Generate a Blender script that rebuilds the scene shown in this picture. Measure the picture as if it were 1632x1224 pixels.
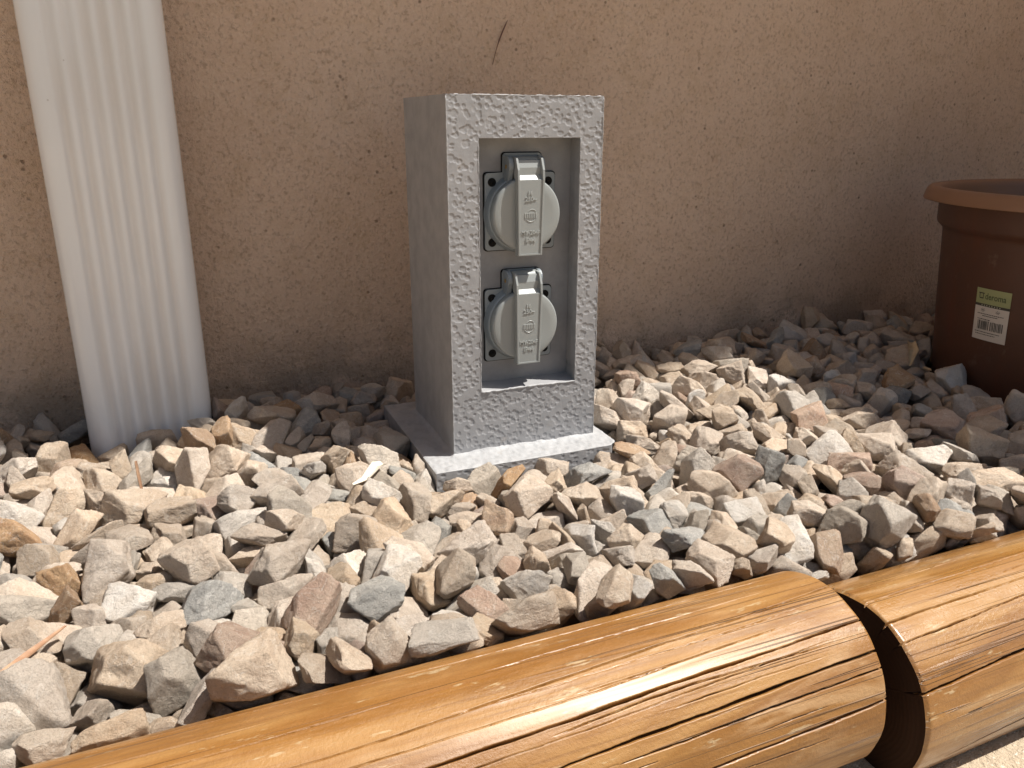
import bpy, bmesh, math, random
import numpy as np
from mathutils import Vector, Matrix, Quaternion

for o in list(bpy.data.objects):
    bpy.data.objects.remove(o, do_unlink=True)
SC = bpy.context.scene
COL = SC.collection
RAD = math.radians

# ------------------------------------------------------------------ camera
YAW, PITCH = 0.386991, 0.315154
FWD = Vector((math.sin(YAW) * math.cos(PITCH), math.cos(YAW) * math.cos(PITCH), -math.sin(PITCH)))
RIGHT = Vector((math.cos(YAW), -math.sin(YAW), 0))
UP = RIGHT.cross(FWD)
cam_data = bpy.data.cameras.new('camera')
cam = bpy.data.objects.new('camera', cam_data)
COL.objects.link(cam)
SC.camera = cam
cam_data.sensor_width = 36.0
cam_data.lens = 28.191
cam_data.clip_start = 0.02
cam_data.clip_end = 400.0
M = Matrix((RIGHT, UP, -FWD)).transposed().to_4x4()
M.translation = Vector((-0.18156, -0.56844, 0.25482))
cam.matrix_world = M

# ------------------------------------------------------------------ light
SUN_EL, SUN_AZ = RAD(61.0), RAD(112.0)     # azimuth clockwise from +Y
world = bpy.data.worlds.new('World')
SC.world = world
world.use_nodes = True
wn = world.node_tree
sky = wn.nodes.new('ShaderNodeTexSky')
sky.sky_type = 'NISHITA'
sky.sun_disc = False
sky.sun_elevation = SUN_EL
sky.sun_rotation = SUN_AZ
sky.air_density = 1.2
sky.dust_density = 3.0
sky.ozone_density = 0.3
wn.links.new(sky.outputs[0], wn.nodes['Background'].inputs[0])
wn.nodes['Background'].inputs[1].default_value = 0.05
sd = bpy.data.lights.new('sun', 'SUN')
sd.energy = 4.8
sd.angle = RAD(0.53)
sd.color = (1.0, 0.95, 0.875)
sun = bpy.data.objects.new('sun', sd)
COL.objects.link(sun)
SUNV = Vector((math.sin(SUN_AZ) * math.cos(SUN_EL), math.cos(SUN_AZ) * math.cos(SUN_EL), math.sin(SUN_EL)))
sun.rotation_euler = SUNV.to_track_quat('Z', 'Y').to_euler()
sun.location = SUNV * 5
SC.view_settings.view_transform = 'Standard'
SC.view_settings.look = 'None'
SC.view_settings.exposure = 0.62
SC.view_settings.gamma = 1.0
SC.view_settings.use_curve_mapping = False
SC.render.engine = 'CYCLES'
SC.cycles.max_bounces = 10
SC.cycles.diffuse_bounces = 6

# ------------------------------------------------------------------ helpers
def new_obj(name, me, parent=None, mats=()):
    o = bpy.data.objects.new(name, me)
    COL.objects.link(o)
    for m in mats:
        me.materials.append(m)
    if parent is not None:
        o.parent = parent
    return o

def tag(o, label=None, cat=None, group=None, kind=None):
    if label: o['label'] = label
    if cat: o['category'] = cat
    if group: o['group'] = group
    if kind: o['kind'] = kind
    return o

def empty(name, label, cat, loc=(0, 0, 0), group=None):
    o = bpy.data.objects.new(name, None)
    COL.objects.link(o)
    o.location = loc
    o.empty_display_size = 0.05
    return tag(o, label, cat, group)

def smooth(me, on=True):
    me.polygons.foreach_set('use_smooth', [on] * len(me.polygons))

def mesh_of(bm, name, sm=False):
    me = bpy.data.meshes.new(name)
    bmesh.ops.recalc_face_normals(bm, faces=bm.faces)
    bm.to_mesh(me)
    bm.free()
    smooth(me, sm)
    return me

def box_into(bm, x0, x1, y0, y1, z0, z1, bevel=0.0, seg=2):
    r = bmesh.ops.create_cube(bm, size=1.0)
    vs = r['verts']
    for v in vs:
        v.co = Vector(((x0 + x1) / 2 + v.co.x * (x1 - x0), (y0 + y1) / 2 + v.co.y * (y1 - y0), (z0 + z1) / 2 + v.co.z * (z1 - z0)))
    if bevel > 0:
        es = list({e for v in vs for e in v.link_edges})
        bmesh.ops.bevel(bm, geom=es, offset=bevel, segments=seg, profile=0.6, affect='EDGES')

def box(name, x0, x1, y0, y1, z0, z1, mat, parent=None, bevel=0.0, seg=2):
    bm = bmesh.new()
    box_into(bm, x0, x1, y0, y1, z0, z1, bevel, seg)
    return new_obj(name, mesh_of(bm, name), parent, [mat])

def prism_into(bm, pts, axis_map, d0, d1, bevel=0.0, seg=2):
    """pts: 2D outline; axis_map(p, d) -> 3D point at depth d."""
    a = [bm.verts.new(axis_map(p, d0)) for p in pts]
    b = [bm.verts.new(axis_map(p, d1)) for p in pts]
    f0 = bm.faces.new(a)
    f1 = bm.faces.new(b[::-1])
    n = len(pts)
    for i in range(n):
        bm.faces.new((a[i], b[i], b[(i + 1) % n], a[(i + 1) % n]))
    if bevel > 0:
        bmesh.ops.bevel(bm, geom=list(f0.edges), offset=bevel, segments=seg, profile=0.6, affect='EDGES')

XZ = lambda p, d: Vector((p[0], d, p[1]))
YZ = lambda p, d: Vector((d, p[0], p[1]))

def tube_into(bm, pts, radii, n=8, cap=True):
    pts = [Vector(p) for p in pts]
    rings = []
    up0 = Vector((0.13, 0.31, 0.94))
    for i, p in enumerate(pts):
        t = (pts[min(i + 1, len(pts) - 1)] - pts[max(i - 1, 0)]).normalized()
        u = t.cross(up0)
        if u.length < 1e-3: u = t.cross(Vector((1, 0, 0)))
        u.normalize()
        w = t.cross(u)
        r = radii[i] if hasattr(radii, '__len__') else radii
        rings.append([bm.verts.new(p + (u * math.cos(a) + w * math.sin(a)) * r) for a in [6.28318 * k / n for k in range(n)]])
    for a, b in zip(rings[:-1], rings[1:]):
        for k in range(n):
            bm.faces.new((a[k], a[(k + 1) % n], b[(k + 1) % n], b[k]))
    if cap:
        bm.faces.new(rings[0][::-1])
        bm.faces.new(rings[-1])

def grid_mesh(name, P, closed_u=False, sm=True):
    """P: (nu, nv, 3) array -> quad grid mesh."""
    nu, nv = P.shape[:2]
    me = bpy.data.meshes.new(name)
    idx = np.arange(nu * nv).reshape(nu, nv)
    if closed_u:
        idx = np.vstack([idx, idx[:1]])
    q = np.stack([idx[:-1, :-1], idx[1:, :-1], idx[1:, 1:], idx[:-1, 1:]], -1).reshape(-1, 4)
    fill_mesh(me, P.reshape(-1, 3), q, sm)
    return me

def fill_mesh(me, V, F, sm=True):
    F = np.asarray(F)
    me.vertices.add(len(V))
    me.vertices.foreach_set('co', np.asarray(V, dtype=np.float32).ravel())
    k = F.shape[1]
    me.loops.add(F.size)
    me.loops.foreach_set('vertex_index', F.astype(np.int32).ravel())
    me.polygons.add(len(F))
    me.polygons.foreach_set('loop_start', np.arange(0, F.size, k, dtype=np.int32))
    me.polygons.foreach_set('use_smooth', [sm] * len(F))
    me.update(calc_edges=True)
    me.validate()

def lathe(name, prof, n, center, mat, parent=None, sm=True, mats=None):
    th = np.linspace(0, 2 * math.pi, n, endpoint=False)
    pr = np.array(prof)
    P = np.stack([center[0] + np.cos(th)[:, None] * pr[None, :, 0], center[1] + np.sin(th)[:, None] * pr[None, :, 0],
                  center[2] + 0 * th[:, None] + pr[None, :, 1]], -1)
    me = grid_mesh(name, P, closed_u=True, sm=sm)
    return new_obj(name, me, parent, [mat])

def wave_noise(P, seed, n=18, lo=0.6, hi=1.8):
    r = np.random.RandomState(seed)
    o = np.zeros(P.shape[:-1])
    for _ in range(n):
        d = r.normal(size=P.shape[-1])
        d /= np.linalg.norm(d)
        o += np.sin(P @ d * r.uniform(lo, hi) + r.uniform(0, 6.28))
    return o / n ** .5

# ------------------------------------------------------------------ material building
class Mat:
    def __init__(self, name, rough=0.8, spec=0.5):
        self.m = bpy.data.materials.new(name)
        self.m.use_nodes = True
        self.nt = self.m.node_tree
        self.b = self.nt.nodes['Principled BSDF']
        self.b.inputs['Roughness'].default_value = rough
        self.b.inputs['Specular IOR Level'].default_value = spec
    def n(self, t, **kw):
        x = self.nt.nodes.new('ShaderNode' + t)
        for k, v in kw.items():
            setattr(x, k, v)
        return x
    def set(self, sock, v):
        if hasattr(v, 'node'):
            self.nt.links.new(v, sock)
        elif v is not None:
            if isinstance(v, tuple) and len(v) == 3 and sock.type == 'RGBA': v = (*v, 1)
            sock.default_value = v
    def coord(self, kind='Object'):
        return self.n('TexCoord').outputs[kind]
    def attr(self, name, out='Vector'):
        return self.n('Attribute', attribute_name=name).outputs[out]
    def mapping(self, vec, scale=(1, 1, 1), loc=(0, 0, 0)):
        x = self.n('Mapping')
        self.set(x.inputs[0], vec)
        x.inputs['Scale'].default_value = scale
        x.inputs['Location'].default_value = loc
        return x.outputs[0]
    def noise(self, vec, scale, detail=4, rough=0.55, dist=0.0, w=None, out=0):
        x = self.n('TexNoise')
        if w is not None:
            x.noise_dimensions = '4D'
            self.set(x.inputs['W'], w)
        self.set(x.inputs['Vector'], vec)
        x.inputs['Scale'].default_value = scale
        x.inputs['Detail'].default_value = detail
        x.inputs['Roughness'].default_value = rough
        x.inputs['Distortion'].default_value = dist
        return x.outputs[out]
    def voronoi(self, vec, scale, feature='F1', out=0, rand=1.0):
        x = self.n('TexVoronoi', feature=feature)
        self.set(x.inputs['Vector'], vec)
        x.inputs['Scale'].default_value = scale
        x.inputs['Randomness'].default_value = rand
        return x.outputs[out]
    def ramp(self, v, a, b, ca=0.0, cb=1.0):
        x = self.n('MapRange', interpolation_type='SMOOTHSTEP')
        self.set(x.inputs[0], v)
        x.inputs[1].default_value = a; x.inputs[2].default_value = b
        x.inputs[3].default_value = ca; x.inputs[4].default_value = cb
        return x.outputs[0]
    def math(self, op, a, b=None, c=None):
        x = self.n('Math', operation=op)
        self.set(x.inputs[0], a)
        if b is not None: self.set(x.inputs[1], b)
        if c is not None: self.set(x.inputs[2], c)
        return x.outputs[0]
    def mix(self, f, a, b, mode='MIX'):
        x = self.n('Mix', data_type='RGBA', blend_type=mode)
        self.set(x.inputs[0], f)
        self.set(x.inputs[6], a)
        self.set(x.inputs[7], b)
        return x.outputs[2]
    def color(self, c): self.set(self.b.inputs['Base Color'], c)
    def rough(self, r): self.set(self.b.inputs['Roughness'], r)
    def bump(self, h, dist, strength=1.0, prev=None):
        x = self.n('Bump')
        x.inputs['Strength'].default_value = strength
        x.inputs['Distance'].default_value = dist
        self.set(x.inputs['Height'], h)
        if prev is not None: self.set(x.inputs['Normal'], prev)
        self.set(self.b.inputs['Normal'], x.outputs[0])
        return x.outputs[0]

def plain(name, col, rough=0.5, spec=0.5, metallic=0.0):
    m = Mat(name, rough, spec)
    m.color(col)
    m.b.inputs['Metallic'].default_value = metallic
    return m.m

# stucco --------------------------------------------------------------
def stucco(name, ca, cb, grime=True):
    m = Mat(name, 0.92, 0.25)
    c = m.coord()
    big = m.noise(c, 5.0, 4, 0.6)
    mid = m.noise(c, 42.0, 4, 0.65)
    fine = m.noise(c, 330.0, 3, 0.7)
    base = m.mix(m.ramp(big, .36, .66), ca, cb)
    base = m.mix(m.ramp(mid, .45, .72, 0, .38), base, (.60, .43, .28))
    grain = m.noise(m.mapping(c, (1, 1, .85)), 270.0, 4, 0.7, .1)
    base = m.mix(m.ramp(grain, .50, .66, 0, .5), base, (.36, .24, .16))
    base = m.mix(m.ramp(fine, .50, .72, 0, .45), base, (.82, .68, .55))
    base = m.mix(m.ramp(m.noise(c, 110., 3, .6, 0, None), .62, .74, 0, .28), base, (.42, .27, .17))
    pit = m.voronoi(c, 95.0)
    pm = m.math('MULTIPLY', m.ramp(pit, .07, .20, 1, 0), m.ramp(m.noise(c, 60., 2), .5, .66))
    base = m.mix(m.math('MULTIPLY', pm, .65), base, (.19, .12, .075))
    if grime:
        sep = m.n('SeparateXYZ'); m.set(sep.inputs[0], c)
        z = sep.outputs[2]
        g = m.math('MULTIPLY', m.ramp(z, .012, .075, 1, 0), m.ramp(m.noise(c, 14., 5, .65), .40, .62))
        base = m.mix(m.math('MULTIPLY', g, .40), base, (.135, .105, .07))
        g2 = m.math('MULTIPLY', m.ramp(z, .0, .03, 1, 0), m.ramp(m.noise(c, 30., 4), .3, .6))
        base = m.mix(m.math('MULTIPLY', g2, .35), base, (.20, .17, .13))
    m.color(base)
    n1 = m.bump(m.noise(c, 120.0, 5, 0.7), .0022, .75)
    n1 = m.bump(grain, .0032, 1.0, n1)
    n2 = m.bump(fine, .0012, .9, n1)
    m.bump(m.math('SUBTRACT', 1.0, pm), .0012, .8, n2)
    return m.m

# grey paint ----------------------------------------------------------
def grey_paint(name, col, bump=.0003, rough=.5):
    m = Mat(name, rough, 0.45)
    c = m.coord()
    n = m.noise(c, 60., 4, .6)
    base = m.mix(m.ramp(n, .35, .7), col, tuple(v * .86 for v in col))
    spk = m.ramp(m.noise(c, 900., 2, .7), .66, .76)
    base = m.mix(m.math('MULTIPLY', spk, .18), base, (.6, .6, .62))
    dirt = m.math('MULTIPLY', m.ramp(m.noise(c, 38., 5, .7), .62, .72), .30)
    base = m.mix(dirt, base, (.30, .26, .22))
    m.color(base)
    m.rough(m.ramp(n, .3, .7, rough - .08, rough + .12))
    n1 = m.bump(m.noise(c, 260., 4, .65), bump, .8)
    m.bump(m.noise(m.mapping(c, (1, 1, .25)), 800., 3), bump * .5, .6, n1)
    return m.m

# stones ----------------------------------------------------------------
STONE_COLS = [
    ((.625, .52, .415), (.53, .42, .32), (.70, .62, .53)),
    ((.54, .42, .31), (.61, .50, .385), (.43, .32, .225)),
    ((.49, .335, .205), (.42, .265, .155), (.57, .44, .31)),
    ((.36, .35, .325), (.47, .45, .41), (.27, .265, .25)),
    ((.70, .645, .575), (.62, .545, .46), (.76, .72, .67)),
    ((.44, .31, .24), (.52, .40, .315), (.35, .23, .175)),
    ((.51, .45, .38), (.58, .51, .43), (.41, .36, .305)),
]
def stone_mat(i, cols):
    m = Mat('stone_%s' % ['cream', 'tan', 'ochre', 'slate', 'chalk', 'rust', 'taupe'][i], 0.9, 0.25)
    v = m.attr('rest')
    rnd = m.math('ADD', m.n('ObjectInfo').outputs['Random'], m.n('NewGeometry').outputs['Random Per Island'])
    w = m.math('MULTIPLY', rnd, 40.0)
    a, b, c = cols
    n1 = m.noise(v, 2.2, 5, .62, .6, w)
    col = m.mix(m.ramp(n1, .40, .62), a, b)
    n2 = m.noise(v, 5.5, 6, .7, .3, m.math('ADD', w, 7.0))
    col = m.mix(m.ramp(n2, .54, .70, 0, .8), col, c)
    n3 = m.noise(v, 30., 4, .75, 0, w)
    col = m.mix(m.ramp(n3, .50, .70, 0, .50), col, tuple(x * .50 for x in b))
    n4 = m.noise(v, 20., 3, .7, 0, m.math('ADD', w, 3.0))
    col = m.mix(m.ramp(n4, .56, .75, 0, .38), col, (.74, .69, .62))
    # pale calcite veins
    vn = m.noise(v, 2.0, 3, .5, 1.2, m.math('ADD', w, 11.0))
    vein = m.ramp(m.math('ABSOLUTE', m.math('SUBTRACT', vn, .5)), .0, .012, 1, 0)
    col = m.mix(m.math('MULTIPLY', vein, .35), col, (.72, .68, .62))
    hs = m.n('HueSaturation')
    m.set(hs.inputs['Color'], col)
    m.set(hs.inputs['Value'], m.math('ADD', .84, m.math('MULTIPLY', m.math('FRACT', m.math('MULTIPLY', rnd, 3.7)), .30)))
    m.set(hs.inputs['Saturation'], m.math('ADD', .72, m.math('MULTIPLY', m.math('FRACT', m.math('MULTIPLY', rnd, 9.1)), .38)))
    m.color(hs.outputs[0])
    b1 = m.bump(m.noise(v, 7., 8, .70, .5, w), .0042, .85)
    m.bump(m.noise(v, 38., 5, .75, 0, w), .0013, .9, b1)
    return m.m

# wood --------------------------------------------------------------------
def wood_mat(name, offset, wet=0.0):
    m = Mat(name, .42, .5)
    g = m.attr('grain')
    st = m.mapping(g, (1, 1, 1), (offset, offset * .3, 0))
    lng = m.mapping(st, (3.0, 60.0, 60.0))
    lng2 = m.mapping(st, (9.0, 420.0, 420.0))
    patch = m.mapping(st, (4.0, 16.0, 16.0))
    n1 = m.noise(lng, 1.0, 5, .6, .6)
    n2 = m.noise(lng2, 1.0, 3, .6, .2)
    n3 = m.noise(patch, 1.6, 4, .6, .5)
    col = m.mix(m.ramp(n1, .33, .66), (.29, .135, .030), (.35, .19, .062))
    col = m.mix(m.ramp(n3, .42, .60, 0, .85), col, (.215, .09, .015))
    col = m.mix(m.ramp(m.noise(patch, 2.6, 4, .6, .9), .54, .72, 0, .65), col, (.45, .29, .15))
    col = m.mix(m.ramp(n2, .48, .70, 0, .55), col, (.17, .075, .02))
    dark = m.noise(m.mapping(st, (6., 150., 150.), (3, 1, 0)), 1.0, 3, .7, 1.0)
    col = m.mix(m.ramp(dark, .60, .70, 0, .6), col, (.25, .11, .03))
    # thin hairline checks printed in the surface
    hl = m.noise(m.mapping(st, (1.1, 150., 150.), (7, 3, 0)), 1.0, 2, .5, .4)
    hair = m.math('MULTIPLY', m.ramp(m.math('ABSOLUTE', m.math('SUBTRACT', hl, .5)), 0, .012, 1, 0),
                  m.ramp(m.noise(patch, 1.2, 2), .42, .52))
    col = m.mix(m.math('MULTIPLY', hair, .75), col, (.13, .06, .02))
    # grey-green weathering flecks
    gr = m.math('MULTIPLY', m.ramp(m.noise(m.mapping(st, (30., 130., 130.), (1, 5, 0)), 1.0, 4, .75), .60, .68), .6)
    col = m.mix(gr, col, (.48, .38, .23))
    m.color(col)
    m.rough(m.ramp(m.noise(patch, 5., 5, .7), .35, .68, .40 - wet * .14, .66))
    m.b.inputs['Coat Weight'].default_value = .28 + wet * .35
    m.b.inputs['Coat Roughness'].default_value = .30 - wet * .12
    b1 = m.bump(n1, .0005, .6)
    b2 = m.bump(n2, .0002, .7, b1)
    b3 = m.bump(m.noise(g, 420., 5, .7), .0005, .9, b2)
    m.bump(m.math('SUBTRACT', 1., hair), .0006, 1., b3)
    return m.m

def ground_mat(name, ca, cb, scale=1.0):
    m = Mat(name, .95, .2)
    c = m.coord()
    col = m.mix(m.ramp(m.noise(c, 3. * scale, 5, .6), .35, .65), ca, cb)
    col = m.mix(m.ramp(m.noise(c, 160. * scale, 4, .8), .5, .7, 0, .7), col, tuple(v * .55 for v in ca))
    col = m.mix(m.ramp(m.noise(c, 240. * scale, 3, .8), .56, .7, 0, .7), col, (.80, .74, .64))
    m.color(col)
    b1 = m.bump(m.noise(c, 90. * scale, 5, .75), .005, .9)
    m.bump(m.noise(c, 420. * scale, 3, .7), .0012, .9, b1)
    return m.m

M_WALL = stucco('beige_stucco', (.77, .59, .455), (.70, .52, .39))
M_WALL2 = stucco('beige_stucco_side', (.77, .59, .455), (.70, .52, .39), False)
M_GREY = grey_paint('grey_paint', (.34, .342, .352), .00022)
M_GREYR = grey_paint('grey_paint_rough', (.385, .39, .40), .0006, .6)
M_PANEL = grey_paint('grey_paint_shaded', (.285, .290, .305), .0001)  # darker than the shaft: shade of the recess is put into this grey
M_STONE = [stone_mat(i, c) for i, c in enumerate(STONE_COLS)]
M_LID = plain('grey_green_plastic', (.295, .315, .313), .33, .5)
M_FLANGE = plain('blue_grey_plastic', (.235, .27, .295), .38, .5)
M_EMB = plain('emboss_highlight', (.40, .425, .42), .30, .55)  # paler than the lid: glints on the raised letters put into the colour
M_BLACK = plain('black_recess', (.006, .006, .006), .5, .15)
M_BRASS = plain('brass', (.52, .34, .12), .35, .5, .8)
M_SOIL = ground_mat('dark_soil', (.10, .07, .045), (.15, .11, .075))
M_GROUND = ground_mat('sandy_ground', (.50, .41, .30), (.44, .35, .25))

# ================================================================== SETTING
def smoothstep(t):
    t = np.clip(t, 0, 1)
    return t * t * (3 - 2 * t)
gx = np.concatenate([[-120, -30, -8, -3], np.linspace(-1.2, 1.4, 80), [3, 8, 30, 120]])
gy = np.concatenate([[-120, -30, -8, -3], np.linspace(-1.4, -.25, 46), [.22, .3, 3, 30, 120]])
GX, GY = np.meshgrid(gx, gy, indexing='ij')
near = (1 - smoothstep((np.abs(GX) - 1.2) / 1.5)) * (1 - smoothstep((-GY - 1.4) / 1.2))
GZ = -.074 + .019 * smoothstep((.1 - GX) / .9) * near + .0022 * wave_noise(np.stack([GX * 28, GY * 28], -1), 4) * near
GZ = np.where(GY > -.24, -.09, GZ)
ground = new_obj('ground', grid_mesh('ground', np.stack([GX, GY, GZ], -1)), None, [M_GROUND])
tag(ground, 'pale sandy ground in front of the logs', None, None, 'structure')

WY = .225
wall = empty('house_wall', 'rough beige stucco house wall running behind the grey socket post', 'wall', (0, WY, -.1))
def wparent(o):
    o.parent = wall
    o.matrix_parent_inverse = Matrix.Translation(wall.location).inverted()
    return o
wparent(box('wall_surface', -3.2, 3.6, WY, WY + .25, -.1, 2.6, M_WALL))
M_EAVE = plain('white_soffit', (.68, .64, .58), .6)
M_TILE = ground_mat('clay_tile', (.42, .19, .10), (.34, .15, .08))
EZ = 2.34
wparent(box('eave', -3.3, 3.7, WY - .545, WY - .001, EZ, EZ + .05, M_EAVE))
bm = bmesh.new()
prism_into(bm, [(WY - .60, EZ + .052), (WY + .6, EZ + .30), (WY + .6, EZ + .33), (WY - .60, EZ + .082)], YZ, -3.3, 3.7)
wparent(new_obj('roof', mesh_of(bm, 'roof'), None, [M_TILE]))

side = box('shadow_wall', 1.02, 1.17, -.49, WY - .001, -.1, 1.30, M_WALL2)  # added out of view, height and end set by the shadow it casts
tag(side, 'unseen low beige stucco wall added at the right to cast the shadow there', 'wall')

bed = box('gravel_bed', -.62, 1.019, -.30, WY - .001, -.088, -.030, M_SOIL)
tag(bed, 'bed of broken limestone gravel between the wall and the logs', None, None, 'structure')

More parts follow.
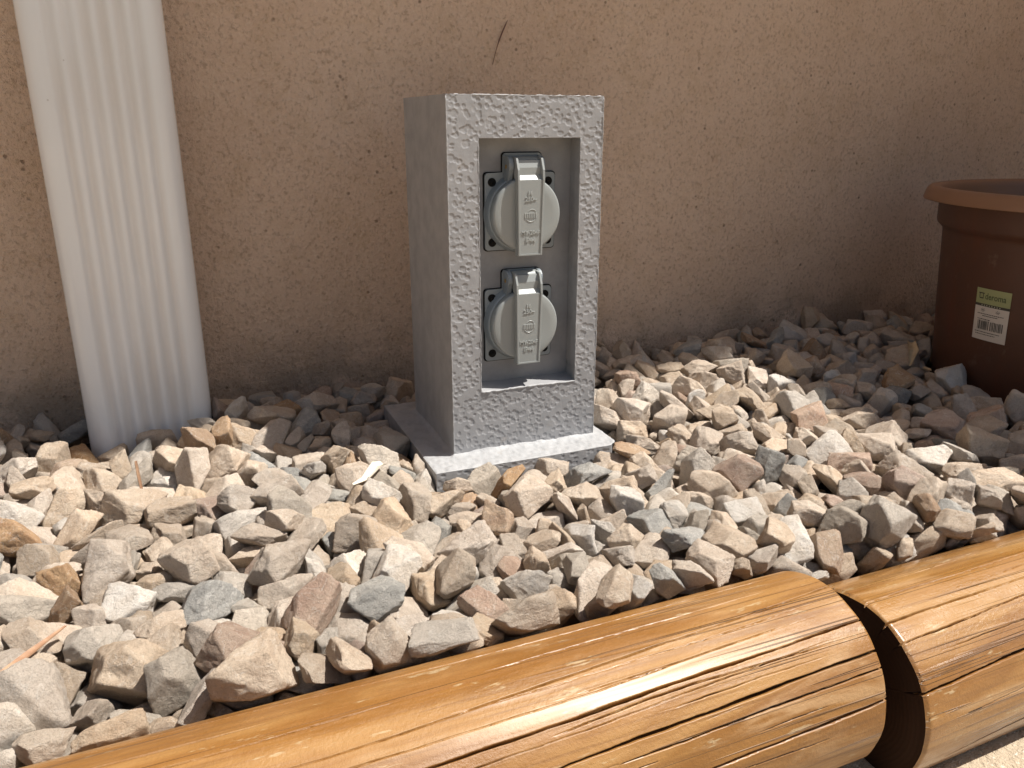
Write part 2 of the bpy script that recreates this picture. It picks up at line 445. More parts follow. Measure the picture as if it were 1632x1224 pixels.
# ================================================================== STONES
# settled stones: shape, colour, length, x, y, z in tenths of a millimetre, turn
STONES = [
    (1,1,340,-1742,-2541,230,5,-10,-6,126), (15,1,340,-2292,-2124,65,75,-65,-10,-79), (15,0,333,-2681,-2203,77,89,39,-14,81), (23,6,295,-2096,-2318,100,45,92,-5,75),
    (15,0,340,-2469,-1018,26,116,26,-43,14), (10,5,329,-1430,-2025,136,40,32,37,-110), (13,1,340,-2006,-1178,84,7,-87,87,-30), (5,3,280,-1083,-2041,146,115,13,-18,-49),
    (6,6,316,-894,-2607,246,20,-9,-1,125), (15,0,306,-1510,-1405,75,0,38,-62,104), (23,3,334,-1953,-1635,60,111,-23,-8,57), (14,1,334,-467,-2528,165,0,1,122,-34),
    (15,1,247,-652,-1972,137,122,29,-21,-8), (15,6,278,-2461,-1765,44,72,24,-33,-97), (8,0,286,-2748,-1650,71,45,-106,52,10), (15,5,311,-1798,-2309,142,54,21,16,112),
    (17,1,268,-1162,-2567,192,49,-40,-86,-69), (16,1,340,-2343,-159,22,22,-49,-115,-3), (15,0,340,233,-1026,27,4,33,-28,-119), (16,4,281,-2307,-1395,-15,14,-27,-112,53),
    (15,4,279,-892,-1758,122,20,47,-23,-114), (5,1,216,-5,-2620,265,2,9,30,-123), (1,0,340,3821,-1630,68,32,-119,28,7), (5,1,212,-2590,-2507,93,49,6,14,116),
    (10,0,310,-2091,-327,19,89,89,14,6), (16,0,299,-411,-1546,23,17,106,-56,39), (10,6,282,-2829,-1347,55,105,56,44,-5), (10,0,340,-1959,242,41,71,-39,97,12),
    (17,1,226,-1342,-2584,206,81,24,43,85), (10,1,259,682,-2474,191,3,102,-75,12), (14,4,321,-2769,-2383,72,50,-89,51,55), (16,6,252,1827,-2275,79,47,-81,79,-33),
    (22,4,303,-304,-2162,72,39,22,68,98), (9,1,340,913,-2328,168,97,-5,-33,-75), (15,5,307,1757,-1305,40,48,-107,-11,-47), (10,1,240,-1516,-2267,141,96,2,37,75),
    (23,2,325,-2981,-424,37,11,-58,-98,54), (9,0,340,-2704,-370,-38,59,-5,112,-11), (8,5,286,-564,-2261,72,1,60,105,41), (0,1,281,-2334,-2539,74,67,107,10,8),
    (19,0,233,-2856,-710,32,2,25,55,-112), (16,0,279,1484,-1386,17,24,38,15,-118), (7,1,272,-1585,-1018,66,34,19,56,107), (5,2,266,-2667,-1061,28,6,-107,-28,62),
    (19,1,322,-509,-629,-56,47,-59,-51,89), (16,6,322,2096,-2365,112,62,43,73,-72), (16,0,260,-1017,-1059,1,56,-104,44,-18), (22,1,271,-2428,-2344,54,71,76,67,27),
    (19,5,334,4052,-1079,14,65,-15,-12,107), (12,1,257,-1536,-1669,17,27,6,-18,123), (16,0,325,-1730,322,25,33,-99,59,-41), (16,0,253,-1676,-407,57,13,15,-120,38),
    (13,0,246,1194,-2420,216,54,5,28,-111), (13,1,294,-763,-1901,9,37,-112,-16,43), (5,6,339,-1385,-732,81,32,-37,-102,-58), (18,1,240,-1460,-2528,156,41,28,-115,-22),
    (15,1,340,-891,-1300,14,76,16,46,-90), (7,0,340,39,-2355,98,34,-70,88,50), (13,0,260,-2603,-1990,-18,60,-57,-19,94), (18,1,285,-2769,85,-22,66,-78,-64,-40),
    (19,4,309,3306,-1636,45,46,104,-55,-13), (19,2,290,-146,-1306,38,80,9,-84,-51), (15,1,322,-787,-984,-14,53,-99,58,-6), (12,1,279,-3000,262,83,26,-124,1,-1),
    (9,3,276,825,-2074,111,121,-8,4,39), (2,4,340,2718,-1224,-26,112,50,-31,4), (16,4,302,-3073,-131,58,80,25,41,87), (3,0,220,-2154,-1795,79,32,-120,-14,21),
    (11,0,336,-1286,955,-26,19,-105,-68,-7), (2,1,248,-2352,-687,46,6,-61,-111,-2), (19,4,295,774,-1414,26,6,83,-19,94), (10,3,210,351,-2550,174,93,-64,44,39),
    (20,2,247,-2638,-1390,34,96,-60,-53,-21), (16,0,297,-833,-177,-27,110,41,-48,-6), (1,3,276,2109,-1207,-3,29,95,-19,76), (23,0,340,3841,502,102,43,-37,-101,52),
    (12,1,252,587,-2026,29,39,-109,-51,0), (4,3,325,784,-744,-34,41,8,119,-14), (3,4,340,1490,-1756,-13,8,6,120,40), (6,0,340,3377,-2129,45,30,-121,4,-24),
    (15,0,298,3188,-1241,28,47,50,-15,-106), (10,4,284,-777,-675,37,58,25,61,92), (15,6,340,-606,-12,-25,51,-108,-12,43), (3,1,223,500,-2560,198,21,-32,-90,81),
    (23,0,229,-1449,-915,107,113,-30,-21,-45), (2,0,245,-1277,-2133,27,9,-95,-83,-7), (16,0,293,1993,-36,-2,111,15,-30,51), (23,5,340,3089,-553,1,60,-111,-14,5),
    (15,5,279,2725,-1953,51,75,16,-50,89), (17,6,340,-682,-1247,-72,12,111,44,41), (7,6,340,1583,-1055,-22,65,80,-74,0), (15,0,198,-2487,-1488,3,25,28,101,68),
    (19,3,340,779,-1725,-11,52,45,-30,102), (9,0,336,-1341,-1043,9,42,-34,111,-31), (1,0,317,1737,178,40,49,23,-28,111), (10,0,340,3063,-1601,-37,65,-52,-84,46),
    (16,0,262,-1923,-2004,39,48,-25,99,59), (14,6,340,-1663,-583,-22,44,114,28,20), (13,0,284,-2552,372,-22,67,-66,-86,-3), (9,6,279,-2367,305,11,55,25,-31,-108),
    (13,0,340,-2875,-1154,-30,91,-79,34,22), (10,6,193,34,-2125,113,93,-51,-49,50), (16,6,340,-374,563,-117,32,57,38,102), (19,6,279,-1750,-1885,-23,62,61,-74,56),
    (12,1,340,-1213,1308,10,28,-115,-26,37), (9,0,293,1745,-2089,69,51,111,-26,-25), (23,1,275,2054,-529,-12,2,22,-7,-125), (23,1,340,5334,531,47,39,-115,36,-16),
    (20,0,247,-1999,-2484,84,102,-44,-47,42), (19,0,270,2699,-2139,60,60,30,80,-72), (18,4,270,286,-1637,-7,52,39,99,46), (11,0,287,-1396,-460,100,90,-82,-30,-19),
    (12,1,340,-278,-616,-126,12,90,73,-51), (16,0,254,-2165,-1967,27,96,-42,-5,71), (16,4,308,5166,-250,39,58,-112,-2,-15), (14,0,329,2164,-793,-29,33,93,71,-37),
    (5,1,340,-2784,366,23,99,39,2,70), (14,0,224,366,-2015,47,28,97,75,-16), (10,1,340,-821,1599,-11,59,101,49,7), (3,1,289,545,-1174,36,26,-116,-15,43),
    (11,6,190,-2083,-1360,6,14,121,30,-17), (15,0,214,-2107,-578,-34,18,2,-126,-5), (15,6,330,3203,-234,-13,100,-17,-73,22), (15,1,247,-202,-2348,49,22,16,111,-55),
    (23,6,340,126,-391,-191,43,-49,-92,-59), (14,6,291,4050,-416,-9,9,-88,-36,83), (15,0,249,516,-1861,10,34,55,-25,107), (17,0,340,-3186,871,-9,23,117,-28,32),
    (16,4,190,957,-1706,63,33,45,0,114), (5,2,340,4612,-88,44,20,-54,112,14), (9,0,225,56,-1628,25,20,-116,43,-22), (15,0,262,2961,-2196,30,54,-4,-86,-76),
    (2,0,254,390,-1227,-17,58,60,-87,-40), (0,0,289,-1187,-513,32,104,46,17,54), (9,0,283,-92,-1867,15,81,61,38,66), (16,1,340,-1140,-756,-90,19,-125,7,9),
    (10,5,320,2715,-1402,-10,32,-40,-61,99), (22,1,340,-1213,-1675,27,108,9,-33,-56), (2,2,294,230,-579,-65,54,54,100,-12), (2,0,340,2484,-1573,-69,42,-7,-118,-17),
    (10,0,295,-796,-1542,50,59,11,-15,111), (5,1,340,-2102,483,36,2,-33,-107,59), (11,4,322,1396,-2314,99,21,105,66,18), (2,6,215,-1789,-1374,13,8,-124,-13,25),
    (16,0,207,2339,-361,70,8,-96,-64,-52), (13,0,242,-2869,-1787,7,8,-120,40,-5), (19,0,298,4934,-1197,72,77,77,-35,-55), (7,0,340,3556,-675,-25,38,110,22,-47),
    (17,1,309,-1747,1139,-87,32,38,61,99), (4,6,299,2325,-1835,16,85,-40,-57,65), (12,1,340,-1496,1053,-125,39,67,22,-99), (1,2,266,1558,-2427,71,30,61,-39,-99),
    (1,0,336,4602,-867,-34,5,-89,-50,-76), (23,0,300,3193,660,48,55,27,-105,38), (13,0,315,4265,-1316,17,19,98,76,18), (5,1,300,-891,277,-8,107,-23,-18,61),
    (1,5,236,2491,-1778,47,15,40,113,38), (15,0,210,1115,-1054,18,73,-7,-33,-98), (14,1,336,2902,0,44,73,-37,51,-83), (11,0,217,-2946,87,13,48,-73,92,1),
    (19,0,299,3465,-1075,-21,107,1,-43,-52), (11,1,293,48,1508,-204,23,20,91,-84), (6,0,340,-2519,-538,2,11,-20,111,-57), (23,0,252,-764,677,-37,66,-55,-75,55),
    (18,5,251,-208,-1850,-27,2,111,-58,-22), (9,1,285,1606,-600,-62,108,-6,-58,33), (19,0,340,-254,-1709,-157,106,52,38,-29), (15,0,275,1647,7,-79,32,47,-112,18),
    (20,6,298,-1075,152,-48,9,60,-109,23), (3,0,336,3522,1364,64,111,-46,-3,-41), (21,2,309,1385,-411,-61,29,13,0,123), (21,0,340,-918,-2047,18,34,69,-95,-33),
    (16,1,202,2244,-1350,-52,32,-27,120,6), (19,0,340,62,2004,-113,61,-84,-20,71), (7,0,340,1530,232,-12,37,29,-115,24), (4,0,302,-1415,23,-5,5,-52,116,6),
    (15,3,311,-1031,1163,-71,125,14,-11,13), (19,6,291,-1014,-1606,-28,89,-7,90,-8), (17,0,234,1000,-2498,140,43,58,98,-35), (2,4,294,-1553,1510,15,32,46,-57,-99),
    (13,0,186,-148,-1592,-19,36,-81,82,40), (17,0,243,-2168,-791,-75,21,-62,-100,-44), (9,1,265,-2433,501,-3,108,17,64,-13), (11,1,266,2525,-720,13,98,-24,40,-65),
    (16,0,340,-1472,-1873,-28,56,-24,-99,-51), (18,3,288,1180,-1153,-50,22,-6,103,-71), (22,0,268,-2226,-1225,-8,77,-100,-7,-8), (0,0,271,-1932,-583,-81,40,-88,-40,-71),
    (13,5,340,4488,-1198,-9,76,-96,13,-33), (5,1,287,5463,2122,125,5,62,32,-106), (8,0,293,-1659,-1061,-27,15,-1,56,113), (21,1,288,-644,-2467,98,111,10,35,50),
    (16,0,245,3323,-1929,26,12,-4,-24,-124), (2,6,217,987,-1877,48,40,107,25,50), (5,0,340,2624,576,12,10,123,-11,-26), (11,0,259,693,-420,-118,35,-117,31,-16),
    (10,1,231,455,-929,29,97,46,41,54), (2,1,340,3008,964,79,5,88,-91,12), (2,6,271,3566,-1685,67,123,3,31,6), (11,0,327,-1548,199,-38,87,-64,-25,61),
    (16,0,169,3050,-2334,84,50,-44,-11,-107), (23,1,297,-1758,-85,-35,114,54,-16,7), (12,0,340,5925,1187,27,50,-15,-88,75), (1,5,295,-1827,-295,-38,55,26,-82,-75),
    (23,4,299,2121,577,-41,15,64,-72,81), (20,4,340,-625,-2063,-8,116,-36,-37,0), (14,0,229,-2715,-1865,-21,69,27,102,-13), (2,0,340,2236,199,8,63,37,19,102),
    (7,1,198,2477,-1115,60,7,8,108,65), (9,4,335,-1211,-1486,-82,59,16,111,6), (9,0,296,606,-1359,-69,9,99,65,46), (19,0,292,5908,1731,53,78,-91,42,4),
    (6,0,276,89,-1783,15,55,-21,43,104), (13,4,223,157,-2521,121,15,69,-76,73), (17,1,226,-145,-468,-82,36,-21,-36,-114), (9,6,213,-1396,-2272,75,37,-65,13,102),
    (1,4,340,4983,1868,19,45,6,-108,49), (5,1,261,2989,-1155,36,75,68,29,71), (0,0,333,816,-1187,3,87,73,-52,-23), (9,0,267,2636,63,10,31,43,3,-115),
    (14,0,294,1607,-248,-107,20,123,20,-15), (10,4,247,-2149,355,-56,42,-6,-92,76), (14,1,230,2250,-1559,-94,106,14,67,-13), (14,3,334,3418,1732,41,25,114,-33,37),
    (6,0,319,3410,562,49,116,8,-12,51), (5,0,223,1,-1381,-58,61,-87,50,48), (15,1,296,-2028,-85,-43,14,-94,58,-61), (2,0,263,-2595,129,-66,33,-81,-26,-88),
    (14,4,340,3549,365,-67,77,-63,51,61), (16,0,283,4286,-1703,-13,9,-102,-27,-70), (21,1,280,-246,-1062,-35,5,-13,-126,9), (0,1,303,1955,-331,-77,32,-67,-102,-14),
    (19,0,207,-375,1751,-70,11,-26,-18,-122), (3,0,251,-2347,-1666,14,99,58,-50,-23), (21,2,340,4253,1690,64,97,3,22,-79), (18,6,266,490,-1650,-65,18,98,33,-72),
    (19,0,285,4479,213,-6,25,60,-108,14), (23,1,299,-1134,286,-95,71,-97,-24,33), (1,2,282,4704,1163,34,37,103,-20,-62), (11,5,291,-1667,1641,0,107,8,62,29),
    (4,4,206,-1323,-1421,-7,28,84,-31,-86), (3,1,221,-3148,646,4,106,-48,51,-1), (19,1,253,3917,-1886,-59,35,2,61,106), (12,0,178,833,-2524,146,15,78,-86,49),
    (5,4,262,-309,-214,-177,86,-29,65,-60), (2,0,210,3799,-1067,-26,21,109,-60,12), (12,0,340,188,-1231,-105,121,28,-26,-7), (19,0,281,-958,-2397,41,25,-85,79,45),
    (1,1,340,-2733,-1555,-53,106,-60,2,-37), (1,0,250,2577,1321,-8,17,-45,-103,-57), (5,4,287,-227,1948,-67,102,1,3,75), (20,0,251,1338,-1482,-40,13,59,48,101),
    (12,0,313,1353,-697,-108,51,17,-109,37), (7,0,340,2613,1922,-13,105,-22,64,-21), (7,0,254,4679,-262,-29,53,16,-56,-100), (3,3,217,1795,-1788,-25,29,-113,-7,-49),
    (19,0,340,3678,1532,99,33,121,4,-18), (20,0,297,-152,1579,-148,57,-77,55,-62), (11,3,290,4483,1586,63,36,-27,101,-63), (11,6,298,-2465,-2086,-91,87,-5,43,82),
    (20,0,329,2708,-960,44,37,7,-119,-20), (0,6,291,-2941,-947,17,6,-62,-106,32), (5,6,339,1691,-911,-52,36,112,-12,-47), (6,6,198,-2262,-2416,34,3,-125,-18,12),
    (19,0,297,4519,584,-36,13,-51,-22,-113), (23,0,230,-1147,918,-100,2,-106,51,-49), (1,4,200,-1714,-1726,2,77,-24,-48,86), (22,3,275,-455,-1065,-102,82,-65,-50,51),
    (1,0,275,2832,699,41,54,-56,-70,72), (13,1,237,2131,932,-59,13,88,-11,90), (19,0,241,1236,-1857,-8,9,-106,-59,36), (0,0,321,2667,-1622,-32,2,57,60,96),
    (3,1,263,-2214,-909,-134,45,-69,-44,-86), (5,1,300,-1229,680,-121,23,113,-52,-12), (3,0,273,4106,-168,35,79,-61,28,-73), (2,6,310,-1811,1381,-56,32,-52,-27,-108),
    (19,1,340,1646,441,-39,7,-70,56,90), (6,0,318,576,-1549,-45,49,9,112,33), (22,6,269,-660,-365,-9,113,-16,47,-31), (3,0,242,-892,-728,-27,12,-108,66,9),
    (0,1,298,2815,1239,25,25,-124,8,-4), (7,0,196,-203,-775,-133,74,-7,4,103), (11,3,256,4270,-718,-20,1,111,56,-29), (16,1,333,4256,1205,4,42,-51,50,97),
    (5,5,315,2232,1141,-26,95,20,77,26), (6,0,273,5001,-798,-6,10,21,122,27), (22,1,317,2471,-81,0,120,-40,14,1), (22,0,232,-869,987,-47,102,42,-63,1),
    (17,0,276,-1910,-815,-97,77,43,15,-90), (18,0,322,-1447,645,-82,91,-51,-12,-72), (12,0,285,2511,1678,-15,72,4,56,88), (21,0,325,1827,-1612,-46,7,118,-22,40),
    (23,0,340,1231,-413,-184,15,35,6,-121), (19,1,340,2489,-973,-48,0,-118,37,27), (14,0,340,-1837,-1179,-107,50,-91,73,-5), (19,6,260,1404,-1983,-45,56,-49,45,92),
    (1,1,227,2460,143,-31,33,-52,-111,-9), (16,0,211,3808,1120,42,1,-75,83,-60), (20,1,300,1679,-1674,-96,67,-38,-84,55), (16,1,262,4946,-249,-60,29,23,-117,-33),
    (17,2,236,2443,-2358,131,47,25,-109,-37), (7,3,287,4411,-218,-50,81,75,-28,-56), (4,1,190,3631,-308,20,28,25,121,2), (13,0,258,6630,1434,38,30,41,14,-115),
    (16,6,222,-2301,592,8,16,-90,-18,87), (1,1,254,-914,748,-113,35,-53,8,-110), (2,1,222,-595,1307,-147,114,54,6,-12), (17,5,226,-301,1459,-204,75,97,22,24),
    (14,1,340,-1643,-2122,34,34,7,-6,122), (14,2,340,4060,604,67,37,91,79,17), (2,1,253,5065,-640,-2,102,28,-27,64), (6,3,240,2671,-2381,51,38,-107,54,-15),
    (13,0,287,-876,-495,-70,33,47,-110,-27), (4,2,335,-2851,752,-22,18,-121,-21,-28), (14,6,278,-1741,-849,-75,17,-79,-37,91), (18,1,220,185,-1614,13,57,-61,-89,36),
    (7,0,249,-813,-2515,168,15,22,124,-11), (2,0,220,-2512,-811,14,43,45,-92,61), (22,6,234,3175,-2067,22,69,-13,95,46), (23,6,283,-45,-2102,-55,55,-75,-80,-34),
    (10,1,306,3199,-801,-13,1,82,89,38), (5,3,332,3618,-102,-51,43,5,119,4), (3,3,215,2372,-1231,8,27,5,-51,-113), (9,5,297,3862,-82,7,98,39,-57,-42),
    (11,6,299,4956,1055,-24,77,-53,72,-46), (12,6,297,-3166,2172,-212,110,-46,42,-13), (4,6,316,2022,-2134,74,35,103,-66,1), (23,0,241,-520,-305,-92,108,54,5,41),
    (12,0,226,-585,645,-87,98,47,34,56), (12,6,258,-1271,2155,-80,14,10,120,-39), (9,0,240,2833,-262,-55,105,53,36,33), (12,1,223,-16,-2535,144,13,124,-10,21),
    (23,0,307,5283,887,-56,42,83,-49,72), (4,5,227,2152,-1865,-4,9,-98,-68,43), (1,0,292,1924,-1055,-68,102,-27,-69,-17), (5,0,340,6288,1864,-22,10,-69,7,106),
    (8,0,298,-2871,-273,-119,89,69,28,-51), (21,1,336,513,-2387,66,68,4,-11,107), (15,1,261,2698,1015,-33,29,84,91,0), (20,6,270,-1045,794,-88,73,87,49,30),
    (12,0,167,15,-713,-137,49,-2,-79,87), (18,1,234,-3200,1906,-92,53,-11,-3,115), (21,0,303,-747,1402,-99,52,-19,29,-111), (13,0,265,-1573,1291,-78,64,-52,79,56),
    (4,1,282,-3332,1439,-74,53,12,-1,-115), (19,6,267,5049,1407,38,28,2,114,-47), (19,0,297,-398,1706,-226,95,81,-22,11), (0,0,321,-2602,598,-1,32,-2,-121,21),
    (9,0,242,2304,-482,-17,24,52,107,-36), (20,0,250,1123,-1506,20,13,-43,-13,118), (20,1,274,3223,251,-41,46,-68,-95,20), (20,3,242,-1052,-357,-40,12,119,-40,-17),
    (23,1,210,1142,-865,-36,15,-108,-60,23), (6,1,340,2654,208,8,118,33,-30,-13), (9,1,333,-2136,-1527,-92,78,0,-42,91), (4,1,302,4696,-425,-103,55,26,-35,-106),
    (13,1,340,5665,2128,1,79,-70,70,-3), (2,4,278,-3462,1339,-10,92,30,-8,-82), (3,0,252,-2425,-1214,-51,88,-65,-40,51), (13,6,219,-2288,-1846,-24,53,-98,-46,-41),
    (3,0,322,-2755,-925,-32,47,-41,111,-1), (4,6,325,945,-1574,-36,47,-93,73,7), (1,2,330,-1111,1552,-56,4,26,-36,-119), (15,0,300,5601,1299,-34,64,107,-22,16),
    (13,0,340,4176,2144,0,120,-26,11,30), (18,0,305,-2226,92,-15,4,126,12,-9), (16,6,340,3319,872,47,20,96,78,-19), (23,6,259,2855,497,-27,3,-109,50,-43),
    (9,1,210,2989,-147,-52,15,7,-77,-100), (19,4,287,1160,-1334,-109,49,60,39,93), (13,0,264,-292,20,-183,76,29,98,-3), (15,0,202,3830,-268,-31,66,5,16,-107),
    (15,0,340,-487,850,-180,31,-122,9,15), (5,3,185,-1129,-978,-77,82,82,51,7), (0,0,298,3703,44,17,48,33,108,32), (0,4,260,5445,1188,-17,6,97,19,80),
    (15,4,219,4881,783,0,41,22,-98,-66), (10,0,293,2890,-992,28,40,-39,75,-85), (23,6,261,2336,657,-43,30,-90,-62,-57), (14,0,254,-1316,-1109,-116,88,-33,-41,74),
    (0,6,340,5244,272,-49,9,-125,-18,3), (16,1,263,2017,-1849,-71,1,63,0,110), (8,0,267,-3408,2015,-125,43,43,1,-112), (21,1,274,-484,-1361,-73,32,28,-1,-120),
    (21,0,285,3969,10,45,78,-61,33,-72), (3,4,300,4089,250,44,109,-53,-13,37), (6,0,254,474,-1351,-67,8,-95,17,82), (16,0,238,-1247,-1909,50,1,69,-87,-61),
    (1,3,284,6583,1752,-27,53,-5,-114,19), (19,0,253,3977,-737,-116,34,44,-44,-105), (23,6,254,-1265,411,-139,20,-97,-79,1), (19,1,295,3213,1851,-131,113,25,23,46),
    (3,1,281,3636,-537,-39,42,90,-79,-9), (20,1,327,3183,1299,-11,33,-37,-99,61), (17,1,229,2724,-607,-61,73,93,28,39), (0,6,227,-2352,-926,-31,102,5,-27,71),
    (15,6,217,-1031,1810,-55,81,60,-14,76), (5,3,247,-464,1940,-87,24,-76,-98,-9), (2,0,292,3315,-2449,117,42,-28,-16,-115), (1,0,267,6601,2147,46,2,9,92,87),
    (7,1,324,3719,-869,-43,10,-33,106,-61), (1,0,305,1479,-1614,-120,59,-34,102,-33), (22,0,281,-289,-1224,-88,6,-48,-3,-118), (8,1,340,2251,-2123,96,17,3,-125,14),
    (22,1,308,-1828,128,-71,108,-42,-5,-52), (23,0,243,5113,510,-20,8,33,-122,-4), (9,1,262,-2993,-1653,32,38,10,-82,-89), (16,2,241,-3504,1850,-71,59,-88,7,70),
    (8,3,234,-455,-112,-73,28,-35,2,-119), (8,4,308,2542,367,-79,64,66,-68,56), (11,0,235,153,-1454,-41,66,-94,-20,51), (21,6,294,1248,-2111,20,113,-10,53,18),
    (2,3,243,-3148,-624,18,91,21,-10,86), (7,5,305,7124,1844,-62,105,39,-59,-14), (10,2,257,4657,2074,-36,100,-52,35,48), (14,1,223,-2643,-692,-64,1,-125,-6,18),
    (22,3,186,-1278,176,-54,7,53,97,62), (4,4,230,-2757,-120,-64,72,17,-4,103), (15,3,255,-1464,465,-107,79,-20,22,-95), (5,0,188,-3243,1314,-87,32,-78,-21,93),
    (14,0,272,-1192,1928,-99,26,102,68,-18), (1,0,213,-401,-2244,-21,66,13,-107,-12), (22,6,315,940,-853,-104,119,-28,-10,35), (5,1,211,3750,246,1,47,-10,51,-106),
    (9,1,281,3501,71,-26,65,30,-72,-76), (16,1,258,2155,-225,-103,90,3,-9,89), (4,0,340,2938,2122,-120,4,-61,7,111), (8,6,340,-2772,-2498,-51,55,51,79,-65),
    (5,4,223,-87,1740,-171,52,103,-22,-48), (21,1,340,2513,-1966,-50,78,-43,-14,89), (6,6,290,-608,1716,-84,70,9,6,-105), (9,5,303,3816,-1221,-93,6,12,126,-8),
    (9,6,315,143,-1887,-40,29,122,7,-21), (8,0,293,-3343,1804,-116,55,-27,16,110), (3,1,207,-2265,-1609,-46,80,30,-85,40), (2,0,282,342,-807,-50,123,19,-17,17),
    (3,6,321,1860,-1390,-103,88,-38,9,83), (14,0,179,-2106,-2505,-15,71,-91,43,29), (5,4,300,2756,1652,-46,3,102,-59,-46), (3,3,234,3811,-1389,-12,109,-33,-5,-57),
    (7,6,340,6024,896,-98,5,105,43,56), (5,0,268,197,-2118,16,21,-119,-6,38), (2,0,194,-554,2074,-78,108,-12,-62,19), (16,5,212,-689,2137,-123,7,-76,1,101),
    (18,0,237,4059,29,71,90,42,-52,-59), (15,0,314,5398,1961,-98,69,-75,-74,17), (16,6,213,4867,605,-47,121,8,2,37), (4,6,252,3219,-2263,27,12,74,103,3),
    (20,1,251,-426,71,-138,96,20,-77,-25), (7,4,226,5522,1435,14,94,-41,-27,69), (13,0,259,2381,1670,-158,98,-42,43,54), (19,1,187,3464,-1291,-99,4,-64,53,96),
    (5,6,305,5180,698,-81,67,-39,99,18), (10,0,264,-695,881,-79,10,115,-50,19), (1,0,297,2388,1311,-62,16,-114,41,34), (2,0,323,2455,2099,-71,74,-77,42,-54),
    (22,0,310,385,-2211,-42,39,23,-96,-70), (9,2,243,-766,39,-62,118,5,44,-18), (17,1,318,6756,1932,11,16,-107,45,49), (23,6,282,4585,1438,-28,99,-11,-52,59),
    (18,6,247,3383,-323,-6,34,-91,81,-12), (16,3,298,1216,-1649,-97,7,-10,-6,-126), (20,0,303,2127,1247,-131,61,35,-93,-50), (15,1,282,1524,113,-235,39,-115,-28,-23),
    (20,6,294,-1332,-1297,-58,49,22,-58,100), (1,2,244,-87,-624,-204,38,92,63,47), (9,0,296,2788,-2284,-63,50,99,24,-57), (8,1,271,4131,-625,-59,55,1,-113,19),
    (20,0,312,-699,1160,-104,65,92,-52,-29), (22,6,241,2636,-191,-21,59,15,-106,34), (1,0,245,-337,1306,-236,2,0,124,27), (2,3,284,-1526,-2433,47,5,6,-125,20),
    (9,6,340,2111,-1238,-168,73,15,7,103), (3,6,269,137,-793,-109,64,57,-84,-42), (12,0,340,1049,-2016,-4,52,87,76,4), (7,0,313,3307,2142,-177,37,65,-100,25),
    (23,0,242,348,-1535,-64,89,-5,-30,85), (2,2,256,5518,1794,-52,87,-67,37,-52), (22,0,194,-1546,-724,17,98,-72,-37,-7), (2,0,237,-3160,-528,-84,15,-125,-8,-11),
    (7,1,289,2286,1818,-106,115,9,36,-38), (2,0,318,5729,771,-28,15,4,-22,-124), (16,1,227,3972,1709,9,0,106,67,-21), (3,4,286,-769,-2226,9,16,-11,-69,-105),
    (20,5,340,2472,505,-60,117,-17,31,36), (13,4,245,2386,-2307,46,61,10,46,-101), (1,1,224,2352,881,-14,81,84,-37,-35), (19,5,226,-3298,682,-87,113,-57,0,-12),
    (20,0,304,1858,308,-84,55,-112,7,-24), (15,3,318,-1303,-374,-43,104,33,14,63), (0,0,271,5038,-510,-56,73,-59,-82,23), (23,5,309,-1582,-1299,-79,63,-82,-73,3),
    (10,0,252,1644,-1890,-86,90,33,61,57), (3,0,268,2918,-422,-105,15,-99,77,-15), (7,6,227,-1490,852,-158,58,73,-81,28), (20,0,287,4728,400,-75,22,109,-45,42),
    (1,0,243,4379,1028,-12,106,-59,-39,-4), (18,0,316,3757,-471,-97,53,24,113,-6), (4,6,267,3423,-176,-30,13,13,35,-121), (16,5,188,-1276,-2474,93,44,-1,-61,102),
    (10,0,225,5814,1026,-5,62,-5,29,107), (10,0,340,1087,-710,-197,8,-60,99,52), (16,4,262,3038,-217,-155,23,28,120,-22), (9,2,223,-1864,1009,-179,13,-32,85,88),
    (23,6,224,-2831,-579,-30,60,-108,25,16), (15,4,205,5151,1061,-34,26,44,76,88), (9,4,280,1895,-200,-135,42,-74,-91,27), (22,1,278,1952,1393,-75,63,-26,6,-107),
    (20,0,257,3239,58,-38,23,-115,31,-39), (7,0,250,4804,-1294,-73,21,-120,-10,-36), (18,1,262,-174,1551,-279,105,8,5,-71), (11,0,310,2429,-1296,-116,121,-19,-33,9),
    (21,0,340,-2287,-2428,-27,123,14,13,26), (19,1,243,4894,-488,-98,44,-31,81,-82), (11,1,329,6091,1525,-12,4,124,-12,24), (13,1,263,801,-1943,-28,66,-97,46,13),
    (1,1,179,1304,-1279,-57,55,61,-30,-92), (8,0,340,5276,-46,-45,6,88,-89,-22), (2,1,212,-639,-1659,-36,55,-84,18,76), (1,0,214,5606,951,-21,106,70,-9,1),
    (1,0,223,-707,441,-89,33,61,0,-106), (21,1,317,-1113,-2433,103,49,36,73,84), (23,0,340,4220,-828,-126,13,45,-118,-2), (16,0,269,3440,-522,-151,18,-49,-32,112),
    (3,0,292,2506,1833,-137,72,49,15,-91), (23,2,291,-413,265,-183,9,-55,95,-63), (2,0,179,55,1767,-190,46,9,117,16), (9,1,340,4510,2133,-50,19,94,-2,83),
    (20,1,272,2209,-1500,-168,8,41,-28,116), (2,6,293,2407,-299,-29,85,24,-6,-91), (20,1,340,1316,-983,-145,4,102,44,61), (22,0,187,1835,-66,-140,58,0,-52,-100),
    (17,4,207,-1079,78,-166,33,105,45,44), (15,1,256,6117,1321,-5,103,-30,-41,-54), (8,1,340,-1629,2101,-91,17,-118,-38,20), (21,1,208,4603,-623,-61,21,95,-81,13),
    (22,1,253,3087,499,-54,2,43,-24,-117), (8,1,313,-928,518,-90,25,-112,49,-22), (20,1,270,3777,2170,-34,47,-41,-33,-105), (7,0,200,-376,-1987,-8,0,103,-54,-51),
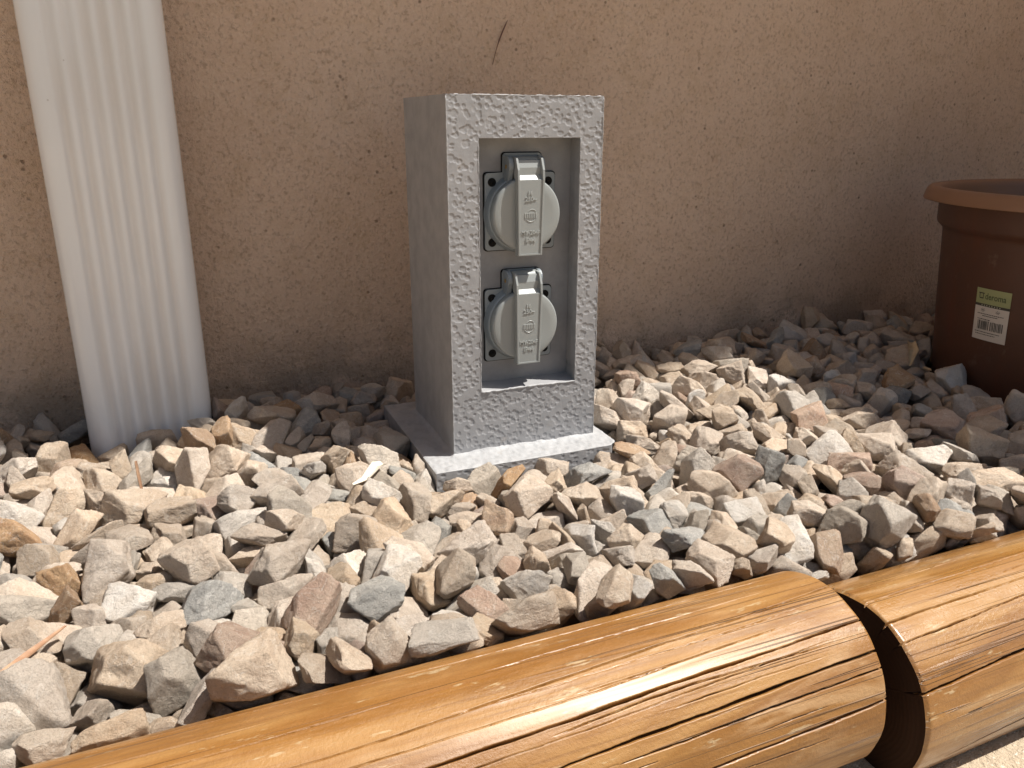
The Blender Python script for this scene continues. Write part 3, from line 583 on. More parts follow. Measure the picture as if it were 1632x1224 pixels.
    (5,6,202,1753,-1095,-5,35,-89,18,82), (18,1,244,3319,144,-47,49,61,-26,-97), (10,1,243,3985,878,10,79,-40,24,87), (9,1,327,6389,1201,-76,12,121,3,-38),
    (23,0,226,2635,-361,-79,91,-32,-39,72), (11,6,266,362,-1783,-117,112,-25,-54,6), (19,5,256,2043,738,-158,71,10,101,27), (17,0,192,3812,-705,-76,59,104,-44,0),
    (2,3,298,5922,1983,-75,31,63,-82,-66), (11,1,248,4462,809,-27,40,-17,58,104), (6,0,311,4635,833,-70,2,64,32,-105), (7,0,262,990,-490,-179,4,115,52,13),
    (22,0,306,-907,58,-135,3,-107,66,-16), (0,1,264,1003,-1101,-59,45,61,66,77), (15,0,210,-2332,-391,-88,40,-67,86,51), (7,0,224,-1297,1705,-63,17,-48,73,91),
    (12,6,267,2074,368,-83,35,-95,39,-66), (13,0,277,4978,4,-89,35,-115,-26,-31), (21,0,310,-2051,-357,-110,106,-9,16,68), (10,0,260,5498,402,-100,105,19,-32,61),
    (13,3,307,4333,1871,-2,91,12,55,-68), (13,0,215,2256,-1728,-112,20,-117,43,18), (8,4,301,-1937,-1850,-50,62,-5,65,-90), (6,1,262,1786,-322,-156,25,-82,36,-86),
    (6,0,331,3546,859,-28,67,48,-92,-27), (21,1,300,3466,1967,-30,13,-94,83,12), (23,0,266,4057,1393,-64,30,-33,-104,58), (4,5,185,1506,-724,-135,27,46,54,101),
    (9,1,192,5839,1503,29,122,18,-18,-23), (11,0,215,697,-2110,-56,59,57,94,23), (12,4,340,-564,-1776,-49,101,-39,-12,65), (16,1,340,2224,2093,-1,32,-49,98,-56),
    (19,2,277,6737,1299,-60,38,-67,44,91), (17,6,265,4417,-1382,-49,52,-112,31,-4), (20,0,340,5273,1415,-70,71,-47,-30,-89), (9,0,204,4001,1177,-16,2,-43,-115,32),
    (6,1,257,2516,2174,-20,75,24,-99,10), (15,0,233,4753,-1469,-4,47,-6,85,81), (7,6,296,-3468,1129,16,50,-112,31,-16), (7,6,241,6954,1925,-60,71,14,-102,21),
    (17,1,250,-2019,-2443,-70,45,-1,-66,99), (4,6,305,284,-2404,37,104,0,-29,-67), (15,0,237,-581,-855,-205,35,-95,-55,54), (10,6,243,3996,-131,-89,28,-89,-65,56),
    (0,4,309,3597,-2059,-65,44,-62,-62,-81), (1,6,260,4985,1545,-73,78,-39,80,-46), (1,0,236,3846,1288,-50,27,82,-83,-41), (6,1,218,2969,1763,-104,8,-121,37,-9),
    (20,0,293,-2810,-2085,12,29,45,-6,115), (2,4,233,-287,958,-198,101,-11,76,6), (0,0,298,1833,-1985,-39,73,98,-7,34), (7,1,210,-1657,-1493,-113,60,-73,-22,-82),
    (6,0,252,4627,703,-59,62,51,-89,44), (9,4,201,3713,854,-31,17,-125,-14,-11), (11,0,185,1856,-452,-148,69,-64,83,-21), (10,1,327,-3120,552,-214,105,-28,47,47),
    (2,1,197,4385,-358,-125,27,89,78,-37), (17,0,299,2101,1771,-135,30,108,-58,10), (12,0,294,2697,-59,-123,86,-43,-76,-34), (22,0,212,-2734,-2013,-88,9,-51,-108,-42),
    (8,0,324,3305,-1765,-96,6,114,-52,-19), (20,0,333,-1420,2134,-213,81,-51,-29,-78), (4,6,305,4835,936,-134,101,-36,64,20), (6,4,267,-1043,-95,-115,103,-39,30,55),
    (2,0,181,2000,-1523,-75,10,51,109,-39), (21,0,333,5319,1540,-10,77,-15,4,100), (9,6,211,1982,1149,-132,1,-95,-84,8), (1,1,303,-2922,-462,-190,54,-65,-39,-87),
    (23,0,226,2458,-1373,-272,95,5,-26,80), (17,0,250,2549,-2479,44,108,26,-17,-60), (18,1,340,4861,-859,-166,55,-34,75,79), (23,1,340,-1439,1503,-125,18,-95,82,-10),
    (14,0,340,5077,910,-163,74,73,73,8), (21,1,262,-1887,-2456,-37,107,-46,42,-28), (6,0,339,-2930,-63,-98,89,-8,25,87), (15,0,190,-1088,-519,-82,3,107,68,-8),
    (15,0,243,-3108,-318,-128,59,34,13,107), (10,1,220,3484,-801,-121,42,-90,51,-61), (14,1,247,1676,-2183,-99,30,-83,69,60), (5,1,266,3083,26,-95,3,-41,-120,-5),
    (11,5,272,1787,-664,-98,73,-36,37,-90), (21,1,186,3048,-2318,-24,120,24,-22,-24), (12,0,213,-692,-673,-91,10,-88,-89,20), (3,0,188,-2578,-1815,-76,16,-54,-110,27),
    (9,1,217,-2555,-2443,-18,21,48,115,-1), (16,0,277,3562,2140,-127,101,-38,34,58), (21,1,297,4823,324,-173,22,-84,-8,93), (0,0,207,200,1614,-278,58,-90,-62,29),
    (10,1,256,2050,-911,-87,106,-59,29,-25), (3,4,188,1458,374,-292,15,-62,110,8), (3,1,334,-3023,1008,-203,18,57,-110,21), (7,0,233,4053,-1731,-90,117,-46,17,1),
    (18,4,312,-1085,-1206,-154,24,-92,-85,1), (16,1,225,-2259,-2057,-187,10,70,72,-78), (17,0,269,-413,2103,-148,17,34,121,3), (2,0,330,-2247,1432,-175,82,97,-1,-6),
    (14,1,235,449,-1013,-100,50,67,95,10), (9,1,286,-1828,-1685,-118,80,37,-64,-66), (13,1,275,1639,-1423,-118,126,-15,-4,-3), (10,0,213,-2471,165,-93,115,27,18,-43),
    (4,4,220,2841,-587,-135,53,-71,-63,65), (12,3,275,-2932,2115,-177,43,-19,104,-55), (6,6,187,3703,-1105,-85,15,-30,16,-121), (13,0,334,-3321,255,-23,120,16,-39,8),
    (15,1,307,4771,1348,-71,81,50,72,43), (21,6,254,3258,1606,-97,43,-106,54,14), (18,1,242,-3285,2019,-155,55,23,12,-111), (16,0,190,2879,292,24,77,47,-81,-38),
    (14,0,226,1559,-862,-156,16,-38,0,-120), (10,0,250,7,-1517,-135,121,14,37,-2), (4,1,266,-3196,1800,-198,94,-51,19,-66), (1,1,227,3841,-1727,-180,6,102,62,-44),
    (1,0,340,-3069,195,-97,126,-10,-9,5), (18,1,325,3549,-321,-90,123,-28,-8,-8), (19,0,288,1427,-1158,-149,84,73,-59,15), (1,0,300,-572,1460,-223,2,-23,106,-65),
    (15,6,340,2462,1044,-119,13,115,22,-47), (10,1,308,943,-1293,-135,68,-17,-12,105), (17,1,222,-1066,-2108,-39,66,18,90,58), (9,1,268,4074,329,-87,4,-19,125,4),
    (0,1,328,4750,-88,-95,120,10,-33,-21), (12,1,250,-769,1833,-154,17,44,14,-117), (9,0,261,3507,-1794,-54,25,-3,-16,-123), (11,1,256,-2967,-1922,-18,32,-23,100,68),
    (17,6,200,2397,-790,-104,116,42,1,-31), (6,2,237,3858,790,-73,20,-23,95,79), (16,1,260,5272,1229,-107,30,-5,-48,-114), (19,0,237,1997,146,-146,33,93,75,-27),
    (23,6,241,4555,0,-128,23,-107,-36,-53), (10,4,283,-1206,59,-141,74,64,-67,-44), (17,1,205,3455,1510,-29,63,-101,35,26), (14,0,202,4512,-517,-121,14,-124,22,-2),
    (21,1,292,-207,-2227,-52,117,39,-28,9), (8,6,273,-2009,-1223,-35,29,-7,13,123), (20,0,202,-845,1986,-124,26,-28,-111,49), (11,1,203,3686,-1971,-25,21,-115,34,-34),
    (22,1,231,-430,1066,-157,69,-67,83,10), (11,0,266,-4,-2256,-65,79,94,32,3), (10,5,314,-14,-798,-227,55,114,12,-3), (14,0,284,276,1803,-185,43,30,-36,110),
    (10,6,326,-176,1980,-250,82,14,5,-96), (11,4,248,-2749,-2115,-168,118,-37,19,23), (16,0,186,-354,1150,-242,25,23,80,92), (2,1,340,-2452,-784,-131,118,16,-42,15),
    (11,0,225,-275,-703,-250,114,-13,18,52), (10,0,193,-1058,700,-193,108,53,-33,22), (15,0,193,2467,-561,-82,39,78,-77,52), (13,0,295,-3558,1635,-112,102,-72,-6,25),
    (7,4,309,-1776,843,-195,55,-27,-111,-1), (11,1,338,-888,-1763,-92,119,-8,-10,42), (11,2,335,7510,747,-165,34,-84,-4,-88), (8,6,321,1447,-129,-222,91,-39,-31,73),
    (19,0,268,5173,1760,-117,110,39,-19,47), (19,1,314,4791,-689,-112,17,-13,-2,-125), (15,4,211,2885,-61,-134,32,86,-52,-70), (14,0,270,-785,-1958,-144,8,13,125,-13),
    (20,0,240,3747,374,-56,32,-96,-74,-19), (7,6,272,2212,49,-157,95,11,24,80), (8,0,202,-77,-919,-128,117,-4,-36,33), (1,1,212,4636,-1302,-119,99,-1,36,71),
    (2,0,260,-1113,-1853,-35,99,24,-64,-41), (4,3,340,7554,2022,-123,5,19,-3,-125), (14,0,340,3084,714,-60,33,115,-39,-19), (7,4,223,2594,-572,-53,16,76,50,88),
    (17,6,326,4298,1610,-113,93,-57,6,-65), (1,0,237,1515,-2146,-4,5,29,67,104), (12,0,300,5045,1281,-78,20,-2,91,-87), (8,5,229,2318,-1098,-38,18,-1,95,82),
    (4,0,287,3827,998,-73,107,-10,-25,63), (17,0,228,3398,1978,-122,118,28,-17,34), (9,0,239,3873,-2064,-74,30,-99,-64,37), (8,0,309,-199,-1060,-118,127,-6,1,-4),
    (22,0,195,3114,195,-53,93,-17,27,80), (14,1,231,2919,-765,-79,106,0,53,46), (16,0,263,4742,-1046,-91,1,59,-85,74), (23,0,256,7373,1865,-43,118,-44,0,15),
    (19,6,208,1807,1072,-125,64,94,-2,56), (16,0,340,6669,1066,25,51,-8,110,37), (8,0,260,2916,-1410,-78,107,55,2,-40), (6,0,269,2413,-1989,-21,22,70,103,-6),
    (13,0,216,3317,-1231,-77,1,-43,116,-29), (12,0,269,6509,1378,-101,31,-104,-46,48), (6,0,216,-220,1683,-220,4,76,-101,3), (8,1,228,1848,140,-133,92,-28,-30,-77),
    (6,0,316,4957,-1084,-99,40,-111,-23,40), (6,0,229,-943,971,-134,25,120,-34,-3), (23,1,221,-313,-404,-220,69,-105,8,15), (11,0,300,7803,2048,-40,95,2,12,83),
    (8,6,217,-1146,-1319,-85,10,-15,-28,122), (9,2,280,7906,-1734,-221,28,-35,25,116), (14,0,326,-610,-620,-243,125,2,21,5), (1,0,257,-5178,178,-239,0,102,0,76),
    (21,1,289,-2387,-2408,-136,41,-59,101,-27), (5,1,340,2314,399,-237,16,-30,119,29), (10,1,280,10101,-2436,-47,82,-2,21,-94), (7,0,301,-1914,679,-204,58,-21,111,-12),
    (1,0,276,-4956,1780,-233,91,-20,21,-83), (22,0,340,7910,-1205,-235,60,67,-63,-63), (23,1,298,672,-1614,-215,60,43,-74,-72), (23,1,259,6281,-2181,-184,28,-67,65,81),
    (14,0,210,9317,-2222,-167,89,-56,32,64), (14,2,294,7496,-2877,-23,67,22,45,-96), (15,0,276,8955,1985,-241,77,-17,-4,-100), (19,1,243,-2289,102,-224,118,46,4,-11),
    (16,0,340,4286,850,-199,78,-55,-78,-30), (1,2,285,4791,-243,-229,77,-12,-100,-8), (4,1,237,5630,-2282,-170,83,-25,17,91), (12,0,267,-3982,960,-236,2,7,81,-98),
    (11,0,292,187,-1869,-216,61,31,75,76), (20,0,340,268,-990,-217,51,-29,108,-32), (5,1,316,-5250,756,-239,31,-17,2,122), (20,1,340,6993,-2117,-186,77,63,-37,70),
    (10,5,212,6481,-2461,-7,20,-5,48,116), (17,5,325,829,-2063,-218,30,73,-91,-40), (8,1,297,-4034,-2531,-109,3,1,-71,-105), (18,1,190,7728,-2719,-20,95,27,1,-80),
    (1,6,317,6937,-1885,-216,63,-94,-53,24), (4,1,291,4519,-2284,-184,66,87,38,-52), (23,0,296,9397,-1057,-217,35,109,-53,12), (2,6,282,-3047,-1573,-198,5,15,97,80),
    (13,0,313,9706,-2280,-99,12,41,-103,60), (16,6,253,9846,1488,-212,88,49,5,77), (16,0,281,-180,-2206,-224,12,-20,-125,-5), (4,6,331,2924,-1756,-209,28,-118,16,35),
    (3,6,267,7816,1391,-194,63,60,64,-67), (6,2,267,-1820,-2310,-232,4,44,20,117), (13,0,272,3614,-418,-240,70,4,78,-72), (17,5,335,3042,-1519,-225,55,-14,-20,112),
    (23,5,336,-3175,-2352,-246,64,-27,0,-106), (15,0,267,1182,-2560,7,30,-17,-87,-86), (23,0,248,9214,-272,-213,32,-107,-37,47), (7,2,340,-3508,1471,-201,34,-45,98,58),
    (1,1,340,-2228,-2364,-206,9,11,46,-118), (6,0,319,2411,-2029,-229,32,-18,-114,-43), (21,0,271,-3670,-259,-232,77,-7,-89,47), (12,1,294,3176,-667,-212,54,76,83,24),
    (1,4,318,-4095,719,-226,83,51,64,51), (15,0,256,4381,1078,-217,68,95,51,3), (12,1,223,7131,-2164,-244,106,-60,13,34), (11,0,241,-865,-2421,-206,22,70,-9,103),
    (11,2,340,1845,-2111,-170,70,-57,72,51), (14,6,323,9058,-2322,-74,60,-34,24,104), (23,1,317,8759,-1277,-189,117,-14,46,7), (20,1,274,1874,-131,-258,32,-53,39,-104),
    (4,0,288,2697,-2402,-110,80,88,35,-27), (16,1,246,-3139,-482,-219,11,3,-51,-116), (15,3,267,7697,-1826,-224,96,25,42,68), (9,1,213,4931,-2460,-25,71,6,49,94),
    (13,1,340,6231,1550,-205,118,-4,46,-4), (19,0,272,-3272,-1054,-238,42,-49,-54,95), (12,6,291,9400,1893,-216,12,-3,98,79), (1,1,340,8431,-2262,-55,104,-72,3,1),
    (5,6,267,9362,-2890,-121,47,-104,47,30), (16,1,243,-2607,-1626,-233,88,7,28,87), (4,0,295,-2807,-2278,-230,56,30,-57,94), (10,6,340,-3618,557,-246,126,4,15,9),
    (4,1,176,2142,-2492,-42,38,-38,76,86), (17,4,340,1211,-2085,-165,94,-8,84,4), (23,6,262,2677,595,-258,40,-68,-99,12), (14,3,287,-931,1267,-234,24,-118,-41,-1),
    (13,1,334,4396,-458,-258,25,-81,-94,4), (23,0,286,3034,1754,-254,49,-81,-84,11), (19,1,331,-4751,760,-207,40,93,-73,-22), (23,4,340,-1808,-1041,-227,37,-120,14,-15),
    (16,1,223,9318,17,-243,63,43,-85,55), (23,0,340,3631,164,-200,83,81,26,44), (12,6,329,-1285,-1846,-194,37,100,-62,-30), (5,3,320,5142,-1362,-242,48,110,30,-28),
    (19,3,282,9599,620,-234,2,-25,-69,104), (15,0,292,4309,-1466,-199,57,109,3,-30), (23,1,304,-459,-2244,-248,37,-116,18,-32), (12,0,295,-4482,1150,-218,2,-112,44,40),
    (1,6,319,8536,-1186,-219,96,-28,27,-73), (6,1,259,624,-2362,-119,96,13,-47,67), (9,0,247,8873,-2423,-39,59,-17,23,109), (19,0,216,-310,-2374,-145,47,-107,19,46),
    (16,0,252,-769,-855,-212,63,48,62,77), (2,3,340,-2421,1223,-193,112,2,-52,-32), (22,1,340,8814,-1510,-227,49,-15,-67,95), (16,2,328,-1651,-408,-200,119,29,8,-32),
    (9,0,271,9593,-2767,-83,34,-110,45,27), (4,0,297,6528,-2294,-106,8,14,-62,-109), (12,6,336,-560,415,-243,58,-77,-81,17), (23,0,340,2393,-394,-205,17,-94,80,23),
    (3,0,295,8562,-2881,18,79,-25,45,85), (2,3,327,-5275,-123,-221,38,56,107,-13), (1,4,340,-3657,-519,-192,71,38,-53,-83), (5,0,340,3292,342,-212,69,-44,-14,96),
    (16,0,175,4168,-2400,-44,5,86,47,80), (21,5,340,4342,-1286,-209,41,-25,-79,87), (6,0,278,7228,-2490,-12,84,-10,26,91), (21,0,322,-4279,-2545,-184,30,36,85,-82),
    (15,0,340,8811,-2076,-189,29,-51,-108,33), (6,1,154,9809,-2643,-95,4,-106,69,13), (19,1,258,6326,-2345,-26,80,-50,63,-57), (12,0,340,8465,2160,-185,3,-30,117,39),
    (18,1,295,1654,-2436,-119,85,91,-13,23), (5,6,232,1387,-2441,-73,38,-117,-2,-30), (7,0,340,4592,1437,-228,20,9,-113,55), (13,0,205,3287,-2304,-191,17,-48,-114,-25),
    (10,0,248,4907,-1319,-221,29,-79,67,67), (6,0,229,9092,-2788,-100,13,-71,101,28), (10,0,258,-2492,-571,-236,101,-13,54,-53), (18,4,305,-3522,1187,-233,36,-74,88,-41),
    (2,5,269,2873,-2111,-198,30,-92,-74,35), (19,6,320,9380,-1298,-226,2,-117,50,1), (16,6,294,-2068,-728,-217,66,5,-15,107), (15,1,242,4552,-2447,-7,114,-45,-7,-33),
    (23,6,253,-75,-413,-262,35,-22,-115,36), (11,1,282,2382,-2395,-111,6,27,102,-70), (19,1,219,8948,-2741,-23,80,59,-59,-52), (17,0,337,2426,-725,-237,111,42,17,43),
    (7,0,307,-2889,704,-225,3,-16,-125,-17), (15,1,340,6546,-2067,-197,8,-82,-96,11), (9,0,317,-4115,-205,-225,7,-51,100,60), (11,0,312,6487,1050,-216,98,-21,20,76),
    (12,0,340,8218,1518,-222,68,-76,-75,1), (12,0,242,-3865,-2094,-233,47,111,-11,-39), (19,6,264,-5178,-2323,-229,17,-50,-115,11), (10,4,207,2937,-2403,-92,124,27,-1,-5),
    (18,1,312,7028,-2870,-1,39,-116,-32,-4), (23,1,289,-4532,892,-219,77,77,37,54), (19,0,293,-3628,-1672,-218,64,-14,107,21), (1,0,215,3770,-1062,-240,38,-105,-3,-61),
    (7,3,288,898,-2374,-226,20,-19,83,93), (5,0,335,1647,-1258,-238,32,-20,112,46), (16,1,301,2781,-260,-226,125,-1,12,-16), (16,0,279,-3914,-1366,-186,42,116,16,-26),
    (1,1,323,-1244,1114,-220,91,72,48,19), (16,1,340,4085,1635,-212,48,18,25,-114), (1,0,340,-2482,729,-153,44,-67,-20,96), (19,1,330,732,-1307,-229,122,-19,-23,20),
    (5,2,315,780,-2410,23,102,65,-1,-38), (15,1,290,3719,1418,-210,68,64,-46,-73), (10,0,285,-4983,693,-196,72,13,-67,80), (14,0,268,-1616,-2465,-69,85,-72,-24,-56),
    (7,0,339,-3728,-2339,-242,103,17,-20,69), (1,4,300,-2876,-1360,-232,96,80,14,-16), (14,0,340,9075,-117,-217,25,33,-98,-70), (11,6,291,4899,-990,-223,20,-11,109,61),
    (19,0,266,-3764,-51,-228,46,30,112,23), (14,0,340,8398,1085,-218,27,42,97,65), (10,1,340,9754,847,-220,51,46,-83,-68), (16,1,279,5131,1,-219,9,53,97,-62),
    (9,6,238,512,-2313,-162,37,61,-82,-65), (11,0,259,-1350,-2432,-92,64,-107,-10,-25), (5,0,261,-4706,-2440,-172,38,-24,-107,51), (23,5,340,5733,828,-245,110,-1,-27,57),
    (1,1,281,-1988,-1569,-218,48,111,12,-36), (11,1,311,5039,1917,-227,83,-49,11,-82), (4,1,246,-2669,-2404,-197,97,-2,19,-80), (23,0,291,8318,-2843,-40,125,11,-21,-2),
    (12,4,306,4696,305,-211,49,65,-68,-69), (20,0,340,4175,-486,-243,84,-19,-73,58), (23,0,320,1751,-1042,-208,35,79,91,-19), (12,0,277,-1378,588,-240,51,-107,-4,-46),
    (2,6,245,8994,706,-197,20,77,-8,-99), (16,3,237,-2740,836,-219,94,80,-20,-24), (1,2,243,690,-2297,-229,85,-26,-91,-5), (19,6,304,-1075,-1473,-208,48,4,16,-117),
    (19,0,238,-3039,-1886,-233,44,-78,-24,87), (15,2,309,8932,-865,-208,14,-126,-2,2), (15,1,232,8106,-2888,-46,59,-75,-81,-21), (5,6,340,9077,-1598,-234,113,7,11,-56),
    (14,6,340,9923,-1065,-203,23,24,-26,-120), (5,6,340,3954,1161,-192,2,-37,104,63), (18,1,317,5519,-2299,-66,32,-57,93,-56), (8,1,295,3060,-2067,-159,101,-12,-66,-38),
    (17,1,249,-4589,-780,-173,19,-119,-33,24), (6,0,262,5389,-1954,-160,86,23,8,91), (11,0,256,3703,840,-178,100,36,-18,68), (2,0,252,-1052,-268,-124,88,-20,3,-90),
    (19,0,260,-3956,-2271,-217,123,-5,27,-17), (11,0,207,-2200,-79,-167,56,-111,-14,24), (1,6,222,3578,-1215,-152,85,88,31,12), (15,1,224,-1956,-2017,-185,23,-100,66,-34),
    (19,0,340,7955,281,-167,56,1,-104,-46), (3,1,202,-4369,-1511,-160,27,104,54,-41), (16,6,213,-838,-375,-209,93,70,-39,33), (21,0,340,922,-2107,-148,24,-114,7,49),
    (19,4,333,7425,-1734,-97,57,96,-51,-34), (16,6,291,3870,410,-204,45,80,-86,21), (0,1,236,6991,-2249,-171,5,-15,-80,98), (19,6,228,-3136,742,-153,49,103,-34,43),
    (18,6,203,-3154,-2004,-206,76,45,87,29), (5,1,297,-5246,-1836,-100,37,56,-104,28), (2,6,271,-4657,-576,-180,65,-15,-20,106), (15,0,319,-3450,-1328,-171,55,58,59,79),
    (1,6,310,-3552,101,-59,74,-44,-91,-21), (4,6,310,3568,-1009,-143,12,-2,125,-15), (3,1,231,-228,-2095,-63,1,-66,-98,-46), (8,1,313,8218,-2277,-95,51,85,-79,6),
    (8,6,172,1381,-2554,-17,4,2,115,-53), (14,0,266,3332,-1553,-189,65,-23,107,-3), (14,0,315,2341,-2184,-128,32,-10,122,-14), (4,0,202,-2706,283,-144,18,-94,-83,11),
    (16,0,296,3245,-2012,-195,61,40,-56,88), (3,5,335,3889,-2321,-15,32,-75,36,90), (15,6,298,1767,2077,-135,17,-116,40,-29), (12,4,264,9124,-1203,-163,76,84,6,57),
    (17,1,302,5651,616,-194,53,-40,-56,-93), (9,0,319,3970,920,-144,46,0,-5,118), (4,1,295,-3925,769,-109,43,-11,-5,-119), (10,0,207,-1002,1474,-201,47,-41,9,110),
    (0,1,311,-4463,801,-136,54,-108,-39,-6), (14,1,254,-1032,434,-229,4,-13,101,-75), (17,3,192,-1462,-1600,-160,5,112,-58,11), (18,0,262,4095,-918,-226,87,-45,-11,-80),
    (12,0,236,2008,539,-185,48,-99,-51,38), (5,4,285,3942,-985,-197,56,-89,62,-36), (13,0,279,-2688,-186,-213,24,94,77,-30), (19,1,274,9433,1504,-183,35,43,-111,25),
    (11,3,235,5808,-2294,-88,39,12,-30,116), (19,1,340,9010,-2311,163,81,76,42,-46), (11,0,340,-3954,1659,-194,25,-63,107,10), (1,0,214,7701,1809,-173,52,-32,-104,-40),
    (11,1,252,8917,-1477,-90,17,102,-72,17), (2,6,259,5016,-2122,-178,5,-66,-107,-14), (23,3,252,-2560,-359,-109,120,14,-38,-3), (13,6,266,1845,-1893,-150,7,-68,-101,-35),
    (9,0,196,7793,-2252,-119,22,-112,47,31), (4,0,301,-3101,-2451,-100,6,4,-123,-29), (4,6,240,9636,-1257,-197,119,-42,-12,5), (15,1,262,8621,-53,-186,61,-32,106,10),
    (15,0,301,-1645,-1732,-175,94,18,18,82), (16,6,256,5242,-881,-222,39,66,-58,84), (13,6,230,-1562,-2363,-196,71,-30,-28,97), (2,2,284,7475,-2512,18,23,3,-26,-122),
    (18,0,302,8306,1352,-165,3,30,-118,35), (14,1,227,-2137,-450,-159,34,113,-46,10), (5,4,269,8289,574,-183,6,-14,-124,-21), (10,6,321,9673,1411,-103,78,-25,-30,92),
    (5,6,217,5628,-1868,-101,114,10,6,-55), (22,0,199,-4672,927,-162,98,-57,0,-57), (1,0,292,3699,1702,-133,74,-43,-90,-26), (20,0,340,7715,1247,-167,29,85,-82,37),
    (15,0,271,4346,2135,-237,12,-6,-22,124), (5,0,217,9302,-942,-178,54,101,-54,-15), (2,1,306,6144,-2248,-74,35,-39,1,116), (22,1,210,8470,-2479,-32,72,-45,13,-94),
    (13,5,191,4091,-2342,-140,39,15,51,-108), (4,0,185,3219,-1667,-179,86,8,24,91), (9,0,207,-1017,-491,-193,33,46,111,-25), (16,0,233,-2504,-86,-116,17,10,-119,-39),
    (13,0,256,-1744,-2108,-227,14,-27,-24,-121), (0,0,246,1421,-2345,-124,13,-51,-116,5), (15,0,294,7285,1991,-166,32,56,-100,-45), (16,0,208,9286,734,-166,71,-25,100,-21),
    (14,0,275,1406,-2113,-178,59,-91,1,66), (0,1,340,-4222,-495,-194,16,-53,-111,-28), (15,3,340,-2640,547,-182,92,69,-26,-47), (5,1,304,536,-395,-240,124,0,21,-14),
    (6,0,273,8026,-2272,-149,15,35,-119,21), (15,6,318,7272,-2028,-118,57,-85,22,-71), (15,6,199,4266,-67,-121,119,31,32,2), (16,0,227,3412,-2198,-227,47,-77,-23,86),
    (1,6,281,3360,-1215,-218,23,106,65,17), (15,1,273,-4697,-169,-187,86,-10,12,92), (16,0,226,8358,-94,-175,70,-73,-30,72), (2,6,205,3347,861,-178,96,41,-15,70),
    (14,1,298,-3881,-85,-128,10,-107,66,-18), (10,1,328,5325,189,-198,61,79,77,15), (19,6,317,4678,1941,-151,95,-72,8,45), (19,1,287,3287,1084,-147,31,-67,51,-90),
    (2,0,308,-1575,-1166,-161,91,43,50,-59), (4,0,333,5909,1364,-91,124,6,21,-19), (12,0,233,-4436,2151,-216,19,60,91,-62), (9,6,257,2466,224,-163,16,-104,66,27),
    (5,0,260,8017,1652,-173,39,-117,14,25), (6,0,245,8258,-1829,-139,6,-54,-114,-15), (2,0,247,2856,1631,-153,124,0,-7,26), (11,0,226,-4803,-2487,-52,48,-52,-92,51),
    (2,0,242,-2442,-1367,-177,62,17,-108,17), (2,1,276,4070,604,-174,109,2,-6,-64), (7,0,227,-2236,-282,-148,27,-37,116,26), (4,1,340,-4614,176,-232,107,-24,14,-62),
    (1,2,297,4095,-1173,-216,49,-79,-72,48), (20,0,260,-3371,613,-169,122,-29,-3,-18), (15,2,238,6930,1303,-194,70,9,103,-21), (11,2,308,5371,1640,-118,42,-60,103,16),
    (11,1,231,3479,-2024,-129,92,43,29,-70), (9,4,268,-1278,-2044,-88,22,14,28,121), (15,2,273,-227,-1955,-171,8,-13,-6,-126), (3,1,248,3029,648,-192,13,103,-73,7),
    (22,0,274,-5413,-2096,-186,86,30,-33,-82), (5,1,275,10034,32,-219,88,57,-3,72), (17,4,338,2927,-1185,-168,60,-102,44,15), (15,0,258,1991,-2280,-75,70,76,46,-58),
    (17,2,251,-3593,-1475,-241,106,60,-35,9), (13,0,340,8826,165,-109,30,-21,-24,-119), (11,0,312,-5137,-2012,-161,19,2,-113,54), (9,0,231,-1368,-878,-125,0,-92,87,7),
    (4,0,337,-2635,-905,-128,27,86,90,-6), (10,1,274,8231,-309,-143,34,121,17,-8), (21,1,327,3464,214,-132,27,-104,-58,35), (22,0,302,9765,-727,-201,87,-65,-26,-61),
    (19,0,260,981,-1894,-204,8,92,59,64), (10,1,235,-3764,993,-182,57,39,15,-106), (3,2,267,-2701,-21,-160,64,109,11,6), (17,6,244,-4475,-2032,-198,42,17,-19,-117),
    (12,0,188,-5051,837,-162,41,-28,69,94), (0,4,233,4026,-2375,-18,60,51,38,-92), (10,1,292,-3473,-1813,-132,28,122,9,-21), (22,1,244,-3634,1127,-174,45,-21,-44,108),
    (2,0,259,-1424,-81,-152,122,11,30,-12), (5,5,255,-1623,690,-225,40,-25,-105,55), (2,1,285,1395,-440,-226,33,75,92,30), (12,2,246,8682,-762,-166,6,-17,-114,52),
    (1,1,203,8798,-1072,-152,73,-96,-40,7), (22,6,340,8010,1418,-185,57,45,33,-98), (14,0,340,9095,1119,-96,86,40,18,83), (1,0,214,4209,-1839,-150,108,61,22,19),
    (1,2,248,-2447,-1057,-217,81,-83,49,-18), (8,1,256,2841,-1329,-171,61,-103,42,-9), (8,0,340,-4698,1994,-144,20,122,-20,20), (8,6,223,2324,526,-114,8,-17,-118,44),
    (23,0,258,-5182,1256,-186,101,-7,75,15), (23,0,261,9328,1714,-128,41,-82,-87,-8), (17,0,283,-4020,-700,-195,65,48,-96,19), (14,1,217,5620,-2354,13,38,-104,-36,50),
    (9,1,209,-3132,-917,-183,115,36,18,-35), (6,6,235,7495,-2112,-200,32,-115,39,20), (5,1,287,-3813,1316,-251,55,70,90,7), (23,0,224,-1216,-1064,-215,37,-5,-81,91),
    (20,1,285,1933,-2483,-56,60,78,78,-23), (15,6,234,877,-1111,-165,78,70,48,53), (0,0,340,-3221,-2183,-107,105,-62,10,-33), (17,1,272,7150,1647,-193,67,27,-44,95),
    (16,6,144,3320,1698,-170,29,-115,-46,6), (2,0,236,2578,-790,-190,80,-22,53,-80), (23,6,240,9233,529,-188,26,40,-116,23), (6,0,226,4641,-595,-199,62,-107,-20,19),
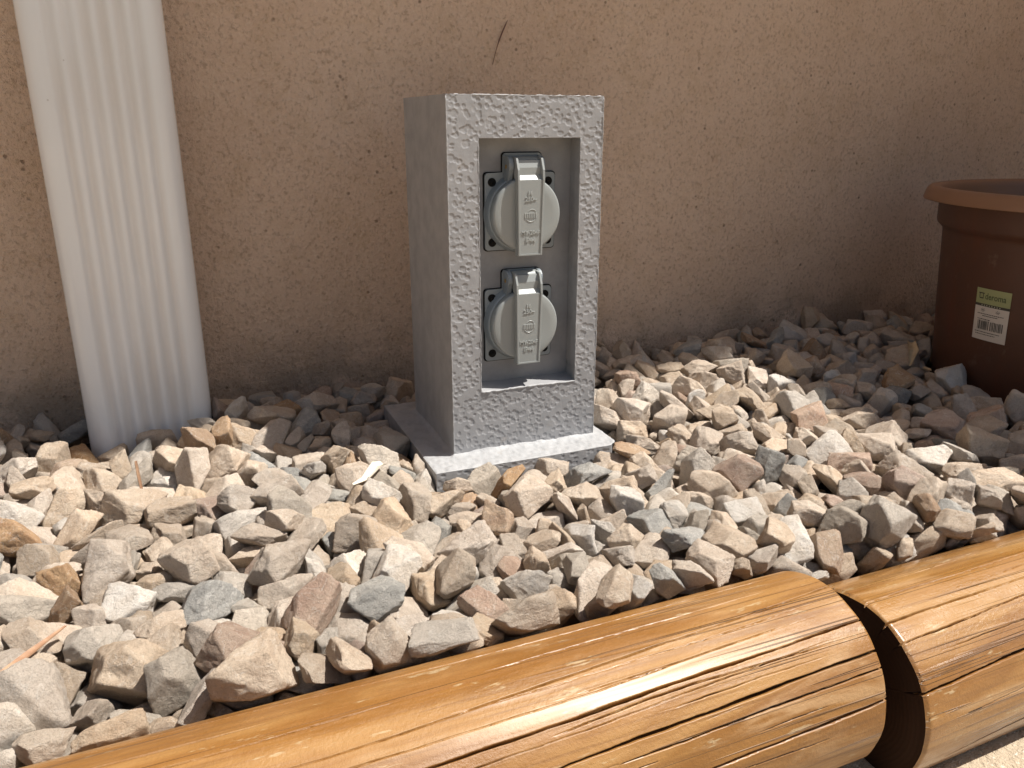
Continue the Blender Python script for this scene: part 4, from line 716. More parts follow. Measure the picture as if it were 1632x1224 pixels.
    (16,1,243,5622,2153,-193,72,-32,64,76), (17,4,340,8387,-1963,-52,21,-100,-62,-42), (19,4,237,9033,1268,-160,64,41,-46,-91), (8,1,281,-4161,1154,-153,51,12,-1,116),
    (16,0,205,-386,-1345,-147,7,-89,-88,-20), (13,1,340,2225,1931,-196,2,-26,-19,-123), (6,0,232,1548,-1028,-235,25,54,2,112), (12,0,294,-452,-1153,-235,48,-35,91,-65),
    (1,1,262,9143,1688,-43,71,52,49,78), (23,0,211,2574,-223,-204,22,-53,85,75), (8,6,239,2728,-1990,-154,10,86,93,1), (11,4,264,2558,1380,-174,83,45,-11,85),
    (12,0,321,-2283,826,-172,110,-17,61,4), (12,4,252,3353,-667,-237,110,-54,19,-28), (6,6,304,1749,1360,-217,108,57,36,-7), (12,1,282,3853,-617,-191,46,98,18,-64),
    (18,0,220,8197,-2687,-22,1,17,126,-5), (11,3,202,8794,-2628,5,27,-72,81,60), (7,5,214,10111,-2884,-204,34,14,30,-118), (23,1,224,8332,-2520,7,66,0,-50,-96),
    (17,1,252,1608,1641,-188,13,99,-69,37), (9,6,245,-453,-2429,-9,10,-31,-109,-56), (15,1,226,9703,-2044,-144,84,-60,-73,14), (4,1,275,9626,433,-154,16,27,41,116),
    (8,5,274,-4331,651,-203,80,13,37,-91), (2,0,331,5474,1376,-184,29,73,-1,100), (14,0,278,9762,1622,-188,5,-89,59,68), (11,0,246,8082,-1839,-98,50,6,0,-116),
    (23,0,265,5168,1545,-223,69,-65,10,-84), (16,6,242,1068,-2202,-197,106,22,64,-17), (7,0,340,-4377,-2490,20,60,85,64,-34), (16,1,215,-3845,-2465,-151,99,35,-65,28),
    (19,6,255,-2054,-956,-181,99,51,27,55), (19,1,323,5244,-1977,-65,41,-33,-69,93), (9,6,340,10060,318,-194,34,47,44,104), (1,3,338,4933,-1637,-138,70,97,35,-21),
    (7,5,320,3696,-100,-204,28,85,82,37), (6,0,328,6852,1610,-215,120,-15,-39,3), (13,1,273,2781,1254,-231,13,-60,-30,107), (0,0,311,5232,-113,-165,64,-99,-4,48),
    (0,1,269,-705,-2463,2,24,-10,-120,-33), (12,0,340,1870,-1639,-156,41,-89,66,-45), (16,0,245,7316,872,-164,103,27,-69,-9), (13,4,262,-883,-1613,-222,84,39,-10,86),
    (19,1,283,-2599,-1399,-152,26,-41,-113,31), (12,0,340,-4963,1553,-105,16,-26,62,106), (22,0,205,9464,582,-152,40,22,43,-110), (6,0,198,2705,-2542,2,71,-29,-41,-92),
    (18,0,268,7941,-2481,-25,96,1,-23,-80), (18,1,234,-3477,-537,-233,103,-54,-51,-1), (9,6,258,9808,2103,-173,41,-32,116,9), (16,0,206,9526,-2198,-137,30,-63,81,-69),
    (22,0,340,9040,-1921,-71,8,-50,116,13), (2,0,249,67,-1022,-137,120,-7,-3,41), (12,1,287,2864,639,-151,19,-95,-82,-1), (2,0,340,4189,1921,-151,29,66,-103,-15),
    (21,0,318,5320,-2300,-147,100,-1,-37,-69), (9,6,288,9367,-1362,-58,112,14,-40,-43), (23,1,253,-4282,-1340,-220,31,-39,-117,-6), (0,0,264,-3638,719,-219,35,31,-51,107),
    (14,6,220,-4114,1480,-142,104,-39,18,59), (23,0,242,9535,833,-168,42,-57,91,-52), (7,6,241,-1267,-2353,14,56,-10,76,85), (7,4,325,1389,1767,-189,7,5,-36,-122),
    (16,0,206,3762,-2099,-218,16,30,-93,80), (9,0,280,2224,802,-130,21,-76,-99,-11), (17,6,268,-4077,-2419,-70,84,94,20,1), (16,1,306,4461,-1871,-88,46,67,-51,83),
    (11,0,219,3146,386,-139,6,65,91,-59), (14,4,274,1841,1608,-147,98,17,12,78), (20,1,258,4653,-2232,-161,52,-1,-104,52), (2,1,219,-2271,-668,-139,7,48,116,16),
    (9,1,201,-4994,-884,-192,121,38,-7,-1), (12,0,320,6892,-1943,-18,62,23,-21,-106), (4,0,321,4080,-241,-222,102,48,24,53), (13,0,235,-5141,-2529,-218,84,63,-62,35),
    (15,6,262,-1146,-2209,-212,100,-59,-50,-15), (13,1,340,-2983,-2059,-173,45,12,-101,-61), (9,0,234,7908,-1580,-193,89,-71,-30,-48), (1,0,340,-4382,291,-178,26,86,-51,-73),
    (8,0,253,8496,-1004,-171,44,-45,101,43), (10,0,278,-3039,-1333,-126,81,-28,-47,81), (1,1,149,769,-1041,-143,51,-88,-45,-62), (10,0,208,4562,-1502,-137,1,-106,-69,-13),
    (19,0,272,2561,-2284,-68,81,-15,-71,-66), (15,1,240,-2815,-1787,-166,89,-61,-64,23), (5,6,221,1677,-2099,-216,46,91,38,65), (0,1,269,3548,-2265,-174,69,13,17,-104),
    (13,6,167,505,-2090,-124,99,-12,62,-49), (16,0,320,7944,859,-164,10,38,74,95), (11,1,200,1259,-2367,-167,25,-83,-90,20), (17,0,234,4532,186,-222,56,107,-16,36),
    (5,0,330,-2565,1376,-202,8,112,-45,39), (5,6,340,9160,-949,-44,109,-26,-59,16), (2,0,234,-2581,1053,-231,85,45,-63,54), (2,6,263,4286,236,-157,105,2,-7,-71),
    (3,6,340,2978,243,-138,18,-40,111,-43), (9,0,196,660,-1110,-166,44,-114,35,9), (17,0,301,-3359,1137,-164,55,-75,-83,23), (16,0,234,-637,-242,-154,80,2,53,-83),
    (15,0,203,9935,-455,-101,92,22,63,58), (13,6,268,-5383,-1872,-243,68,-3,81,-70), (1,0,228,-3408,-2491,-100,120,-12,37,-14), (20,0,248,8693,-2524,-24,20,1,7,-125),
    (19,6,293,5617,1096,-135,120,-37,13,12), (14,0,305,5848,1617,-91,93,25,-2,82), (3,0,250,9173,-1727,-144,111,25,35,-45), (19,6,294,-3534,-2209,-119,19,45,69,95),
    (5,6,282,-4386,1258,-128,43,-28,-26,-113), (3,0,267,2023,-2085,-175,80,46,-65,-59), (6,1,321,-4251,631,-90,56,42,23,-104), (5,4,340,8300,-536,-131,18,-50,-38,109),
    (22,1,228,-1422,1205,-193,1,-57,52,-101), (8,1,340,9108,1476,-117,23,-7,0,125), (15,1,280,3023,-893,-199,92,74,24,40), (2,1,340,-3716,-1241,-191,66,41,39,93),
    (3,6,339,-5165,-866,-171,79,59,61,53), (13,0,340,10056,-1543,-187,83,17,-18,93), (2,6,340,-2333,492,-167,24,-44,29,113), (9,4,290,-1447,-375,-153,23,66,-102,-29),
    (10,1,326,-721,586,-223,115,37,18,36), (5,0,233,-2753,-1277,-127,33,58,104,-29), (10,1,273,-2411,-1629,-142,35,42,-89,-72), (1,0,206,-62,-1197,-140,18,-26,-16,122),
    (9,0,293,-539,-2343,-101,65,-66,-72,49), (4,2,272,4494,979,-143,78,76,26,59), (13,2,265,4181,1091,-211,5,68,-5,-107), (11,6,316,8843,-2887,8,39,81,55,-71),
    (20,0,282,8841,-1679,-165,1,47,-64,-99), (22,5,311,-2298,-1269,-172,16,115,52,-4), (10,0,260,455,-802,-155,9,-87,-84,-36), (12,0,221,376,-2007,-222,46,55,11,-104),
    (0,1,291,-3444,-2091,-209,71,76,-18,-71), (3,0,291,7632,590,-173,19,70,55,-89), (14,0,233,6049,1778,-124,9,-108,64,-16), (15,0,254,3885,1460,-195,57,-82,40,-67),
    (3,0,268,-1396,-1319,-202,25,113,-51,-6), (12,6,289,219,-2205,-158,80,47,6,-86), (11,3,234,2717,861,-167,19,-122,27,-7), (10,0,340,1573,834,-88,122,-23,-13,24),
    (7,1,257,5028,1106,-169,102,22,-6,72), (0,1,235,6699,-2250,-150,13,-93,62,-59), (3,6,231,2376,837,-164,69,64,-29,-81), (14,0,225,8488,-855,-185,9,-12,55,114),
    (15,0,319,5235,487,-208,118,12,-44,-2), (2,0,317,-4351,15,-55,124,-28,-1,-2), (6,0,340,2980,-636,-200,73,88,-55,5), (12,6,232,4213,388,-232,50,25,52,-101),
    (4,0,257,3630,1415,-67,91,-10,-29,83), (0,5,274,9380,437,-145,33,-3,63,-105), (5,3,270,5836,2082,-233,111,-47,17,38), (5,1,188,-591,-1029,-151,121,-9,23,31),
    (14,0,340,3105,-2291,-107,122,12,-30,18), (13,1,230,-1700,-2026,-87,81,2,-71,-66), (16,0,274,3667,1148,-120,41,-96,-72,3), (12,0,190,-2310,682,-249,108,-47,33,32),
    (10,0,268,9810,-931,-155,46,-36,113,-5), (2,1,340,-4171,-1504,-110,102,-29,-4,-70), (4,0,242,4234,-256,-189,109,55,-21,29), (10,3,261,5269,1060,-184,87,60,4,70),
    (7,0,323,2697,121,-196,110,-10,-23,-58), (20,0,289,-3497,-2404,-208,13,65,55,93), (12,6,201,-1783,-1472,-199,5,-46,97,-68), (9,1,286,6016,-1982,-128,12,-61,-108,27),
    (6,0,298,2265,1413,-149,122,22,0,26), (1,0,192,624,-1828,-167,118,-45,1,-14), (16,0,266,-2316,-1818,-213,30,-60,-23,105), (3,1,234,7805,-1716,-132,15,-97,-65,48),
    (5,6,255,3476,1616,-94,62,-93,-50,-36), (3,0,312,1161,-2865,-177,113,33,47,11), (0,6,338,10072,1036,-218,102,5,41,64), (19,4,254,6811,1163,-173,98,44,62,-28),
    (13,0,313,-4471,-2320,-177,6,-105,-66,24), (9,2,278,-2796,1350,-147,116,-13,19,-47), (17,0,290,3750,-1419,-140,32,-5,-24,-120), (18,0,193,5163,-1562,-154,6,110,-62,12),
    (17,0,245,2039,-32,-180,14,-119,38,-21), (15,0,233,8277,-973,-187,17,61,-104,36), (12,0,211,4281,-2305,-107,95,31,-8,-78), (1,6,192,-2551,-2201,-170,11,-125,5,21),
    (4,2,268,-3875,-478,-218,53,54,19,-100), (7,0,261,506,-2387,-23,13,-52,115,-9), (16,0,246,1898,375,-228,40,-92,-43,-65), (13,3,198,105,-2426,-94,32,85,40,-79),
    (22,1,268,-959,1661,-176,116,-39,13,-29), (16,3,254,-3929,1113,-218,49,-19,-31,-111), (10,1,267,-1402,1791,-197,10,73,99,28), (5,1,340,-5084,-2262,-54,117,-21,14,-42),
    (13,0,276,9157,-2108,-119,19,125,6,12), (2,6,276,3995,-1885,-188,113,38,-23,-36), (10,0,232,9508,-2043,-112,99,-79,-4,-5), (5,0,250,4955,535,-232,62,22,51,-96),
    (19,1,322,-3729,-2012,-115,5,-43,61,-103), (15,0,289,4124,70,-68,41,79,-36,-84), (9,0,312,-4345,1850,-126,35,-102,66,13), (8,1,306,9983,-2294,-118,50,-11,-18,-115),
    (16,1,248,-5001,-1178,-201,24,-41,88,-78), (7,0,340,-3886,-2483,88,78,45,-88,15), (21,1,340,-3736,-1816,-213,84,82,1,-48), (12,1,340,-4684,-2195,-58,3,-8,96,83),
    (4,0,252,-2311,-2234,-134,80,-43,-71,-53), (22,0,254,4651,1583,-174,87,39,48,69), (23,0,262,-1192,1758,-183,123,-6,-30,-2), (19,1,260,-2994,-1747,-125,74,-95,37,-12),
    (19,1,245,-4418,1492,-170,93,-79,-34,-12), (14,0,246,5592,-2049,-161,13,125,-12,14), (20,0,263,-3185,1220,-183,26,87,87,-16), (19,1,272,1971,-599,-184,12,23,-123,-16),
    (20,0,272,-2023,638,-98,4,15,9,126), (22,0,315,4930,-1893,-92,115,2,-38,40), (1,6,210,3972,1847,-188,43,2,34,-115), (9,6,318,9418,-350,-199,37,-23,115,33),
    (11,0,340,6422,1992,-176,80,26,-15,-94), (23,0,244,-4034,-1745,-139,30,22,29,-118), (1,6,260,2398,-88,-153,53,50,-80,-67), (14,0,266,-40,-1898,-194,38,54,-71,-82),
    (21,0,340,3542,-1754,-164,12,-65,105,-26), (4,0,199,8323,-1651,-168,48,105,49,-22), (7,1,256,-5188,-1278,-198,99,-62,51,-1), (21,1,340,-5203,-370,-172,116,24,39,-26),
    (12,0,310,8516,132,-136,88,-83,-39,3), (22,6,189,-4498,-391,-139,66,1,25,-106), (1,0,229,7326,-1854,-215,9,-44,-94,-73), (9,1,284,9703,-1615,-142,11,-126,6,-6),
    (12,0,220,3966,-2050,-207,49,-85,-81,-1), (1,6,312,-4725,-1365,-204,8,-48,113,-30), (3,0,295,-2167,1222,-162,34,-87,-80,32), (6,0,322,-2603,-1843,-188,41,44,76,82),
    (19,0,282,854,-2237,-49,102,20,31,-66), (14,0,318,-4734,-1961,-226,12,65,97,49), (8,1,340,8844,-298,-185,23,1,-106,-66), (23,0,254,2113,317,-217,107,8,-64,-24),
    (20,6,272,7711,-2898,-31,42,-53,-104,-28), (5,0,321,2132,-1658,-206,79,-79,9,-60), (1,1,285,-4469,-1727,-212,32,14,-108,57), (14,5,318,-4714,2173,-197,4,-3,-74,-103),
    (19,0,223,-4127,114,-238,45,-80,60,64), (22,0,324,-4977,1343,-193,43,-113,-39,-3), (4,0,287,4554,-2083,-166,5,-44,-114,-36), (18,0,253,7606,1678,-152,5,118,-46,7),
    (23,5,295,9686,-544,-197,89,-43,-79,12), (21,0,302,3524,-7,-220,65,-84,-63,-30), (9,0,210,9596,-2137,-15,15,33,58,107), (10,0,340,9465,269,-203,21,62,89,62),
    (14,1,248,2651,-963,-215,63,-45,39,93), (21,1,339,5309,-1667,-171,83,-21,6,93), (12,2,324,3703,588,-121,88,13,-64,-64), (3,1,309,5321,712,-182,77,12,100,-3),
    (2,0,291,-1966,-2193,-83,76,-66,-69,-35), (2,0,279,6194,-2462,48,21,15,121,28), (1,0,278,550,1556,-191,37,-114,-30,28), (13,4,177,9207,1283,-186,84,59,-4,75),
    (17,1,219,-2011,105,-157,124,-27,8,-4), (11,1,301,2264,-1891,-201,35,17,-116,-32), (14,6,287,3496,575,-195,22,42,38,112), (8,1,179,8913,1351,-134,99,30,-22,-71),
    (20,0,340,-2949,-160,-226,1,-10,103,-73), (15,1,296,1528,1119,-194,34,115,-17,-39), (17,4,227,5557,788,-155,16,121,21,-30), (22,6,289,-445,-1921,-148,40,94,48,58),
    (20,0,266,3174,-984,-203,40,5,-106,-57), (5,1,250,4772,-1422,-191,17,59,110,19), (9,0,225,6416,-2149,-63,83,53,-32,-74), (23,0,324,104,-2034,-185,51,39,31,-106),
    (3,4,279,6322,-2003,-193,93,-20,-84,4), (3,1,270,5433,1033,-221,98,7,22,-77), (12,0,290,3288,-58,-162,30,105,-62,16), (23,6,301,-1532,-2118,-191,10,-9,-122,34),
    (22,1,340,-3424,2153,-221,98,81,2,6), (4,1,254,8609,-1756,-110,43,-71,-47,84), (9,0,226,4852,463,-208,98,-40,71,0), (0,1,216,3759,694,-80,15,62,88,-65),
    (20,6,227,1819,-1214,-103,114,0,-46,-30), (17,1,221,5142,-1005,-145,12,-68,-52,93), (17,4,289,10120,-245,-202,36,52,-99,-48), (6,4,340,6125,2149,-186,37,106,46,-38),
    (3,0,266,3951,673,-103,29,-2,123,-7), (16,1,313,10048,661,-86,81,55,-58,56), (15,6,268,-5355,112,-157,111,36,-11,-49), (23,1,257,1147,-2324,-86,106,-23,-62,20),
    (14,6,338,-5358,363,-135,18,-1,-124,-22), (20,1,246,3384,30,-105,78,-74,19,-64), (19,0,275,3300,536,-150,20,-99,18,75), (4,0,221,-4516,-150,-95,7,57,112,-16),
    (3,1,204,8896,-133,-118,88,-17,-48,-76), (0,1,186,4366,1865,-135,117,-12,-23,42), (22,1,240,215,-1726,-116,25,8,-118,38), (16,0,340,6890,-2320,-13,36,55,-102,37),
    (19,0,171,3709,-1666,-96,35,38,105,-49), (19,0,253,-4109,-839,-123,91,66,-33,-48), (23,0,340,-3464,-1999,-18,122,-1,-19,-29), (13,0,223,-3714,432,-96,73,19,-27,99),
    (22,6,259,-5185,1465,-205,79,-57,-54,-61), (3,1,312,7917,-2027,-88,31,-27,71,-97), (13,2,233,-1972,1319,-184,23,20,-67,103), (11,2,253,8450,-1757,-37,47,100,-31,-55),
    (1,1,217,5104,-1227,-75,51,26,83,77), (12,1,270,3195,-455,-129,62,5,32,106), (2,0,255,4779,-2061,-123,88,20,-6,-90), (20,0,258,4083,-2091,-160,42,-83,-82,27),
    (2,6,223,7469,1441,-181,26,110,-58,-12), (21,4,182,-2403,-1895,-153,21,82,77,55), (2,0,263,-4050,1244,-88,13,62,-110,-8), (12,0,255,-4463,-2398,48,50,38,67,-88),
    (13,0,254,1399,-1396,-152,89,20,21,86), (9,0,315,-4644,415,-173,26,87,69,-55), (1,0,216,2173,-534,-116,114,3,21,52), (8,5,241,-4649,1796,-114,79,13,-41,90),
    (14,1,274,-3070,-2451,66,34,-52,109,19), (16,0,229,3228,-1053,-83,9,-84,86,38), (8,0,249,-3986,129,-107,4,37,89,-83), (16,1,331,3804,1990,-111,108,3,-7,66),
    (6,0,259,4256,-1617,-175,21,16,123,17), (0,1,254,-2220,-1121,-103,58,-110,22,10), (5,1,180,3161,204,-166,38,62,-30,-100), (4,4,293,8429,-725,-100,119,35,6,28),
    (9,1,225,-1420,243,-163,58,25,106,-31), (3,1,214,7723,733,-178,47,-117,-7,9), (10,1,290,-2946,-2258,-74,49,23,13,-114), (22,0,294,-5421,903,-191,21,94,74,-38),
    (14,5,330,4633,-2035,11,38,-63,-99,31), (9,0,239,986,-2370,-8,76,-41,45,-81), (2,1,214,-4765,-2556,87,36,100,-70,-2), (1,4,230,2173,-2396,-103,16,-24,123,-15),
    (4,0,199,-4842,-2522,-152,35,44,-4,114), (1,1,153,6252,1123,-161,52,-25,-27,110), (12,1,266,8886,-1232,-89,46,-21,-89,75), (3,6,212,3264,1240,-131,43,37,94,-64),
    (3,0,208,552,-2155,-51,30,-91,-47,68), (20,5,289,9721,-2907,-153,6,27,-103,69), (9,1,201,337,-1633,-166,23,5,124,-14), (11,0,289,8734,-1616,-42,119,-26,-1,37),
    (5,3,300,-4761,1435,-131,23,45,-114,-25), (5,6,168,-4525,-1281,-141,17,-38,-118,-22), (19,1,250,-5418,-2262,-59,55,90,15,69), (15,0,248,9451,-1870,-53,38,-24,118,-15),
    (23,5,193,-2633,-1167,-106,110,-19,-31,-53), (0,0,322,5278,-2250,-72,102,52,-55,-10), (16,1,268,4370,-2288,12,124,-3,18,-20), (20,0,261,6092,-1868,-223,3,106,27,65),
    (6,0,259,9068,123,-143,28,-11,-123,-4), (12,0,241,-3131,-710,-153,105,18,-36,-58), (12,6,277,-5079,-576,-138,55,-77,-69,49), (17,0,340,8259,-1203,-112,101,-67,10,36),
    (19,0,284,-3673,1361,-99,42,-36,-106,42), (16,0,329,10074,1370,-188,64,-40,94,-39), (3,0,271,8522,-1388,-124,119,38,-13,15), (2,2,204,-3303,-1243,-107,47,103,-49,-30),
    (5,1,228,8169,-1601,-123,91,-14,-64,60), (20,1,225,7570,-2256,-139,103,68,-29,8), (7,4,253,8322,2146,-77,106,16,-62,-29), (18,3,221,5564,920,-179,23,5,110,-59),
    (22,0,291,-4981,-352,-150,68,-42,12,98), (1,0,256,-4797,-1171,-150,16,-84,21,-91), (19,6,340,8068,1538,24,79,-16,1,98), (7,3,229,6522,1916,-51,52,-11,-115,-5),
    (14,6,264,3522,-1547,-98,85,1,41,85), (23,0,277,9170,514,0,113,-33,-7,-48), (23,0,340,8711,1383,-87,126,-5,-11,-14), (12,0,340,-3589,-787,-111,94,-53,-65,-14),
    (20,4,340,6247,-1884,-240,35,-109,-53,-12), (2,5,229,7549,-1556,-81,116,-8,-3,-52), (22,6,219,3149,-1166,-182,41,97,-39,-59), (12,6,278,9009,478,-141,61,-73,76,-37),
    (3,4,232,-2210,210,-118,26,-112,40,37), (23,6,314,6635,2044,-187,73,68,-75,22), (5,1,274,7103,922,-109,34,-63,79,69), (8,0,340,-1577,1761,-151,19,22,121,-26),
    (15,1,249,3441,1228,-74,105,-34,-8,63), (2,2,195,-1926,709,-52,88,-7,34,84), (19,5,282,8581,325,-41,24,-111,14,56), (14,1,292,5627,-1533,-233,19,25,-100,-71),
    (6,1,335,-3318,-2255,-25,39,-67,-98,-20), (15,1,239,-745,-2364,-95,106,-70,8,-7), (20,0,214,659,-1244,-118,43,115,22,24), (1,0,219,9216,-2527,-16,115,-49,12,-18),
    (0,1,264,9348,268,-143,62,-46,99,-19), (4,0,251,104,-1625,-115,6,-47,55,104), (22,6,229,5463,-2299,42,36,39,-115,-2), (19,6,218,-1856,-476,-122,111,-25,6,-55),
    (3,3,340,8769,-2279,-13,62,-1,99,50), (10,4,226,4401,-806,-225,76,48,28,85), (21,2,234,2923,-2039,-112,74,19,8,101), (16,0,340,-4196,1616,-14,12,-92,-69,-52),
    (6,0,333,9292,-1538,-184,79,-25,-3,-96), (13,6,340,9667,-1799,-73,57,-108,-7,-35), (16,4,266,-4085,-555,-54,35,-90,-81,-10), (23,2,258,-3767,1837,-145,35,115,-39,11),
    (21,1,267,6235,-2047,-145,66,41,-43,-91), (16,0,202,-4606,1603,-156,92,19,1,86), (2,2,232,-4874,223,-140,39,-110,25,-44), (19,0,168,-3709,-1520,-100,53,46,-99,-35),
    (13,0,231,9885,-597,-59,54,-100,-47,-33), (8,2,288,-482,-2075,-129,115,45,-28,-10), (22,0,222,-2290,-1051,-153,64,-35,-70,77), (11,1,247,-2423,957,-204,44,-105,-12,56),
    (1,1,194,-5260,561,-182,12,-44,118,-3), (3,3,255,1732,-2309,-87,42,-1,114,-36), (14,6,238,-4504,832,-28,125,-23,-3,10), (21,0,229,4451,-628,-168,1,14,99,78),
    (0,1,264,-2354,-549,-69,12,13,124,-22), (16,0,229,-4069,-1377,-28,24,-42,-17,-116), (16,0,291,-4516,-1463,-80,32,-5,-101,70), (18,0,248,2723,671,-100,95,-30,-14,78),
    (7,4,207,9570,1580,-154,42,-1,76,92), (7,1,286,6227,1326,-160,112,58,2,17), (17,0,268,7028,1475,-118,96,-45,9,70), (8,1,246,-3961,1375,-128,14,44,55,105),
    (23,0,249,-1511,-1461,-163,85,-73,-44,-42), (18,0,242,7830,1533,-127,7,20,105,67), (10,1,291,9332,-2116,-21,102,-45,-19,57), (22,0,337,7198,-1811,17,84,46,-84,-4),
    (14,0,289,-771,221,-185,34,-79,-92,17), (17,6,233,-1786,-2436,20,55,113,-16,1), (16,6,249,8567,811,-150,5,-3,-113,57), (11,1,213,-3924,274,-145,77,82,58,-4),
    (23,5,202,2484,43,-178,77,-101,-6,8), (18,0,251,-907,1824,-135,31,79,21,-92), (7,5,266,8163,-2027,-95,120,-6,9,-41), (11,1,283,9238,965,-113,69,-34,-99,-19),
    (14,0,219,3791,-1977,-155,108,-61,26,12), (14,0,159,8861,387,-152,97,-13,34,-74), (2,1,241,2482,723,-139,35,-71,-93,35), (22,0,320,5160,2077,-95,49,24,-87,-75),
    (16,2,290,3903,137,-115,13,-5,-12,-126), (14,6,234,4851,2093,-185,73,-81,40,52), (8,0,279,-2079,-1239,-121,121,-32,6,22), (9,0,235,-5047,-783,-85,14,50,86,-77),
    (4,6,240,4499,-1265,-218,49,-59,35,95), (22,5,247,-2893,910,-190,45,93,15,-73), (16,0,324,8753,1874,-147,115,48,-8,-23), (2,0,340,8528,-315,-82,35,64,-39,96),
    (17,4,285,7702,-2399,-29,9,-8,-122,34), (8,0,200,-2373,256,-103,2,108,-54,41), (4,0,186,1870,1308,-160,85,-51,-64,-47), (3,0,340,-4940,-1363,-84,28,-8,120,-31),
    (22,0,221,-733,1997,-157,93,60,-39,-49), (3,6,340,-4049,-321,-94,3,-26,-17,-123), (17,4,216,3262,-813,-207,11,58,-81,-77), (21,1,240,593,-652,-166,106,-52,-46,-7),
    (1,2,214,-4463,-1881,-109,16,21,77,-97), (1,0,226,9365,-2374,-46,101,-65,9,-41), (12,1,177,2673,778,-63,94,-10,-3,85), (0,0,278,2941,881,-159,79,38,-19,-90),
    (9,1,257,-3159,-1799,-243,78,67,64,38), (15,4,237,-3864,-727,-169,114,0,-51,22), (14,1,237,-2092,-2127,-114,91,71,51,13), (6,5,248,5193,-1518,-88,95,9,17,82),
    (7,0,198,-3497,-456,-87,90,33,-11,-82), (23,0,278,-4917,-1977,-137,68,52,25,90), (13,0,229,1965,1592,-114,71,-46,-88,35), (15,1,282,9579,1986,-136,66,19,-67,83),
    (20,0,258,4699,-1593,-136,30,-64,-104,16), (3,3,299,7317,1618,-114,112,-26,50,-19), (6,0,333,-1508,-280,-17,11,111,56,21), (6,0,240,7898,1098,-130,126,9,-12,8),
    (9,1,236,-3686,-2348,-86,108,44,-16,47), (6,0,220,-3525,1137,-113,1,-90,87,-18), (10,6,213,5801,1805,-164,90,-33,57,-61), (7,4,281,-2943,-897,-189,91,23,9,-86),
    (18,0,201,-878,-762,-108,9,53,-115,-8), (18,1,331,7748,2106,-188,45,-81,-87,-7), (12,1,205,4414,-2149,-103,79,25,22,93), (4,0,225,-4468,510,-194,24,23,-17,-121),
    (8,6,312,4155,-250,-71,5,-93,83,-25), (16,1,263,1950,962,-189,57,86,62,-41), (14,1,276,-1005,-2001,-122,28,50,85,76), (18,0,304,-3836,582,-85,31,-39,117,-1),
    (10,1,187,-58,-1669,-172,53,-58,39,92), (6,0,257,4355,2050,-109,17,85,-64,-67), (16,1,277,9827,-86,-179,60,-20,35,104), (5,4,240,8198,909,-117,7,-68,106,-12),
    (0,6,280,10066,448,-87,124,11,-21,-9), (22,4,237,3469,826,-108,73,-16,-27,99), (17,1,249,6159,-2112,32,19,-81,91,-30), (19,0,310,8134,-665,-154,114,-33,-40,-21),
    (14,6,310,4746,716,-212,53,-54,102,-6), (9,1,310,2785,411,-147,125,19,-12,-2), (8,5,252,9260,-1100,-122,74,-57,76,-42), (23,0,267,1423,1978,-128,9,76,101,-10),
    (17,0,328,8226,-1760,28,93,-10,-29,-81), (7,6,298,-3372,-716,-115,52,-111,33,-8), (14,0,320,-2091,-1784,-94,30,-110,50,23), (20,0,290,5782,-2396,-13,42,9,-77,91),
    (23,1,205,1125,-2156,-17,28,-77,64,-73), (12,1,261,1122,-1000,-123,46,-114,30,-13), (13,1,340,-4473,-1006,-118,16,8,5,-126), (3,0,265,-4268,1370,-71,73,-73,-9,-73),
    (3,1,322,621,-935,-91,83,-22,2,93), (21,0,269,3458,734,-187,29,54,-103,43), (8,0,303,1590,-1968,-185,52,69,-91,-19), (6,0,270,9199,1892,-101,24,21,26,120),
    (0,5,219,405,-1320,-215,59,-60,-70,-63), (18,0,250,-4329,-569,-121,26,-74,99,13), (1,1,231,8642,637,-160,17,-36,-42,113), (15,0,232,-1128,-2375,-101,118,-34,-30,13),
    (11,4,241,275,-2383,-125,25,-121,-21,-22), (12,0,310,4932,220,-124,122,-32,-1,15), (2,0,222,-1739,-17,-184,4,-98,-78,-23), (13,0,213,1414,-1828,-178,20,-54,-102,50),
    (21,1,224,5759,1013,-109,66,-58,-74,54), (2,0,234,2984,-1877,-107,34,-70,99,15), (22,6,249,4141,1717,-17,81,3,35,-92), (8,1,274,445,1824,-158,6,-86,-83,43),
    (11,0,300,-4708,738,0,1,-44,-119,2), (15,3,242,7934,1284,-84,25,-12,25,-121), (14,0,289,-5221,-460,-82,111,21,55,-20), (4,0,226,8654,427,-172,9,-107,-64,19),
    (22,4,213,-2483,-2471,-106,12,-34,111,49), (9,0,276,3548,1943,-175,27,81,89,-30), (9,5,273,2620,-1780,-89,35,-60,-60,87), (3,0,250,-1636,525,-89,60,59,79,53),
    (1,0,218,4111,-1375,-155,56,-57,16,97), (16,0,197,-2490,-2306,-92,7,70,-94,-48), (3,0,298,-4131,-2437,107,6,27,124,-8), (7,4,254,9902,-1756,-50,106,-65,27,7),
    (14,0,262,7451,-1917,-8,38,-102,22,62), (19,4,340,8974,1513,41,54,-84,-64,44), (18,0,253,7705,-2015,-113,80,39,-29,-86), (23,0,235,9234,-1795,-85,98,-64,-50,3),
    (16,0,303,8887,933,-33,66,-56,93,5), (8,0,261,-2471,-1832,-123,83,37,-25,-85), (12,1,203,-4752,-2033,-105,34,-53,85,-70), (19,0,279,4438,1279,-168,50,90,-47,58),
    (2,4,252,-1410,-2235,-140,50,34,-98,-53), (15,1,227,6384,1526,-126,55,24,19,111), (12,1,275,2751,1401,-116,16,86,81,-44), (7,1,216,2724,-480,-134,109,-60,-3,26),
    (22,0,232,4588,-1720,-167,122,-4,29,-21), (4,0,310,6708,1716,-177,24,17,41,116), (9,0,207,4417,49,-117,63,14,-95,-53), (2,0,267,9220,-161,-84,18,-64,-108,9),
